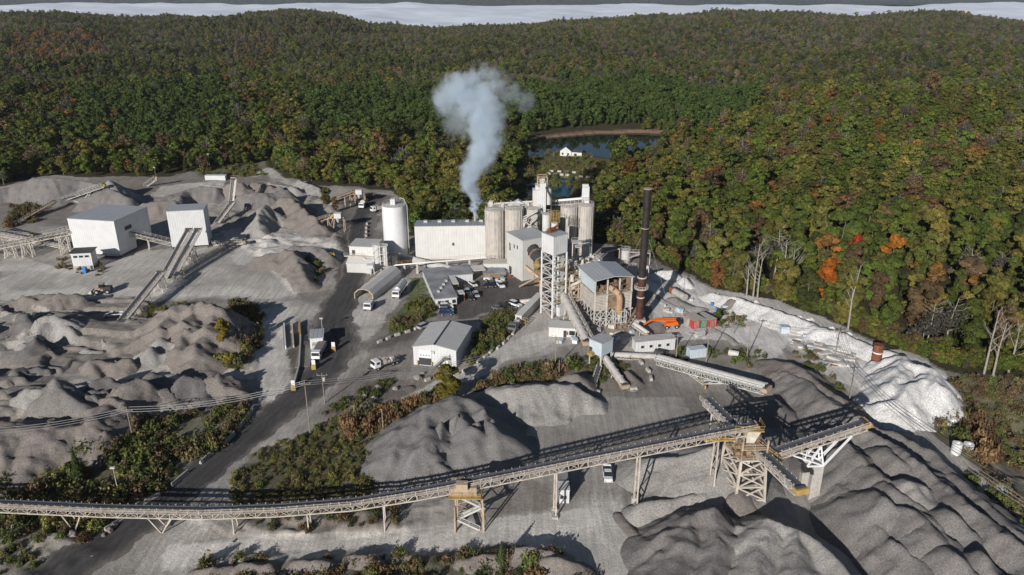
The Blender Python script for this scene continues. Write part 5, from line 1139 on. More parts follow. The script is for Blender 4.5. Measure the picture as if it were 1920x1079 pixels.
cvr = conveyor('stacker_conveyor', 'long covered radial stacker conveyor with a shadow beside it, right of the transfer house', [A, B], 2.3, 1.6, 'cover', (), 'steel', walk=1, panel=1.8)
m = MB(); e = W(1318, 724)+Z3*.6; p1 = A.lerp(B, .27)-Z3*1.6; p2 = A.lerp(B, .55)-Z3*1.6; pr = Vector((0, 1, 0))
for s_ in (-.8, .8):
    m.beam(p1+pr*s_, e+pr*s_, .22); m.beam(p2+pr*s_, e+pr*s_, .22); m.beam(p1.lerp(e, .4)+pr*s_, p1.lerp(p2, .3)+pr*s_, .15); m.beam(p1.lerp(e, .4)+pr*s_, p1.lerp(p2, .55)+pr*s_, .15); m.beam(p1.lerp(e, .7)+pr*s_, p1.lerp(p2, .55)+pr*s_, .15)
m.beam(e-pr*2, e+pr*2, .4); m.build('undercarriage', M['steel'], cvr); m = MB()
for s_ in (-2, 2): m.tube(e+pr*s_-Vector((.2, 0, 0)), e+pr*s_+Vector((.2, 0, 0)), .6)
m.build('wheels', M['yellow'], cvr); m = MB(); m.beam(e, W(1360, 722)+Z3*.4, .3); m.beam(e+pr*2, W(1366, 716)+Z3*.4, .3); m.build('tow_frame', M['steel'], cvr)
# small buildings round the plant
r, w, d, h = shed('control_building', 'low cream flat roofed building with a dark door left of the covered conveyor', 'building', (1029,632), (1101,636), (1027,618), 615, 'cream', 'white2', depth=5)
for x0, x1, n in ((w*.38, w*.46, 'door'), (w*.53, w*.72, 'window')): window(r, x0, x1, .1 if n == 'door' else .9, 2.3, name=n, mat='dark' if n == 'door' else 'glass')
window(r, w*.47, w*.5, .9, 2.0, name='notice', mat='pdkred')
r, w, d, h = shed('site_office', 'long white portable office left of the tan storage containers', 'office', (1192,662), (1265,655), (1200,655), 643, 'white', 'steel', depth=3.4)
for i in range(4): window(r, 1.5+i*2.6, 2.4+i*2.6, 1.2, 2.0)
r, w, d, h = shed('storage_container', 'pale blue storage container standing alone by the power poles', 'container', (1294,673), (1324,669), (1296,668), 659, 'ltblue', 'ltblue', depth=2.5, over=.02)
MB().box(w*.48, w*.52, -.08, .02, .2, h-.2).build('door_bar', M['steel'], r, True)
for (fl, fr, mt, lab) in (((1299,617), (1312,616), 'pred', 'red ended storage container on the left of the pair'), ((1313,616), (1326,615), 'pgreen', 'green ended storage container in the middle'), ((1329,616), (1345,613), 'pred', 'red ended storage container on the right of the pair')):
    a, rz, w, d = frame3(fl, fr, (fl[0]-14, fl[1]-12)); r = empty('shipping_container', (a.x, a.y, 0), rz+.12, lab, 'container', 'storage containers behind the orange lift'); h = 2.5
    MB().box(0, w, .1, 6.1, -.2, h).build('body', M[mt], r, True); MB().box(.03, w-.03, .0, .09, 0, h-.05).build('door', M[mt], r, True); MB().box(-.01, w+.01, .1, 6.11, h+.01, h+.08).build('top', M['conc'], r, True)
    m = MB(); 
    for x in (w*.2, w*.4, w*.6, w*.8): m.beam((x, -.05, .1), (x, -.05, h-.1), .07)
    m.build('lock_rods', M['steel'], r, True)
r = empty('pallet_stack', W(1286,612), .2, 'open stack of grey pallets left of the storage containers', 'pallets'); m = MB()
for i in range(10): m.box(0, 2.2, 0, 2.4, i*.25, i*.25+.12)
m.build('boards', M['dust'], r, True)
# office block, L shaped
a, rz, w, d = frame3((817,577), (857,573), (801,519)); r = empty('office_building', (a.x, a.y, 0), rz, 'L shaped white office with a flat grey roof and a small porch', 'building'); h = WY(817, 562, a.y).z; b = W(801, 519); dd = b-a; dep = math.hypot(dd.x, dd.y); sh = (dd.x*math.cos(rz)+dd.y*math.sin(rz))
m = MB(); m.box(0, w, 0, dep, -.3, h); m.box(w, w+9.5, dep-9, dep, -.3, h-.02); m.build('wall', M['white'], r, True); m = MB(); m.box(-.3, w+.3, -.3, dep+.3, h+.01, h+.25); m.box(w+.3, w+9.8, dep-9.3, dep+.3, h+.005, h+.24); m.build('roof', M['roofm'], r, True)
m = MB(); m.box(w+.3, w+3, dep-17, dep-9.4, h-.25, h-.05); m.box(w+.3, w+3.4, 3.5, 7, h-.6, h-.4); m.box(w+9.9, w+15, dep-6, dep-.5, h-.3, h-.1); m.build('canopy', M['white2'], r, True)
for x, y in ((w+2.8, dep-16.8), (w+2.8, dep-10), (w+3.2, 3.7), (w+3.2, 6.8), (w+14.8, dep-5.8)): MB().beam((x, y, 0), (x, y, h-.5), .3).build('porch_post', M['rust'], r, True)
for i in range(3): window(r, .8+i*w/3, 2.0+i*w/3, .9, 2.1)
window(r, w*.27, w*.33+.5, 0, 2.0, name='door', mat='pgrey'); m = MB()
for i in range(4): m.box(1.5+i*1.4, 2.3+i*1.4, 5+i*3, 6+i*3, h+.25, h+.8)
m.build('roof_units', M['steel'], r, True)
MB().box(0.05, w-.05, -.05, .02, -.2, .5).build('brick_base', M['rust'], r, True)
# warehouse
r, w, d, h = shed('warehouse', 'white gabled warehouse with a half open roller door and outside stairs', 'building', (776,683), (856,691), (892,645), 651, 'white', 'roofw', rise=1.2)
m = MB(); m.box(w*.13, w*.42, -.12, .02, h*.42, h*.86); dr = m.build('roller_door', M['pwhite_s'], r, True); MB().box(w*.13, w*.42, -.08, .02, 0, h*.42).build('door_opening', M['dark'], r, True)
for i in range(4): MB().box(w*(.16+i*.065), w*(.195+i*.065), -.15, -.1, h*.55, h*.6).build('pane', M['glass'], dr, True)
for x in (.105, .435): MB().beam((w*x, -.4, 0), (w*x, -.4, 1.3), .35).build('bollard', M['yellow'], r, True)
MB().box(w*.42, w*.5, -.4, -.05, h*.72, h*.88).build('wall_unit', M['dust'], r, True)
m = MB(); x0, x1, x2 = w*.5, w*.72, w*.85; zt = h*.55; m.box(x1, x2, -1.6, -.1, zt, zt+.12); m.rail((x1, -1.6, zt), (x2, -1.6, zt)); m.rail((x2, -1.6, zt), (x2, -.1, zt)); m.beam((x0, -.6, .1), (x1, -.6, zt), .12, .35); m.beam((x0, -1.5, .1), (x1, -1.5, zt), .12, .35); m.rail((x0, -1.6, .1), (x1, -1.6, zt))
for i in range(12): t = i/12; m.box(x0+(x1-x0)*t, x0+(x1-x0)*(t+.06), -1.5, -.6, zt*t, zt*t+.06)
for x, y in ((x2, -1.5), (x1, -1.5), (x2, -.2)): m.beam((x, y, 0), (x, y, zt), .12)
m.build('stairs', M['grating'], r, True); window(r, w*.76, w*.82, .0, 2.0, name='door', mat='pwhite_s'); window(r, w*.6, w*.65, .7, 1.4)
# truck shelter
a, rz, w, d = frame3((666,562), (700,566), (705,520)); d = 23; r = empty('truck_shelter', (a.x, a.y, 0), rz, 'arched white truck shelter open at the front', 'shelter'); h = WY(666, 545, a.y).z
pr_ = [(0, 0), (0, h*.7), (w*.22, h*1.12), (w*.5, h*1.25), (w*.78, h*1.12), (w, h*.7), (w, 0)]; m = MB(); q = MB()
for (xa, za), (xb, zb_) in zip(pr_[:-1], pr_[1:]):
    t = q if (za > 0 and zb_ > 0) else m; t.hexa([(xa, 0, za), (xb, 0, zb_), (xb, d, zb_), (xa, d, za), (xa+.15, 0, za+.15), (xb+.15, 0, zb_+.15), (xb+.15, d, zb_+.15), (xa+.15, d, za+.15)])
m.build('wall', M['white2'], r, True); q.build('roof', M['roofw'], r, True); m = MB()
for y in (0, d/4, d/2, 3*d/4, d):
    for (xa, za), (xb, zb_) in zip(pr_[:-1], pr_[1:]): m.beam((xa, y-.05, za), (xb, y-.05, zb_), .35)
m.build('ribs', M['tansteel'], r, True)
# load-out building and vessels
r, w, d, h = shed('loadout_building', 'dusty cream load-out building stacked above the truck shelter', 'building', (658,506), (706,508), (660,480), 463, 'cream', 'steel', depth=9)
m = MB(); m.box(-.3, w*.9, -3.5, -.1, 0, h*.42); m.build('lower_block', M['white2'], r, True); MB().hexa([(-.5, -3.8, h*.38), (w*.95, -3.8, h*.38), (w*.95, 0, h*.55), (-.5, 0, h*.55), (-.5, -3.8, h*.4), (w*.95, -3.8, h*.4), (w*.95, 0, h*.57), (-.5, 0, h*.57)]).build('lean_to_roof', M['cream'], r, True)
m = MB(); m.box(-1.8, w, -1.2, -.1, h*.6, h*.63); m.rail((-1.8, -1.2, h*.63), (w*.5, -1.2, h*.63)); m.rail((w*.5, -1.2, h*.63), (w, -1.2, h*.4)); m.beam((w*.5, -1.3, h*.6), (w+1, -1.5, h*.3), .3, .5); m.build('balcony', M['dust'], r, True); window(r, w*.1, w*.22, h*.66, h*.85, name='door', mat='dark')
c = W(713, 512); r = empty('process_vessel', (c.x, c.y, 0), 0, 'stack of dusty white vessels and pipes left of the curved tube', 'machine')
m = MB(); m.tube((-.6, 0, 3), (-.6, 0, 11), 1.2, n=20); m.tube((1.9, 1, 1.5), (1.9, 1, 10), .9, n=16); m.build('vessel', M['white2'], r, True, True); m = MB()
for x in (-2, .6, 3):
    for y in (-1.4, 1.8): m.beam((x, y, -.3), (x, y, 10.5), .22)
for z in (2.5, 5, 7.5, 10.5): m.frame([Vector((-2, -1.4, z)), Vector((3, -1.4, z)), Vector((3, 1.8, z)), Vector((-2, 1.8, z))], .2); m.rail((-2, -1.4, z), (3, -1.4, z)); m.beam((-2, -1.4, z-2.5), (.6, -1.4, z), .12)
m.build('frame', M['cream'], r, True); MB().tube((-2.4, -5.5, 4), (-2.4, -5.5, 1.2), 1, .2).box(-3.6, -1.2, -6.7, -4.3, 4, 5.2).build('dosing_cone', M['white'], r, True)
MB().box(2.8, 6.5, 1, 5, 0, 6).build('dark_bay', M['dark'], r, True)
m = MB(); P = [WY(728, 476, 283), WY(745, 480, 281), WY(770, 487, 277), WY(800, 495, 271), WY(845, 506, 262)]
r = empty('tube_conveyor', (P[0].x, P[0].y, 0), 0, 'thick curved grey tube running from the white silo to the office roof', 'conveyor'); m.path(P, 1.35, 18); m.build('tube', M['steel'], r, smooth=True); m = MB()
for p in P[1:4]: m.beam(p, Vector((p.x, p.y, 0)), .8)
m.build('pier', M['conc'], r)
P = [W(734, 530)+Z3*.2, WY(734, 503, 263), WY(742, 498, 263), WY(800, 493, 263), WY(912, 484, 266)]; r = empty('pipe_bridge', (P[0].x, P[0].y, 0), 0, 'thin pipe bridge on posts in front of the long white building', 'pipe'); MB().path(P, .28, 8).build('pipe', M['pwhite_s'], r, smooth=True); m = MB()
for p in (WY(782, 494, 264), WY(758, 497, 264), WY(838, 490, 265), WY(880, 487, 266)): m.beam(p, Vector((p.x, p.y, 0)), .8, .8)
m.build('post', M['conc'], r); m = MB(); m.rail(P[2]+Z3*.3, P[3]+Z3*.3); m.rail(P[3]+Z3*.3, P[4]+Z3*.3); m.build('railing', M['yellow'], r)
# low annex in front of the silos
r, w, d, h = shed('annex', 'low dusty annex in front of the first two silos', 'building', (907,512), (955,512), (907,500), 496, 'white2', 'dust', depth=5); window(r, w*.3, w*.36, .4, 2.2, name='door', mat='dark')
# flat dark roof canopy right of the office
r, w, d, h = shed('open_canopy', 'low dark flat canopy between the office and the square building', 'canopy', (908,524), (948,522), (905,508), 515, 'brown', 'roofm', depth=7)
# trailer at the tower foot
a, rz, w, d = frame3((966,607), (978,609), (986,571)); r = empty('loading_dock', (a.x, a.y, 0), rz-.0, 'long narrow white loading bay with a yellow stair at its end', 'building'); h = WY(966, 592, a.y).z; d = 20
MB().box(0, w, 0, d, -.3, h).build('wall', M['white2'], r, True); MB().box(-.1, w+.1, -.1, d, h+.01, h+.15).build('roof', M['cream'], r, True); MB().box(w*.2, w*.7, -.06, .02, .4, h*.8).build('door', M['dark'], r, True); m = MB(); m.rail((w+.3, -1, 0), (w+1.8, -1, 0), 2.2, .15, .8); m.rail((w+.3, .5, 0), (w+1.8, .5, 0), 2.2, .15, .8); m.build('stair_rail', M['yellow'], r, True)
conveyor('screw_bridge', 'short level bridge from the loading bay to the lattice tower', [WY(975, 567, 236), WY(1020, 562, 236)], 1.4, .5, 'cover', (), 'dust', walk=0)
# clutter of pipes and plant behind the kiln house
for (px, py, hh, rp, lab, mt) in ((1172, 492, 5, 1.9, 'small upright grey tank at the back edge of the plant', 'steel'), (1185, 530, 6, 1.5, 'white slim tank behind the kiln house', 'white2'), (1160, 480, 3, 1.6, 'low rusty drum at the back edge of the plant', 'rust')):
    c = W(px, py); r = empty('tank', (c.x, c.y, 0), 0, lab, 'tank'); MB().tube((0, 0, -.3), (0, 0, hh), rp, n=20).build('shell', M[mt], r, True, True); m = MB(); ring(m, rp, hh, 8, .8); m.build('railing', M['steel'], r, True)
r = empty('pipe_rack', W(1150, 525), 0, 'tangle of dusty ducts and walkways between the kiln house and the forest', 'pipework'); m = MB(); rg_ = random.Random(21)
for i in range(22):
    a = W(rg_.uniform(1125, 1190), rg_.uniform(492, 560))+Z3*rg_.uniform(.5, 6); b = a+Vector((rg_.uniform(-9, 9), rg_.uniform(-3, 3), rg_.uniform(-2, 2))); b.z = max(.5, b.z)
    if i % 2: m.tube(a, b, rg_.uniform(.2, .7), n=8)
    else: m.beam(a, b, 1.2, .15); m.rail(a, b)
    m.beam(b, Vector((b.x, b.y, 0)), .25)
m.build('ducts', M['dust'], r)
a = W(1066, 592); r = empty('pipe_tower', (a.x, a.y, 0), .25, 'beige open steel frame crowded with pipes between the lattice tower and the kiln house', 'tower'); m = MB(); rg_ = random.Random(33)
for x in (0, 3, 6):
    for y in (0, 3.5, 7): m.beam((x, y, -.3), (x, y, 12), .3)
for z in (3, 6, 9, 12):
    for y in (0, 3.5, 7): m.beam((0, y, z), (6, y, z), .25)
    for x in (0, 3, 6): m.beam((x, 0, z), (x, 7, z), .25)
    m.beam((0, 0, z-3), (3, 0, z), .15); m.beam((6, 0, z-3), (3, 0, z), .15); m.rail((0, -.1, z), (6, -.1, z)); m.box(0, 6, 0, 7, z-.06, z+.02)
m.build('frame', M['tansteel'], r, True); m = MB()
for i in range(26):
    p = Vector((rg_.uniform(0, 6), rg_.uniform(-.8, 6), rg_.uniform(.5, 12)))
    if i % 3: m.tube(p, p+Vector((rg_.choice([0, 0, 3]), 0, rg_.uniform(-2, 2)))+Vector((.01, .3, .2)), rg_.uniform(.12, .55), n=8)
    else: m.box(p.x, p.x+rg_.uniform(.5, 1.8), p.y, p.y+1, p.z, p.z+rg_.uniform(.5, 1.5))
m.build('pipework', M['dust'], r, True)
# lakeside house
a = W(1050, 291, 0); r = empty('house', (a.x, a.y, Tz(a.x, a.y)), -.35, 'small white house by the lake among lawns', 'house'); r.scale = (.8, .8, .75); m = MB()
m.add([(0, 0, -1), (9, 0, -1), (9, 0, 4), (0, 0, 4), (0, 9, -1), (9, 9, -1), (9, 9, 4), (0, 9, 4), (4.5, 0, 7.5), (4.5, 9, 7.5)], [(0, 1, 2, 8, 3), (5, 4, 7, 9, 6), (1, 5, 6, 2), (4, 0, 3, 7)]); m.box(9, 17, 1, 8, -1, 3.6); m.build('wall', M['white'], r, True)
MB().hexa([(-.4, -.4, 3.8), (4.5, -.4, 7.6), (4.5, 9.4, 7.6), (-.4, 9.4, 3.8), (-.4, -.4, 4.1), (4.5, -.4, 7.9), (4.5, 9.4, 7.9), (-.4, 9.4, 4.1)]).hexa([(4.5, -.4, 7.6), (9.4, -.4, 3.8), (9.4, 9.4, 3.8), (4.5, 9.4, 7.6), (4.5, -.4, 7.9), (9.4, -.4, 4.1), (9.4, 9.4, 4.1), (4.5, 9.4, 7.9)]).hexa([(9, .5, 3.61), (17.4, .5, 3.61), (17.4, 8.4, 3.61), (9, 8.4, 3.61), (9, 4.4, 5.3), (17.4, 4.4, 5.3), (17.4, 4.5, 5.3), (9, 4.5, 5.3)]).build('roof', mat_basic('dark shingle', (.06, .06, .065), .8), r, True)
window(r, 1.5, 2.8, 1, 2.6); window(r, 5.8, 7.2, 1, 2.6); window(r, 11, 13, .6, 2.4, y=1)
# ================================================================ MAIN CONVEYOR AND THE TRANSFER TOWER
def WZ(px, py, z): return W(px, py, z)
PC = [WZ(-260, 932, 5.4), WZ(0, 943, 5.4), WZ(200, 952, 5.2), WZ(380, 956, 5.2), WZ(520, 951, 5.6), WZ(660, 940, 6.6), WZ(780, 921, 8.2), WZ(880, 902, 9.6), WZ(1100, 858, 13), WZ(1412, 797, 18)]
Lc = sum((b-a).length for a, b in zip(PC[:-1], PC[1:])); cumx = []
def fx(px):  # fraction of the belt length at a pixel column
    s = 0
    for a, b in zip(PC[:-1], PC[1:]):
        xa, _ = proj(a.x, a.y, a.z); xb, _ = proj(b.x, b.y, b.z)
        if xa <= px <= xb: return (s+(b-a).length*(px-xa)/(xb-xa))/Lc
        s += (b-a).length
mc = conveyor('main_conveyor', 'very long belt conveyor on a lattice truss crossing the foreground over the road', PC, 1.7, 1.7, 'open', ((fx(-150), 'V', 2), (fx(135), 'V', 1.8), (fx(300), 'V', 2.2), (fx(436), 'bent', .3), (fx(576), 'bent', .3), (fx(718), 'bent', .4), (fx(1042), 'bent', .25), (fx(1198), 'bent', .25), (fx(1345), 'bent', .5)), 'cvsteel', walk=1, panel=2.0)
m = MB()
for px in (1042, 1198):
    f = fx(px); s = f*Lc; acc = 0
    for a, b in zip(PC[:-1], PC[1:]):
        if acc+(b-a).length >= s: p = a.lerp(b, (s-acc)/(b-a).length); break
        acc += (b-a).length
    for e in (-1, 1): m.box(p.x-.6, p.x+.6, p.y+e*1.3-.5, p.y+e*1.3+.5, -.4, 1.6 if px > 1100 else .5)
m.build('footing', M['conc'], mc)
# drive house with zig-zag stairs
c = W(880, 972); p = PC[7]; r = empty('stair_tower', (p.x, p.y, 0), 0, 'zigzag steel stair tower under the bend of the long conveyor', 'stairs'); zt = p.z
m = MB(); m.box(-3.6, 1.5, -1.9, 1.6, zt-2.2, zt-.4); m.box(-2.4, -.2, -2.6, -1.2, zt-.4, zt+.9); m.build('drive_unit', M['tansteel'], r, True); m = MB(); m.box(-3.8, 2.4, -2.8, -1.6, zt-2.4, zt-2.2); m.rail((-3.8, -2.8, zt-2.2), (2.4, -2.8, zt-2.2)); m.rail((2.4, -2.8, zt-2.2), (2.4, 1.5, zt-2.2)); m.build('platform', M['yellow'], r, True)
m = MB(); zz = zt-2.4; fl = 3; hh = zz/fl
for i in range(fl):
    za, zb = zz-hh*i, zz-hh*(i+1); s = 1 if i % 2 == 0 else -1; xa, xb = -2.2*s, 2.0*s; y = -1.0-.5*i
    m.beam((xa, y, za), (xb, y, zb), .14, .4); m.beam((xa, y-.9, za), (xb, y-.9, zb), .14, .4); m.rail((xa, y-.95, za), (xb, y-.95, zb)); m.box(min(xb, xb+s*1.1), max(xb, xb+s*1.1), y-1.4, y+.1, zb-.05, zb+.06)
    for k in range(9): t = (k+.5)/9; q = Vector((xa, y-.45, za)).lerp(Vector((xb, y-.45, zb)), t); m.box(q.x-.15, q.x+.15, y-.9, y, q.z, q.z+.05)
m.build('stairs', M['steel'], r, True)
for x, y in ((-2.6, -2.6), (2.6, -2.6), (-2.6, 1.4), (2.2, 1.4), (-2.8, -3.4), (2.8, -3.4)): MB().beam((x, y, -.3), (x, y, zt-2.4 if y > -3 else zt*.62), .26).build('post', M['tansteel'], r, True)
m = MB()
for z in (1, zt*.3, zt*.55): m.beam((-2.6, 1.4, z), (2.2, 1.4, z+1.8), .12); m.beam((2.2, 1.4, z), (-2.6, 1.4, z+1.8), .12); m.beam((-2.6, -2.6, z), (-2.6, 1.4, z+1.8), .12); m.beam((2.6, -2.6, z+1.8), (2.2, 1.4, z), .12)
m.build('bracing', M['tansteel'], r, True)
# transfer tower
bs = [W(1338, 922), W(1375, 964), W(1432, 962), W(1397, 922)]; H = 12.0; ctr = sum(bs, Vector())/4; r = empty('transfer_tower', (ctr.x, ctr.y, 0), 0, 'tall cross braced lattice tower where the long conveyor meets two others', 'tower')
tp = [ctr+(b-ctr)*.8+Z3*H for b in bs]
for b, t in zip(bs, tp): MB().beam(b-Z3*.3, t, .5).build('leg', M['cvsteel'], r)
m = MB(); n = 4
for i in range(n):
    for k in range(4):
        b0, t0, b1, t1 = bs[k], tp[k], bs[(k+1) % 4], tp[(k+1) % 4]; f0, f1 = i/n, (i+1)/n
        m.beam(b0.lerp(t0, f1), b1.lerp(t1, f1), .32); m.beam(b0.lerp(t0, f0), b1.lerp(t1, f1), .26); m.beam(b0.lerp(t0, f1), b1.lerp(t1, f0), .26)
m.build('bracing', M['cvsteel'], r); m = MB(); zz = H
for z in (H, H+2.4): m.add([p+Z3*(z-H) for p in tp]+[p+Z3*(z-H+.15) for p in tp], [(0, 1, 2, 3), (7, 6, 5, 4), (0, 4, 5, 1), (1, 5, 6, 2), (2, 6, 7, 3), (3, 7, 4, 0)])
for k in range(4): m.rail(tp[k]+Z3*.1, tp[(k+1) % 4]+Z3*.1); m.rail(tp[k]+Z3*2.5, tp[(k+1) % 4]+Z3*2.5); m.beam(tp[k], tp[k]+Z3*4.6, .3)
m.build('platform', M['tansteel'], r); m = MB(); e = PC[-1]; tc = sum(tp, Vector())/4
m.add([e+Vector((-1.2, -1.2, -1)), e+Vector((1.4, -1.2, -1)), e+Vector((1.4, 1.2, -1)), e+Vector((-1.2, 1.2, -1)), tc+Vector((-.7, -.7, 1.5)), tc+Vector((.7, -.7, 1.5)), tc+Vector((.7, .7, 1.5)), tc+Vector((-.7, .7, 1.5))], [(0, 1, 5, 4), (1, 2, 6, 5), (2, 3, 7, 6), (3, 0, 4, 7)]); m.build('drop_chute', M['dust'], r)
m = MB(); rg_ = random.Random(8)
for i in range(20): p = tc+Vector((rg_.uniform(-3, 3), rg_.uniform(-3, 3), rg_.uniform(0, 2.4))); m.box(p.x-.4, p.x+.5, p.y-.4, p.y+.3, p.z, p.z+rg_.uniform(.4, 1.2)); m.beam(p, p+Vector((rg_.uniform(-2, 2), rg_.uniform(-2, 2), rg_.uniform(0, 2))), .14)
m.build('machinery', M['brown'], r)
m = MB(); m.rail(e+Vector((-4, -1.9, -.4)), e+Vector((1.8, -1.9, -.4))); m.rail(e+Vector((1.8, -1.9, -.4)), e+Vector((1.8, 1.6, -.4))); m.box(e.x-4, e.x+1.8, e.y-1.9, e.y-.9, e.z-.6, e.z-.4); m.box(e.x-10, e.x-4, e.y-2, e.y-1, e.z-2.6, e.z-2.4); m.rail(e+Vector((-10, -2, -2.4)), e+Vector((-4, -2, -2.4))); m.build('head_platform', M['yellow'], r)
for x_ in (-2.5, -.5): 
    p = e+Vector((x_, -.5, -1.8)); MB().beam(p, Vector((tc.x+x_, tc.y, H+2.4)), .3).build('head_post', M['steel'], r)
conveyor('cross_conveyor', 'belt conveyor crossing beneath the long conveyor and sloping towards the viewer', [WZ(1326, 748, 13.6), WZ(1500, 915, 13.6)], 1.9, 1.5, 'open', ((.12, 'bent', .3),), 'dust', walk=1, head='yellow')
sr = conveyor('cross_conveyor', 'open belt conveyor reaching right over the long bench on a V shaped frame', [WZ(1456, 846, 13.2), WZ(1620, 792, 17.6)], 1.9, 1.5, 'open', (), 'cvsteel', walk=1, head='yellow')
A, B = WZ(1456, 846, 13.2), WZ(1620, 792, 17.6); d = (B-A).normalized(); ap = WY(1540, 868, 131)
m = MB()
for s_ in (-1.1, 1.1):
    o = Vector((0, s_, 0)); m.beam(ap+o, A.lerp(B, .18)-Z3*1.6+o, .3); m.beam(ap+o, A.lerp(B, .85)-Z3*1.6+o, .34); m.beam(ap+o, A.lerp(B, .5)-Z3*1.6+o, .3); m.beam(ap+o-Vector((3.2, 0, .2)), A.lerp(B, .5)-Z3*1.6+o, .3); m.beam(ap+o, ap+o-Vector((3.2, 0, .2)), .3)
    for t0, t1, u0, u1 in ((.3, .5, .3, .3), (.5, .66, .34, .45), (.18, .34, .6, .6), (.5, .34, .5, .6)): m.beam(ap.lerp(A.lerp(B, t0)-Z3*1.6, .6)+o, A.lerp(B, t1)-Z3*1.6+o, .16)
m.beam(ap+Vector((0, -1.1, 0)), ap+Vector((0, 1.1, 0)), .3); m.build('v_frame', M['pwhite_s'], sr)
c0 = W(1525, 941); c1 = W(1509, 923)
for c, px, lab in ((c0, 1541, 'nearer right one of two square concrete pillars under the right conveyor'), (c1, 1521, 'left one of two square concrete pillars under the right conveyor')):
    h = ap.z-.2; MB_ = MB().box(-1.05, 1.05, -.8, .8, -.4, h); o = MB_.build('concrete_pillar', M['conc'], None, bevel=.08); o.location = (c.x, c.y+.8, 0); tag(o, lab, 'pillar', 'pillars under the right conveyor')
conveyor('link_conveyor', 'short dark conveyor linking the transfer tower to the right hand conveyor', [WZ(1425, 826, 14.5), WZ(1462, 853, 12.6)], 1.6, 1.3, 'open', (), 'yellow', walk=1)
# booth below the conveyor
r, w, d, h = shed('weigh_booth', 'small white booth with two windows under the long conveyor', 'booth', (1047,945), (1067,945), (1047,920), 921, 'white', 'white2', depth=3, over=.1)
window(r, w*.15, w*.45, 1.2, 1.9); window(r, w*.55, w*.75, 1.2, 1.9); MB().box(.05, w, 3.05, 7.5, -.3, 2.9).box(.0, w+.05, 3.02, 7.6, 2.92, 3.0).build('annex_box', M['roofm'], r, True)
# ================================================================ CRUSHING YARD, LEFT
r, w, d, h = shed('screen_house', 'largest white box shaped shed on stilts at the far left', 'building', (140,474), (226,480), (262,448), 411, 'white', 'roofg', z=1.0, over=.15)
m = MB()
for x in (.3, w/3, 2*w/3, w-.3):
    for y in (.3, d-.3): m.beam((x, y, -1.5), (x, y, 0), .5)
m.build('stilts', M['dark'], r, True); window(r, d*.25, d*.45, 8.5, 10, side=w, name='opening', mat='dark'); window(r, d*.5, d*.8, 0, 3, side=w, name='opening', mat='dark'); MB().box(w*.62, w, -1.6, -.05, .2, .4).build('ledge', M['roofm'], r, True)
r, w, d, h = shed('screen_house', 'smaller white box shaped shed entered by two parallel conveyors', 'building', (323,464), (391,460), (408,446), 398, 'white', 'roofg', z=1.0, over=.15)
m = MB()
for x in (.3, w/2, w-.3):
    for y in (.3, d-.3): m.beam((x, y, -1.5), (x, y, 0), .5)
m.build('stilts', M['dark'], r, True)
# control cabin
r, w, d, h = shed('control_cabin', 'white cabin with three dark windows and a concrete base below the large white shed', 'cabin', (139,507), (176,505), (182,496), 476, 'white', 'dark', z=0, over=.6)
for i in range(3): window(r, w*(.1+.29*i), w*(.3+.29*i), h*.72, h*.84)
MB().box(-.05, w+.05, -.05, d+.05, -.3, h*.22).build('base', M['conc'], r, True); 
for x in (.28, .85): MB().box(w*x, w*x+.8, -.1, 0, 0, h*.2).build('door', M['dark'], r, True)
c = W(160, 513); o = MB().box(-.6, .6, -.6, .6, -.2, 2.2).box(-.66, .66, -.66, .66, 2.2, 2.4).build('portable_toilet', M['pblue2']); o.location = c; tag(o, 'blue portable toilet in front of the white cabin', 'toilet')
# conveyors of the yard
def cy(label, a, b, za, zb, w=1.7, st='open', legs=((.5, 'bent', .4),), tm='dust', name='belt_conveyor', walk=1, head='tansteel'):
    return conveyor(name, label, [WZ(a[0], a[1], za), WZ(b[0], b[1], zb)], w, 1.3, st, legs, tm, walk=walk, head=head, panel=2.2)
cy('left one of twin conveyors climbing into the smaller white shed', (306,516), (353,431), 2.5, 10.5, 2.0, legs=((.3, 'bent', .3), (.7, 'tower', .3)))
cy('right one of twin conveyors climbing into the smaller white shed', (318,524), (370,431), 2, 10.5, 2.0, legs=((.3, 'bent', .3), (.7, 'tower', .3)))
cy('long dark conveyor running down from the twin conveyors into the left field', (212,619), (300,511), 1.2, 6, 2.0, legs=((.35, 'bent', .4), (.65, 'bent', .4), (.95, 'tower', .4)))
cy('tan conveyor between the two white sheds', (322,455), (229,433), 2.5, 9, 1.6, legs=((.5, 'bent', .3),))
cy('low conveyor leaving the smaller white shed to the right', (400,455), (456,452), 1.8, 2.4, 1.4, legs=((.3, 'bent', .3), (.8, 'bent', .3)))
cy('upper of the criss-crossing conveyors left of the large white shed', (-80,420), (138,464), 8, 2.5, 1.6, legs=((.3, 'bent', .4), (.6, 'bent', .4)))
cy('rising conveyor that crosses in front of the others into the large white shed', (-80,476), (131,434), 2.5, 9.5, 1.6, legs=((.45, 'tower', .4), (.6, 'tower', .4), (.93, 'tower', .2)))
cy('short conveyor meeting the large white shed at the top', (82,438), (130,427), 6, 8, 1.4, legs=((.4, 'bent', .3),))
cy('lowest of the criss-crossing conveyors left of the large white shed', (-60,436), (75,452), 4, 2, 1.4)
cy('far left conveyor running behind the criss-crossing ones', (-70,428), (60,440), 6, 4, 1.4)
cy('thin stacker conveyor rising in front of the far left stockpile', (106,377), (193,347), 1.5, 9, 1.1, legs=(), name='stacker_conveyor', head='yellow', tm='steel')
a = WZ(106,377,1.5).lerp(WZ(193,347,9), .25); 
cy('short conveyor climbing into the ground behind the smaller white shed', (405,418), (434,380), 1.0, 6.5, 1.9, legs=((.6, 'bent', .3),))
cy('bright steep stacker conveyor pointing away at the far pile', (432,382), (437,337), 3, 13, 1.8, legs=((.6, 'bent', 1.0),), name='stacker_conveyor')
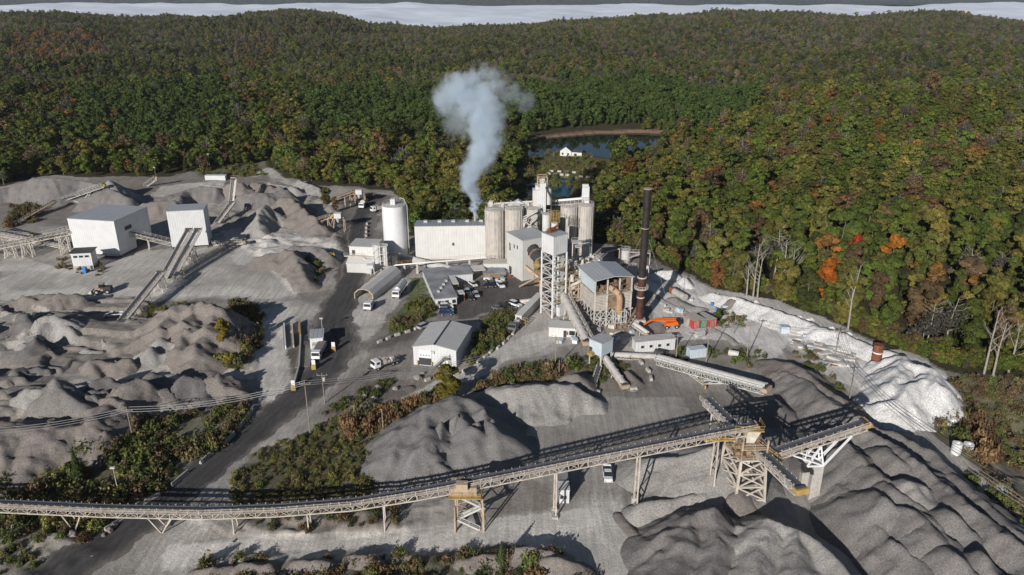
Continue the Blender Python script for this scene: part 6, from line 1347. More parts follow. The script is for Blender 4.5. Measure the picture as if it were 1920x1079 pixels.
cy('tiny distant stacker conveyor by the forest', (272,348), (292,333), 1, 5.5, 1.1, legs=(), name='stacker_conveyor')
cy('low conveyor end at the left border of the dug up field', (-30,655), (67,590), 1.5, 5, 1.8, legs=((.4, 'bent', .4), (.9, 'bent', .3)))
cy('small conveyor with tan rails in the left stockpiles', (30,418), (100,378), .8, 3.5, 1.2, legs=((.6, 'bent', .3),), tm='tansteel')
r = empty('undercarriage', W(150,386), 0, 'white triangular stacker legs below the thin conveyor', 'frame'); m = MB(); m.beam(W(152,383)+Z3*.3, WZ(170,358,6), .25); m.beam(W(152,383)+Z3*.3, WZ(122,372,2), .25); m.beam(W(160,381)+Z3*.3, WZ(172,358,6), .25); m.beam(W(152,383)+Z3*.3, W(160,381)+Z3*.3, .25); m.build('legs', M['pwhite_s'], r)
r = empty('launder_beam', W(168,626), 0, 'pale concrete channel lying at the foot of the dark conveyor', 'channel'); a, b = W(168,628), W(232,623); d = (b-a).normalized(); n = Vector((-d.y, d.x, 0)); m = MB()
m.beam(a+Z3*.7, b+Z3*.7, .3, 1.4); m.beam(a+Z3*.7, a-d*2.5+Z3*1.8+n*2, .3, 1.4); m.beam(b+Z3*.7, b+d*2+Z3*.9+n*3, .3, 1.4); m.build('wall', M['conc'], r)
# roadside hoppers
def hopper(label, a, b, za, zb, box):
    r = conveyor('loading_hopper', label, [WZ(*a, za), WZ(*b, zb)], 1.7, 1.2, 'open', ((.55, 'bent', .3),), 'tansteel', walk=1, head='yellow')
    e = WZ(*b, zb); g = MB(); g.box(e.x+1.2, e.x+4.2, e.y-1, e.y+1.5, zb-1.5, zb+.6); g.build('sign_box', M['white'], r); g = MB(); g.tube(e+Vector((2.6, .2, -1.5)), e+Vector((2.6, .2, -3.6)), 1.1, .35); g.build('spout', M['steel'], r, smooth=True); g = MB()
    for x in (-1.6, .8, 5.2):
        for y in (-1, 1.5): g.beam((e.x+x, e.y+y, -.3), (e.x+x, e.y+y, zb-1.4), .25)
    for z in (2, zb-1.4): g.frame([Vector((e.x-1.6, e.y-1, z)), Vector((e.x+.8, e.y-1, z)), Vector((e.x+.8, e.y+1.5, z)), Vector((e.x-1.6, e.y+1.5, z))], .2)
    g.beam((e.x-1.6, e.y-1, 0), (e.x+.8, e.y-1, zb-1.4), .15); g.beam((e.x+.8, e.y-1, 0), (e.x-1.6, e.y-1, zb-1.4), .15); g.beam((e.x-1.6, e.y+.2, zb-1.4), (e.x+5.3, e.y+.2, zb-1.4), .3); g.build('portal', M['tansteel'], r); return r
hopper('tan loading hopper with a white box beside the haul road', (584,415), (621,403), 4.5, 7.5, 1)
hopper('far loading hopper with a white box over the haul road', (625,372), (662,359), 4.5, 7, 1)
cy('low yellow conveyor end poking out beside the haul road', (585,488), (622,476), 1.2, 3.4, 1.3, legs=((.6, 'bent', .3),), tm='tansteel', head='yellow')
r, w, d, h = shed('site_cabin', 'long low white cabin at the forest edge in the far yard', 'cabin', (385,340), (423,340), (385,335), 331, 'white', 'white', depth=3, over=.05)
# scale house and weighbridges
r, w, d, h = shed('scale_house', 'small cream scale house with a grey flat roof between the lanes', 'building', (583,658), (607,656), (608,640), 636, 'cream', 'roofg', over=.3)
window(r, w*.15, w*.4, 1.2, 2.2); window(r, w*.6, w*.85, 1.2, 2.2); MB().box(.6, w*.55, -2.4, -.1, 0, 2.6).build('porch', M['white2'], r, True); MB().box(-1.8, -.4, 1, 5, 1.5, 2.6).build('side_box', M['dark'], r, True)
def lane(label, pl, hw, mat):
    P = [W(*p) for p in pl]; m = MB(); r = empty('weighbridge', P[0], 0, label, 'weighbridge')
    for a, b in zip(P[:-1], P[1:]): m.beam(a+Z3*.12, b+Z3*.12, hw*2, .3)
    m.build('deck', M['grating'], r); return r, P
r, P = lane('left weighbridge deck with a white barrier and low rails', [(540,612), (543,655)], 1.6, 0)
for px in ((533, 612), (536, 656)), ((548, 610), (551, 654)): 
    MB().beam(W(*px[0])+Z3*.6, W(*px[1])+Z3*.6, .35, 1.1).build('barrier', M['pwhite_s'] if px[0][0] == 533 else M['dust'], r)
r, P = lane('right weighbridge deck beside the scale house', [(574,612), (574,655), (567,690)], 2.0, 0)
for px, mt in (((563, 612), (564, 640), (561, 690), (551, 728)), 'conc'), (((585, 650), (588, 692)), 'cream'), (((562, 608), (564, 636)), 'yellow'):
    m = MB(); 
    for a, b in zip(px[:-1], px[1:]): m.beam(W(*a)+Z3*(.5 if mt != 'yellow' else .9), W(*b)+Z3*(.5 if mt != 'yellow' else .9), .4, 1.0)
    m.build('barrier', M[mt], r)
for (px, py, mt, lab) in ((551, 733, 'yellow', 'yellow and white sign post at the end of the weighbridge kerb'), (589, 694, 'yellow', 'cream post with a yellow base at the end of the right lane'), (626, 660, 'yellow', 'yellow post right of the scale house')):
    c = W(px, py); r = empty('marker_post', (c.x, c.y, 0), 0, lab, 'post'); MB().box(-.6, .6, -.4, .4, -.2, 1.6).build('base', M['yellow'], r, True); MB().box(-.5, .5, -.1, .1, 1.62, 3).build('board', M['pwhite_s'], r, True)
# ================================================================ VEHICLES
def wheel(m, x, y, r=.38, w=.26): m.tube((x, y-w/2, r), (x, y+w/2, r), r, n=14)
def wheels(r, pts, rad=.38, w=.26):
    for x, y in pts:
        m = MB(); wheel(m, x, y, rad, w); o = m.build('wheel', M['tyre'], r, True, True); m = MB(); m.tube((x, y-w/2-.01, rad), (x, y+w/2+.01, rad), rad*.5, n=10); m.build('rim', M['psilver'], o, True)
def place(name, label, cat, px, py, ang, group=None):
    """ang: heading on the ground, degrees from the picture's right, measured on the site plan"""
    c = W(px, py); return empty(name, (c.x, c.y, float(TT(np.array([c.x]), np.array([c.y]))[0])+.02), R(ang), label, cat, group)
def car(label, px, py, ang, paint, kind='car', group=None, s=1.0):
    r = place({'car': 'parked_car', 'pickup': 'pickup_truck', 'suv': 'parked_suv'}[kind], label, {'car': 'car', 'pickup': 'pickup truck', 'suv': 'car'}[kind], px, py, ang, group); r.scale = (s, s, s)
    L, Wd = {'car': (4.6, 1.8), 'pickup': (5.7, 1.95), 'suv': (4.8, 1.9)}[kind]; h0, h1, h2 = .42, (.95 if kind == 'car' else 1.1), (1.45 if kind == 'car' else 1.8); x0, x1 = -L/2, L/2; w = Wd/2
    m = MB()
    if kind == 'pickup':
        m.hexa([(x0, -w, h0), (x1, -w, h0), (x1, w, h0), (x0, w, h0), (x0, -w, .75), (x1, -w*.94, .8), (x1, w*.94, .8), (x0, w, .75)])
        m.hexa([(.2, -w, .75), (x1-.05, -w*.93, .78), (x1-.05, w*.93, .78), (.2, w, .75), (.2, -w*.97, h1), (x1-.3, -w*.9, h1-.06), (x1-.3, w*.9, h1-.06), (.2, w*.97, h1)])
        m.box(x0, .2, -w, -w+.1, .75, h1); m.box(x0, .2, w-.1, w, .75, h1); m.box(x0, x0+.1, -w, w, .75, h1); b = m.build('body', M[paint], r, True, bevel=.05)
        MB().box(x0+.12, .15, -w+.12, w-.12, .76, .8).build('bed_liner', M['pblack'], r, True); c0, c1 = -.55, 1.55
    else:
        m.hexa([(x0, -w, h0), (x1, -w, h0), (x1, w, h0), (x0, w, h0), (x0+.1, -w*.97, h1), (x1-.15, -w*.93, h1-.12), (x1-.15, w*.93, h1-.12), (x0+.1, w*.97, h1)]); b = m.build('body', M[paint], r, True, bevel=.08)
        c0, c1 = (x0+.5, 1.1) if kind == 'car' else (x0+.15, 1.15)
    m = MB(); m.hexa([(c0, -w*.92, h1-.02), (c1, -w*.9, h1-.05), (c1, w*.9, h1-.05), (c0, w*.92, h1-.02), (c0+.35, -w*.74, h2-.06), (c1-.75, -w*.74, h2-.06), (c1-.75, w*.74, h2-.06), (c0+.35, w*.74, h2-.06)]); m.build('windows', M['glass'], r, True)
    MB().box(c0+.32, c1-.7, -w*.76, w*.76, h2-.07, h2).build('roof', M[paint], r, True, bevel=.04)
    wheels(r, [(x0+.95, -w+.1), (x0+.95, w-.1), (x1-.95, -w+.1), (x1-.95, w-.1)], .36 if kind == 'car' else .41)
    for y in (-w*.7, w*.7): MB().box(x1-.12, x1+.02, y-.2, y+.2, .62, .8).build('headlight', M['conc'], r, True); MB().box(x0-.03, x0+.06, y-.15, y+.15, .68, .88).build('tail_light', M['pred'], r, True)
    return r
car('white crew cab pickup truck driving under the long conveyor', 1139, 893, 268, 'pwhite', 'pickup')
t = car('white pickup truck parked by the foot of the dark conveyor', 213, 593, 195, 'pwhite', 'pickup')
PG = 'cars parked around the office'
for a in [('white car nosed up to the square building side of the lot', 887, 536, 300, 'pwhite', 'car'), ('silver car parked left of the white one nearest the porch', 877, 550, 285, 'psilver', 'car'), ('pale silver car at the lower end of the porch row', 893, 555, 285, 'psilver', 'car'), ('black car beneath the silver pair by the porch', 883, 561, 285, 'pblack', 'car'),
          ('dark car under the open canopy, left one', 911, 538, 290, 'pblack', 'car'), ('black car under the open canopy, right one', 922, 538, 290, 'pblack', 'suv'), ('white pickup truck at the right end of the office lot', 938, 538, 290, 'pwhite', 'pickup'), ('white car parked nearest the office wall', 837, 578, 5, 'pwhite', 'suv'),
          ('teal car parked between the white and the navy cars', 837, 585, 5, 'pteal', 'suv'), ('navy car parked behind the warehouse roof', 837, 591, 5, 'pblue', 'suv'), ('silver car parked beside the warehouse left wall', 795, 616, 50, 'psilver', 'suv'), ('white car beside the narrow loading bay', 966, 574, 320, 'pwhite', 'suv'),
          ('black car left of the narrow loading bay', 946, 578, 330, 'pblack', 'suv'), ('dark grey car in the shade near the loading bay', 935, 581, 330, 'pgrey', 'car')]: car(*a, group=PG)
def lorry(label, px, py, ang, cab='pwhite', body='tipper', bm='pbeige', L=8.5, name='lorry', cat='truck'):
    r = place(name, label, cat, px, py, ang); w = 1.25; m = MB(); x1 = L/2
    m.hexa([(x1-2.1, -w, .9), (x1, -w, .9), (x1, w, .9), (x1-2.1, w, .9), (x1-2.1, -w, 2.9), (x1-.35, -w*.95, 2.9), (x1-.35, w*.95, 2.9), (x1-2.1, w, 2.9)]); m.build('cab', M[cab], r, True, bevel=.08)
    MB().hexa([(x1-.2, -w*.85, 1.8), (x1-.05, -w*.85, 1.8), (x1-.05, w*.85, 1.8), (x1-.2, w*.85, 1.8), (x1-.45, -w*.85, 2.65), (x1-.27, -w*.85, 2.65), (x1-.27, w*.85, 2.65), (x1-.45, w*.85, 2.65)]).box(x1-1.7, x1-.8, -w-.02, w+.02, 1.9, 2.6).build('windows', M['glass'], r, True)
    MB().box(-x1, x1-1.9, -.5, .5, .7, 1.0).build('chassis', M['dark'], r, True)
    if body == 'tipper': MB().hexa([(-x1, -w*.9, 1.2), (x1-2.4, -w*.9, 1.2), (x1-2.4, w*.9, 1.2), (-x1, w*.9, 1.2), (-x1-.3, -w, 2.6), (x1-2.3, -w, 2.6), (x1-2.3, w, 2.6), (-x1-.3, w, 2.6)]).build('tipper_body', M[bm], r, True); MB().box(-x1, x1-2.5, -w*.9, w*.9, 2.55, 2.7).build('load', M_pile['grey'], r, True)
    elif body == 'tank': MB().tube((-x1, 0, 2.3), (x1-2.5, 0, 2.3), 1.25, n=20).tube((-x1-.5, 0, 2.3), (-x1, 0, 2.3), .6, 1.25, n=20).tube((x1-2.5, 0, 2.3), (x1-2.2, 0, 2.3), 1.25, .7, n=20).build('tank', M[bm], r, True, True)
    elif body == 'flat':
        MB().box(-x1, x1-2.3, -w, w, 1.1, 1.3).build('flatbed', M[bm], r, True); m = MB(); g = random.Random(2)
        for i in range(12): x = g.uniform(-x1+.5, x1-3); m.box(x, x+g.uniform(.3, 1), g.uniform(-1, 0), g.uniform(.1, 1), 1.3, g.uniform(1.6, 2.5))
        m.beam((-x1, 0, 1.5), (x1-2.5, 0, 3.4), .2); m.build('equipment', M['dust'], r, True)
    else: MB().tube((-x1+1, 0, 2.0), (x1-2.6, 0, 2.6), .7, 1.3, n=18).build('mixer_drum', M[bm], r, True, True)
    wheels(r, [(x, y) for x in ((-x1+.8, -x1+2.1, x1-1.1) if L < 10 else (-x1+.8, -x1+2.1, x1-4.5, x1-3.2, x1-1.1)) for y in (-w+.15, w-.15)], .5, .35); return r
lorry('silver tanker lorry parked in the shade beside the grass bank', 750, 552, 262, 'pwhite', 'tank', 'psilver', 11)
lorry('white tipper lorry waiting at the scale house', 599, 668, 268, 'pwhite', 'tipper', 'psilver', 8)
lorry('white flatbed lorry with lifting gear driving left of the warehouse', 722, 687, 220, 'pwhite', 'flat', 'pgrey', 8)
lorry('white lorry parked below the far loading hopper', 683, 389, 262, 'pwhite', 'mixer', 'pbeige', 9)
lorry('dark lorry loading under the far hopper', 690, 376, 262, 'pblack', 'tipper', 'pgrey', 9)
lorry('small white truck parked at the roadside left of the white silo', 707, 398, 215, 'pwhite', 'flat', 'pgrey', 6)
lorry('grey lorry cab parked before the narrow loading bay', 966, 618, 250, 'pgrey', 'flat', 'pgrey', 6.5)
lorry('white lorry in the side road below the truck shelter', 694, 581, 262, 'pwhite', 'flat', 'pgrey', 6)
# wheel loader
r = place('wheel_loader', 'dusty wheel loader with its bucket down crossing the left yard', 'loader', 193, 551, 188); MB().box(-3.2, -.6, -1.2, 1.2, 1.1, 2.5).build('engine_body', M['dark'], r, True, bevel=.1); MB().box(-.9, .7, -.8, .8, 2.2, 3.6).build('cab', M['glass'], r, True, bevel=.08); MB().box(-1, .8, -.9, .9, 3.6, 3.75).build('cab_roof', M['tansteel'], r, True)
m = MB(); m.beam((.3, -.7, 1.9), (3.3, -.7, .8), .3, .5); m.beam((.3, .7, 1.9), (3.3, .7, .8), .3, .5); m.box(-.6, 1.6, -.6, .6, 1, 1.7); m.build('lift_arm', M['tansteel'], r, True); MB().hexa([(3.1, -1.6, .1), (4.6, -1.6, .1), (4.6, 1.6, .1), (3.1, 1.6, .1), (3.1, -1.6, 1.5), (3.6, -1.6, 1.4), (3.6, 1.6, 1.4), (3.1, 1.6, 1.5)]).build('bucket', M['steel'], r, True)
wheels(r, [(-2, -1.15), (-2, 1.15), (1.5, -1.15), (1.5, 1.15)], .85, .6)
# orange boom lift
r = place('boom_lift', 'bright orange boom lift with its arm reaching left beside the stack', 'lift', 1257, 614, 188); m = MB(); m.hexa([(-2.3, -1.15, .9), (2.3, -1.15, .9), (2.3, 1.15, .9), (-2.3, 1.15, .9), (-2.0, -1.1, 2.3), (1.2, -1.1, 1.9), (1.2, 1.1, 1.9), (-2.0, 1.1, 2.3)]); m.build('body', M['porange'], r, True, bevel=.12)
MB().box(-3.0, -2.3, -1, 1, 1.4, 2.9).build('counterweight', M['pblack'], r, True, bevel=.1); m = MB(); m.beam((-1.5, 0, 2.5), (6.5, 0, 3.0), .5, .6); m.beam((6.5, 0, 3.0), (9.6, .1, .9), .35, .45); m.beam((-1.5, 0, 3.1), (5.2, 0, 3.6), .3); m.build('boom', M['porange'], r, True); MB().frame([Vector((9.5, -.9, .3)), Vector((10.6, -.9, .3)), Vector((10.6, .9, .3)), Vector((9.5, .9, .3))], .15).rail((9.5, -.9, .3), (9.5, .9, .3)).rail((10.6, -.9, .3), (10.6, .9, .3)).build('basket', M['rust'], r, True)
wheels(r, [(-1.6, -1.1), (-1.6, 1.1), (1.6, -1.1), (1.6, 1.1)], .62, .4)
# ================================================================ POLES AND CABLES
POLE = {}
def pole(key, px, py, top, label, arm=True, lamp=False, r0=.17, mat='wood', tr=False):
    c = W(px, py); z = float(TT(np.array([c.x]), np.array([c.y]))[0]); h = WY(px, top, c.y).z-z; r = empty('light_pole' if lamp else 'power_pole', (c.x, c.y, z), 0, label, 'pole', 'power poles' if not lamp else 'light poles')
    MB().tube((0, 0, -.5), (0, 0, h), r0, r0*.6, n=8).build('post', M[mat], r, True, True)
    if arm: MB().beam((-1.3, 0, h-.7), (1.3, 0, h-.7), .15).build('crossarm', M['wood'], r, True); m = MB(); [m.tube((x, 0, h-.62), (x, 0, h-.3), .07, n=6) for x in (-1.2, 0, 1.2)]; m.build('insulators', M['steel'], r, True)
    if tr: MB().tube((.45, 0, h-2.4), (.45, 0, h-1.3), .35, n=12).build('transformer', M['steel'], r, True, True)
    if lamp: MB().box(-.5, .5, -.3, .1, h-.1, h+.25).build('lamp_head', M['steel'], r, True)
    POLE[key] = Vector((c.x, c.y, z+h-.35)); return r
pole('a', 582, 815, 716, 'tall power pole between the haul road and the brush bank'); pole('b', 250, 826, 766, 'power pole at the top of the roadside wood on the left'); pole('c', 609, 756, 700, 'power pole with a transformer right of the haul road', tr=True)
pole('d', 719, 812, 768, 'short bare pole standing in the rust red reeds', arm=False); pole('e', 1041, 692, 630, 'power pole in front of the low cream building, left of a pair', tr=True); pole('f', 1048, 708, 676, 'short stub pole in front of the low cream building', arm=False)
pole('g', 1267, 677, 626, 'power pole in front of the long white portable office'); pole('h', 1324, 681, 615, 'power pole next to the pale blue container'); pole('i', 1400, 672, 602, 'power pole right of the pale blue container by the haul track'); pole('j', 1565, 670, 618, 'power pole in the middle of the scrap yard')
pole('k', 1592, 754, 697, 'power pole beside the white lime plateau'); pole('m', 223, 928, 878, 'thin light pole in the roadside wood by the long conveyor', arm=False, lamp=True, r0=.1, mat='steel'); pole('n', 294, 342, 315, 'distant light pole by the tiny stacker conveyor', arm=False, lamp=True, r0=.14); pole('o', 394, 318, 290, 'distant light pole on the grassy rise at the forest', arm=False, lamp=True, r0=.14)
pole('p', 1376, 625, 590, 'small pole by the brush right of the containers', arm=False, r0=.12); pole('q', 605, 625, 598, 'light pole behind the scale house', arm=False, lamp=True, r0=.1, mat='steel'); pole('r', 352, 562, 536, 'thin pole beside the left yard track', arm=False, r0=.1)
def cable(a, b, sag, label, off=0, r=.035):
    a = Vector(a); b = Vector(b); m = MB(); n = 14; d = (b-a); s = Vector((d.y, -d.x, 0)).normalized()*off; o = a.copy(); P = [a+d*(i/n)+s-Z3*sag*4*(i/n)*(1-i/n) for i in range(n+1)]
    for p, q in zip(P[:-1], P[1:]): m.beam(p, q, r*2)
    ob = m.build('power_cable', M['wire']); tag(ob, label, 'cable', 'overhead cables')
lf = WZ(-120, 812, 11)
for o, n in ((-1.1, 'near'), (0, 'middle'), (1.1, 'far')):
    cable(POLE['a'], POLE['b'], 1.6, n+' overhead cable between the haul road pole and the wood pole', o, .045); cable(POLE['b'], lf, 1.6, n+' overhead cable leaving the wood pole to the left edge', o, .045)
    cable(POLE['a'], POLE['e'], 2.5, n+' overhead cable from the haul road pole to the cream building pole', o, .03); cable(POLE['k'], WZ(1990, 985, 10), 2, n+' overhead cable running down the right hand road', o, .045)
    cable(POLE['g'], POLE['h'], .8, n+' overhead cable from the portable office to the blue container pole', o); cable(POLE['h'], POLE['i'], .8, n+' overhead cable right of the blue container', o); cable(POLE['j'], POLE['k'], 1, n+' overhead cable over the lime yard', o)
cable(POLE['i'], POLE['j'], 1.2, 'single overhead cable crossing the haul track'); cable(POLE['c'], POLE['a'], .6, 'short overhead cable between the two haul road poles')
# ================================================================ BLOCKS AND BARRIERS
proto = mesh_obj('concrete_block', [(-.9, -.4, -.2), (.9, -.4, -.2), (.9, .4, -.2), (-.9, .4, -.2), (-.88, -.36, .75), (.88, -.36, .75), (.88, .36, .75), (-.88, .36, .75)], [(0, 3, 2, 1), (4, 5, 6, 7), (0, 1, 5, 4), (1, 2, 6, 5), (2, 3, 7, 6), (3, 0, 4, 7)], M['conc'])
bd = proto.modifiers.new('bevel', 'BEVEL'); bd.width = .08; first = [True]; rgb = random.Random(17)
def blocks(pl, gap, label, group, s=1.0, skip=.12):
    P = [W(*p) for p in pl]
    for a, b in zip(P[:-1], P[1:]):
        n = max(1, int((b-a).length/gap)); ang = math.atan2(b.y-a.y, b.x-a.x)
        for i in range(n):
            if rgb.random() < skip: continue
            p = a.lerp(b, (i+.5)/n); o = proto if first[0] else proto.copy()
            if not first[0]: col.objects.link(o)
            first[0] = False; z = float(TT(np.array([p.x]), np.array([p.y]))[0]); o.location = (p.x+rgb.uniform(-.2, .2), p.y+rgb.uniform(-.2, .2), z); o.rotation_euler = (0, 0, ang+rgb.uniform(-.15, .15)); o.scale = (s, s, s); tag(o, label, 'block', group)
blocks([(845,708), (880,692), (915,668), (940,650), (960,632), (972,618)], 2.5, 'pale concrete block in the row between warehouse bank and lower road', 'concrete blocks along the lower road')
blocks([(705,648), (735,634), (775,622), (800,608)], 2.5, 'concrete block in the row below the grass bank', 'concrete blocks below the grass bank')
blocks([(1197,676), (1210,690), (1222,706), (1222,722), (1205,732), (1170,734)], 2.6, 'white concrete block in the ring below the transfer house', 'concrete blocks ringing the conveyor pit', 1.1, .05)
blocks([(1100,735), (1125,738)], 1.7, 'concrete block at the foot of the dark belt conveyor', 'concrete blocks at the belt foot', 1.2, 0)
blocks([(792,716), (830,704), (850,698)], 3, 'concrete block lying below the warehouse corner', 'concrete blocks below the warehouse', 1, .1)
blocks([(690,418), (687,432), (686,448), (684,470)], 5, 'tan concrete block along the road left of the white silo', 'concrete blocks beside the white silo', 1.2, 0)
blocks([(1027,322), (1070,324), (1110,328), (1150,333), (1185,338)], 3.4, 'pale block in the far dashed line along the pond dam', 'blocks along the pond dam, far row', 1.3, .02)
blocks([(1024,327), (1070,330), (1110,334), (1150,339), (1175,343)], 3.4, 'pale block in the near dashed line along the pond dam', 'blocks along the pond dam, near row', 1.3, .05)
def barrier(pl, label): 
    P = [W(*p) for p in pl]; a, b = P; z = Z3*float(TT(np.array([a.x]), np.array([a.y]))[0]); m = MB(); m.beam(a+z+Z3*.2, b+z+Z3*.2, .7, .5); m.beam(a+z+Z3*.65, b+z+Z3*.65, .3, .6); o = m.build('jersey_barrier', M['conc']); tag(o, label, 'barrier', 'barriers along the haul road')
for (p, q), n in zip([((198,998),(243,968)), ((272,945),(300,930)), ((322,914),(353,888)), ((376,872),(403,847)), ((417,838),(440,815)), ((444,808),(462,788)), ((464,785),(476,765))], ['lowest', 'second', 'third', 'fourth', 'fifth', 'sixth', 'uppermost']): barrier((p, q), n+' long concrete barrier on the left edge of the haul road')
# ================================================================ SCRAP YARD
gs = random.Random(31)
for i in range(95):
    px = gs.uniform(1462, 1612); py = gs.uniform(612, 688); 
    if not bool(inpoly(np.array([px]), np.array([py]), [(1458,618),(1500,612),(1560,618),(1608,650),(1618,672),(1600,690),(1540,688),(1500,655)])[0]): continue
    p = W(px, py); k = gs.random(); a = gs.choice([.3, -.5, -.6, -.4, 1.1])+gs.uniform(-.2, .2); L = gs.uniform(1.5, 6); d = Vector((math.cos(a), math.sin(a), 0)); m = MB(); z = Z3*.25+Z3*Tz(p.x, p.y)
    if k < .4: m.tube(p-d*L/2+z, p+d*L/2+z+Z3*gs.uniform(0, .3), gs.uniform(.18, .4), n=8); nm, ct, mt, lb = 'scrap_pipe', 'pipe', gs.choice(['rust', 'steel', 'dust', 'conc']), 'length of old pipe lying in the scrap yard by the lime berm'
    elif k < .75: m.beam(p-d*L/2+z, p+d*L/2+z, gs.uniform(.3, .7), gs.uniform(.2, .5)); nm, ct, mt, lb = 'scrap_beam', 'beam', gs.choice(['rust', 'steel', 'dust', 'pwhite_s']), 'steel beam lying in the scrap yard by the lime berm'
    else: n = Vector((-d.y, d.x, 0)); s = L*.35; m.hexa([p-d*s-n*.7, p+d*s-n*.7, p+d*s+n*.7, p-d*s+n*.7, p-d*s-n*.7+Z3, p+d*s-n*.7+Z3*.8, p+d*s+n*.7+Z3, p-d*s+n*.7+Z3*.9]); nm, ct, mt, lb = 'scrap_crate', 'crate', gs.choice(['dust', 'brown', 'steel', 'ltblue']), 'battered metal crate in the scrap yard by the lime berm'
    o = m.build(nm, M[mt]); tag(o, lb, ct, {'pipe': 'old pipes in the scrap yard', 'beam': 'steel beams in the scrap yard', 'crate': 'metal crates in the scrap yard'}[ct])
    o['label'] = {'rust': 'rust brown ', 'steel': 'grey ', 'dust': 'dusty tan ', 'conc': 'pale concrete ', 'pwhite_s': 'white ', 'brown': 'brown ', 'ltblue': 'pale blue '}[mt]+lb.replace('battered ', '').replace('length of ', '')
c = W(1470, 623); o = MB().box(-1.3, 1.3, -1.2, 1.2, -.1, 2.0).build('storage_box', M['ltblue'], bevel=.06); o.location = c; tag(o, 'pale blue box at the upper left corner of the scrap yard', 'box')
for k, (a, b) in enumerate([((1585,642),(1612,660)), ((1590,640),(1616,657)), ((1572,652),(1600,663))]): o = MB().beam(W(*a)+Z3*.7, W(*b)+Z3*.7, .6, .6).build('long_girder', M['conc']); tag(o, ['left', 'right', 'near'][k]+' one of three long pale girders at the right end of the scrap yard', 'girder', 'long girders')
c = W(1642, 680); r = empty('rusty_tank', (c.x, c.y, Tz(c.x, c.y)+1), 0, 'dark red rusty upright tank on the lime plateau', 'tank'); MB().tube((0, 0, -1), (0, 0, 4.6), 1.35, n=22).build('shell', M['rust'], r, True, True); MB().tube((0, 0, 2.1), (0, 0, 2.45), 1.42, n=22).build('band', M['pwhite_s'], r, True, True)
# debris heap left of the containers: old kiln section and rubble
a, b = W(1258, 552), W(1296, 572); r = empty('old_pipe_section', (a.x, a.y, 0), 0, 'long rust and white pipe section lying on rubble right of the stack', 'pipe'); MB().tube(a+Z3*1.5, a.lerp(b, .7)+Z3*1.3, 1.2, n=16).build('shell', M['conc'], r, smooth=True); MB().tube(a+Z3*1.5-(b-a)*.02, a.lerp(b, .15)+Z3*1.5, 1.26, n=16).build('rust_band', M['rust'], r, smooth=True)
pile('light', [[(1262,556,1.5),(1300,572,1.6),(1322,577,1)]], 'pale rubble strip below the old pipe section', slope=.5, warp=1.5)
for (px, py, s, mt, lab) in ((1238, 612, 0, 0, ''),): pass
for (px, py, rr, lab) in ((1312,633,1.1,'grey round drum lying beside the pole right of the office'), (1376,668,.9,'grey cylinder standing in the fenced brush right of the blue container'), (1238,668,1.0,'dark drum at the joint of the level conveyor and the stacker')):
    p = W(px, py); o = MB().tube((-1.4, 0, rr), (1.4, .6, rr), rr, n=16).build('steel_drum', M['steel' if 'grey' in lab else 'dark'], smooth=True); o.location = (p.x, p.y, 0); o.rotation_euler = (0, 0, gs.uniform(0, 3)); tag(o, lab, 'drum')
for (px, py, lab) in ((1363,865,''),): pass
p = W(1802, 850)
for k, dx in enumerate((-1.3, 1.3)): o = MB().tube((0, 0, -7), (0, 0, -4.2), 1.1, n=16).box(-.3, .3, -.3, .3, -4.2, -3.8).build('bulk_bag', M['pwhite_s'], smooth=True); o.location = (p.x+dx, p.y, 0); q = Tz(p.x+dx, p.y); o.location.z = q+7; tag(o, ('left', 'right')[k]+' one of two white tubs beyond the right hand road', 'tub', 'two white tubs')
# loose boulders
gb = random.Random(41); rk = []
for j in range(3):
    bmx = bmesh.new(); bmesh.ops.create_icosphere(bmx, subdivisions=2, radius=.7)
    for v in bmx.verts: v.co *= gb.uniform(.78, 1.15)
    me = bpy.data.meshes.new('boulder'); bmx.to_mesh(me); bmx.free(); me.materials.append(M_pile[['light', 'tan', 'white'][j]]); rk.append(me)
for poly, n, lab in (([(100,975),(240,965),(200,1010),(110,1010)], 14, 'rough boulder at the foot of the lower left wood'), ([(640,760),(760,700),(800,700),(700,765)], 16, 'boulder on the banks left of the lower road'), ([(1330,540),(1560,610),(1690,680),(1660,672),(1500,615),(1340,560)], 26, 'white lime boulder along the forest edge berm'), ([(1690,750),(1780,740),(1790,800),(1720,790)], 14, 'white boulder tumbled below the lime plateau'), ([(1380,560),(1440,570),(1460,600),(1400,590)], 8, 'lime boulder on the open lime yard'), ([(0,985),(80,990),(60,1010),(0,1005)], 6, 'boulder at the lower left edge of the picture')):
    P_ = np.array(poly); c_ = 0; tr_ = 0
    while c_ < n and tr_ < 900:
        tr_ += 1; px = gb.uniform(P_[:, 0].min(), P_[:, 0].max()); py = gb.uniform(P_[:, 1].min(), P_[:, 1].max())
        if not bool(inpoly(np.array([px]), np.array([py]), poly)[0]): continue
        c_ += 1; p = W(px, py); o = bpy.data.objects.new('boulder', rk[2 if 'white' in lab or 'lime' in lab else gb.randint(0, 1)]); col.objects.link(o); s = gb.uniform(.5, 1.5); o.scale = (s, s*gb.uniform(.7, 1.2), s*.8); o.rotation_euler = (0, 0, gb.uniform(0, 6)); o.location = (p.x, p.y, float(TT(np.array([p.x]), np.array([p.y]))[0])+.25*s); tag(o, lab, 'boulder', 'boulders: '+lab)

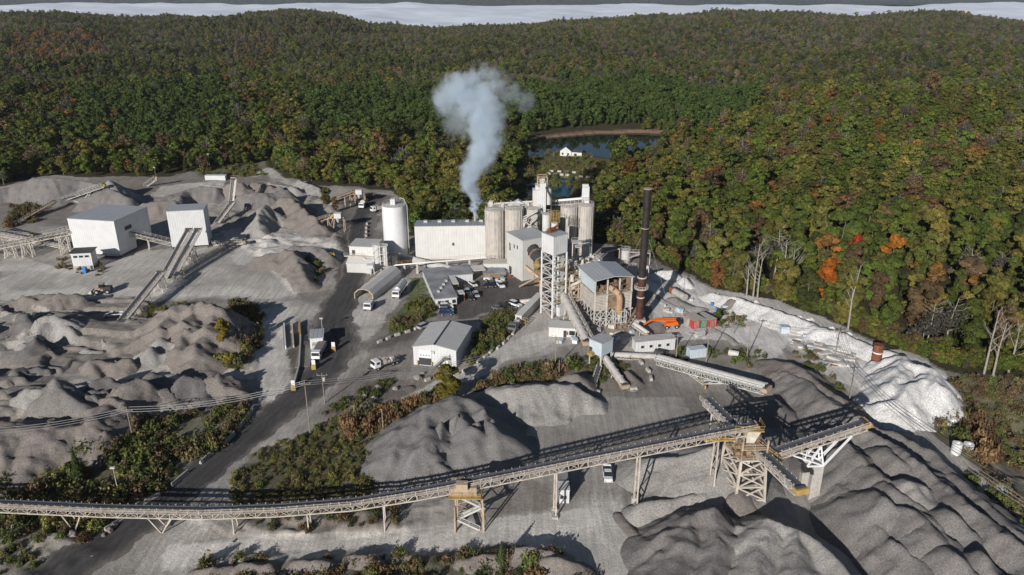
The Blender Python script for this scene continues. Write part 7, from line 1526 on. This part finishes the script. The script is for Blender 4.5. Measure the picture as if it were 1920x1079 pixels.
# ================================================================ SMALL DUMPED LOADS AND CLUTTER
gd = random.Random(77)
for i in range(20):
    for _ in range(40):
        px = gd.uniform(10, 400); py = gd.uniform(600, 770)
        if bool(inpoly(np.array([px]), np.array([py]), [(0,600),(230,640),(290,670),(260,690),(60,695),(0,740)] if i % 2 else [(60,730),(470,728),(440,745),(250,760),(60,770)])[0]): break
    h = gd.uniform(1.2, 2.6); pile(gd.choice(['dark', 'tan', 'grey', 'mid', 'light']), [[(px, py, h), (px+gd.uniform(18, 34), py+gd.uniform(-7, 4), h*gd.uniform(.7, 1.1)), (px+gd.uniform(42, 75), py+gd.uniform(-12, 8), h*gd.uniform(.3, .8))]], 'small dumped load of stone in the dug up left field', group='small dumped loads in the left field', slope=1.0, warp=2.8, res=.45, gully=1.0, name='dumped_load')
for i in range(16):
    px = gd.uniform(1210, 1330); py = gd.uniform(1000, 1079) if i % 2 else gd.uniform(700, 722); px = px if i % 2 else gd.uniform(640, 760); h = gd.uniform(.6, 1.2)
    pile('tan' if i % 2 == 0 else 'grey', [[(px, py if i % 2 else gd.uniform(745, 770), h)]], 'low heap of swept stone ' + ('at the bottom edge between the two near stockpiles' if i % 2 else 'on the bank beside the lower road'), group='low swept heaps '+('near' if i % 2 else 'by the lower road'), slope=.6, warp=1, res=.4, name='dumped_load')
for pl, lab in (([(1160,960,.7),(1190,1000,.9),(1215,1040,.9)], 'low earth kerb curving right of the bottom haul road'), ([(655,790,.7),(700,765,.9),(765,722,1.0)], 'stony earth kerb beside the lower road'), ([(1215,545,.7),(1300,590,.6),(1380,640,.7)], 'low lime kerb along the haul track right of the containers')):
    pile('tan' if 'lime' not in lab else 'light', [pl], lab, slope=.5, warp=1.2, res=.45, name='earth_kerb')
for i in range(64):
    if i < 34: px = gd.uniform(1050, 1190); py = gd.uniform(598, 650); wh = 'on the ground around the kiln house and the stack'
    elif i < 50: px = gd.uniform(905, 960); py = gd.uniform(508, 532); wh = 'beside the office canopy'
    else: px = gd.uniform(1225, 1360); py = gd.uniform(560, 600); wh = 'behind the orange boom lift'
    p = W(px, py); k = gd.random(); m = MB(); z = float(TT(np.array([p.x]), np.array([p.y]))[0]); s = gd.uniform(.5, 1.1)
    if k < .5: m.box(-s, s, -s*.7, s*.7, -.1, s*1.1).box(-s*1.05, s*1.05, -s*.75, s*.75, s*1.1, s*1.2); nm, ct, mt, cn = ('crate', 'crate') + gd.choice([('dust', 'tan'), ('steel', 'grey'), ('brown', 'brown'), ('ltblue', 'pale blue'), ('pwhite_s', 'white')])
    elif k < .8: m.tube((0, 0, -.1), (0, 0, s*1.4), s*.6, n=12).tube((0, 0, s*.6), (0, 0, s*.7), s*.64, n=12); nm, ct, mt, cn = ('drum', 'drum') + gd.choice([('rust', 'rusty'), ('pblue2', 'blue'), ('steel', 'grey')])
    else: m.tube((-2*s, 0, .25), (2*s, .3, .25), .22, n=8).tube((-2*s, .5, .25), (2*s, .8, .25), .22, n=8); nm, ct, mt, cn = ('pipe_bundle', 'pipes') + gd.choice([('rust', 'rusty'), ('steel', 'grey')])
    o = m.build(nm, M[mt]); o.location = (p.x, p.y, z); o.rotation_euler = (0, 0, gd.uniform(0, 3.1)); tag(o, cn+' '+ct+' standing '+wh if ct != 'pipes' else cn+' bundle of pipes lying '+wh, ct, cn+' '+ct+' '+wh)
# ================================================================ SMOKE, VALLEY FOG, FAR HILLS, HAZE
SMY = 284.0
def blob(px, py, r, d): p = WY(px, py, SMY); r = r*(1.3 if 215 < py < 395 else 1.1); return (p, r*SMY/F/math.cos(0)*1.0, d)
BL = [blob(*b) for b in [(893,405,5.5,4.5),(890,395,6.5,3.5),(887,382,7,2.4),(882,366,10,1.4),(879,350,14,1.3),(881,334,17,1.2),(888,318,19,1.2),(897,302,20,1.1),(903,286,22,1.1),(912,270,22,1),(908,253,24,1),
  (912,238,25,1),(906,222,26,.95),(897,208,28,.9),(884,195,28,.9),(868,182,30,.9),(850,176,30,.85),(838,188,22,.7),(862,160,24,.8),(880,150,20,.6),(905,180,26,.7),(918,195,22,.6),(925,165,20,.5),(905,138,16,.45),(922,140,16,.35),(936,158,20,.3),(955,178,22,.16),(982,188,22,.1),(835,200,20,.35),(850,205,24,.3),(870,215,26,.25),(858,232,24,.15),(930,215,20,.3)]]
m = bpy.data.materials.new('smoke'); m.use_nodes = True; N = m.node_tree.nodes; L = m.node_tree.links; N.remove(N['Principled BSDF'])
pv = N.new('ShaderNodeVolumePrincipled'); pv.inputs['Color'].default_value = (.84, .92, 1, 1); pv.inputs['Anisotropy'].default_value = 0.1
L.new(pv.outputs[0], N['Material Output'].inputs['Volume'])
gm = N.new('ShaderNodeNewGeometry'); nz = N.new('ShaderNodeTexNoise'); nz.inputs['Scale'].default_value = 0.16; nz.inputs['Detail'].default_value = 5; nz.inputs['Roughness'].default_value = .62
L.new(gm.outputs['Position'], nz.inputs['Vector']); s1 = N.new('ShaderNodeVectorMath'); s1.operation = 'SUBTRACT'; L.new(nz.outputs['Color'], s1.inputs[0]); s1.inputs[1].default_value = (.5, .5, .5)
s2 = N.new('ShaderNodeVectorMath'); s2.operation = 'SCALE'; s2.inputs['Scale'].default_value = 12.0; L.new(s1.outputs[0], s2.inputs[0])
ad = N.new('ShaderNodeVectorMath'); L.new(gm.outputs['Position'], ad.inputs[0]); L.new(s2.outputs[0], ad.inputs[1])
prev = None
for p, r, d in BL:
    q = N.new('ShaderNodeVectorMath'); q.operation = 'DISTANCE'; L.new(ad.outputs[0], q.inputs[0]); q.inputs[1].default_value = p
    mr = N.new('ShaderNodeMapRange'); mr.interpolation_type = 'SMOOTHSTEP'; mr.inputs[1].default_value = r*1.15; mr.inputs[2].default_value = r*.3; mr.inputs[3].default_value = 0; mr.inputs[4].default_value = d; L.new(q.outputs['Value'], mr.inputs[0])
    if prev is None: prev = mr.outputs[0]
    else:
        a = N.new('ShaderNodeMath'); a.operation = 'MAXIMUM'; L.new(prev, a.inputs[0]); L.new(mr.outputs[0], a.inputs[1]); prev = a.outputs[0]
sc2 = N.new('ShaderNodeMath'); sc2.operation = 'MULTIPLY'; sc2.inputs[1].default_value = 0.5; L.new(prev, sc2.inputs[0]); L.new(sc2.outputs[0], pv.inputs['Density'])
bmm = bmesh.new()
for p, r, d in BL:
    bmesh.ops.create_icosphere(bmm, subdivisions=2, radius=r*1.15+4.2, matrix=Matrix.Translation(p))
me = bpy.data.meshes.new('smoke_plume'); bmm.to_mesh(me); bmm.free(); sm = bpy.data.objects.new('smoke_plume', me); col.objects.link(sm)
rm = sm.modifiers.new('remesh', 'REMESH'); rm.mode = 'VOXEL'; rm.voxel_size = 1.2; me.materials.append(m)
tag(sm, 'pale grey smoke plume rising from the small chimney of the long white building', 'smoke', kind='stuff')
# valley fog: a rolling sheet of cloud lying below the ridge
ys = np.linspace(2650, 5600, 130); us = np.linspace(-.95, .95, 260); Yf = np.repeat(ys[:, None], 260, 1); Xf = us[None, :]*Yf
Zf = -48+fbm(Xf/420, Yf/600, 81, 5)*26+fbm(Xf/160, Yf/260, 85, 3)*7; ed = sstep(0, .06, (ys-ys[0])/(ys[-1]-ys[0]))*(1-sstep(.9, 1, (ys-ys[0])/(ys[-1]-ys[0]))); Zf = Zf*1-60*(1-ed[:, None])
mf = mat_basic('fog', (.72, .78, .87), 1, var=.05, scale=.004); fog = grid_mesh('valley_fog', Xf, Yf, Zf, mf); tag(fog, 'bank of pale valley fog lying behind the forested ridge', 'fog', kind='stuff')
yh = np.linspace(5300, 9500, 50); Yh = np.repeat(yh[:, None], 260, 1); Xh = us[None, :]*Yh
Zh = -60+sstep(5300, 6600, Yh+fbm(Xh/900, Yh/900, 91, 4)*900)*70+fbm(Xh/500, Yh/500, 93, 4)*25
mh = mat_basic('far wooded hills', (.035, .045, .035), 1, var=.4, scale=.02); hl = grid_mesh('far_hills', Xh, Yh, Zh, mh); tag(hl, kind='structure')
# the air itself
mz = bpy.data.materials.new('haze'); mz.use_nodes = True; N = mz.node_tree.nodes; L = mz.node_tree.links; N.remove(N['Principled BSDF'])
vz = N.new('ShaderNodeVolumePrincipled'); vz.inputs['Color'].default_value = (.8, .88, 1, 1); vz.inputs['Density'].default_value = 0.00003; L.new(vz.outputs[0], N['Material Output'].inputs['Volume'])
x, y0, y1, z0, z1 = 13500, -400, 12500, -140, 190
V = [(-x, y0, z0), (x, y0, z0), (x, y1, z0), (-x, y1, z0), (-x, y0, z1), (x, y0, z1), (x, y1, z1), (-x, y1, z1)]
hz = mesh_obj('haze', V, [(0, 3, 2, 1), (4, 5, 6, 7), (0, 1, 5, 4), (1, 2, 6, 5), (2, 3, 7, 6), (3, 0, 4, 7)], mz); tag(hz, 'thin blue air over the whole site and forest', 'haze', kind='stuff')
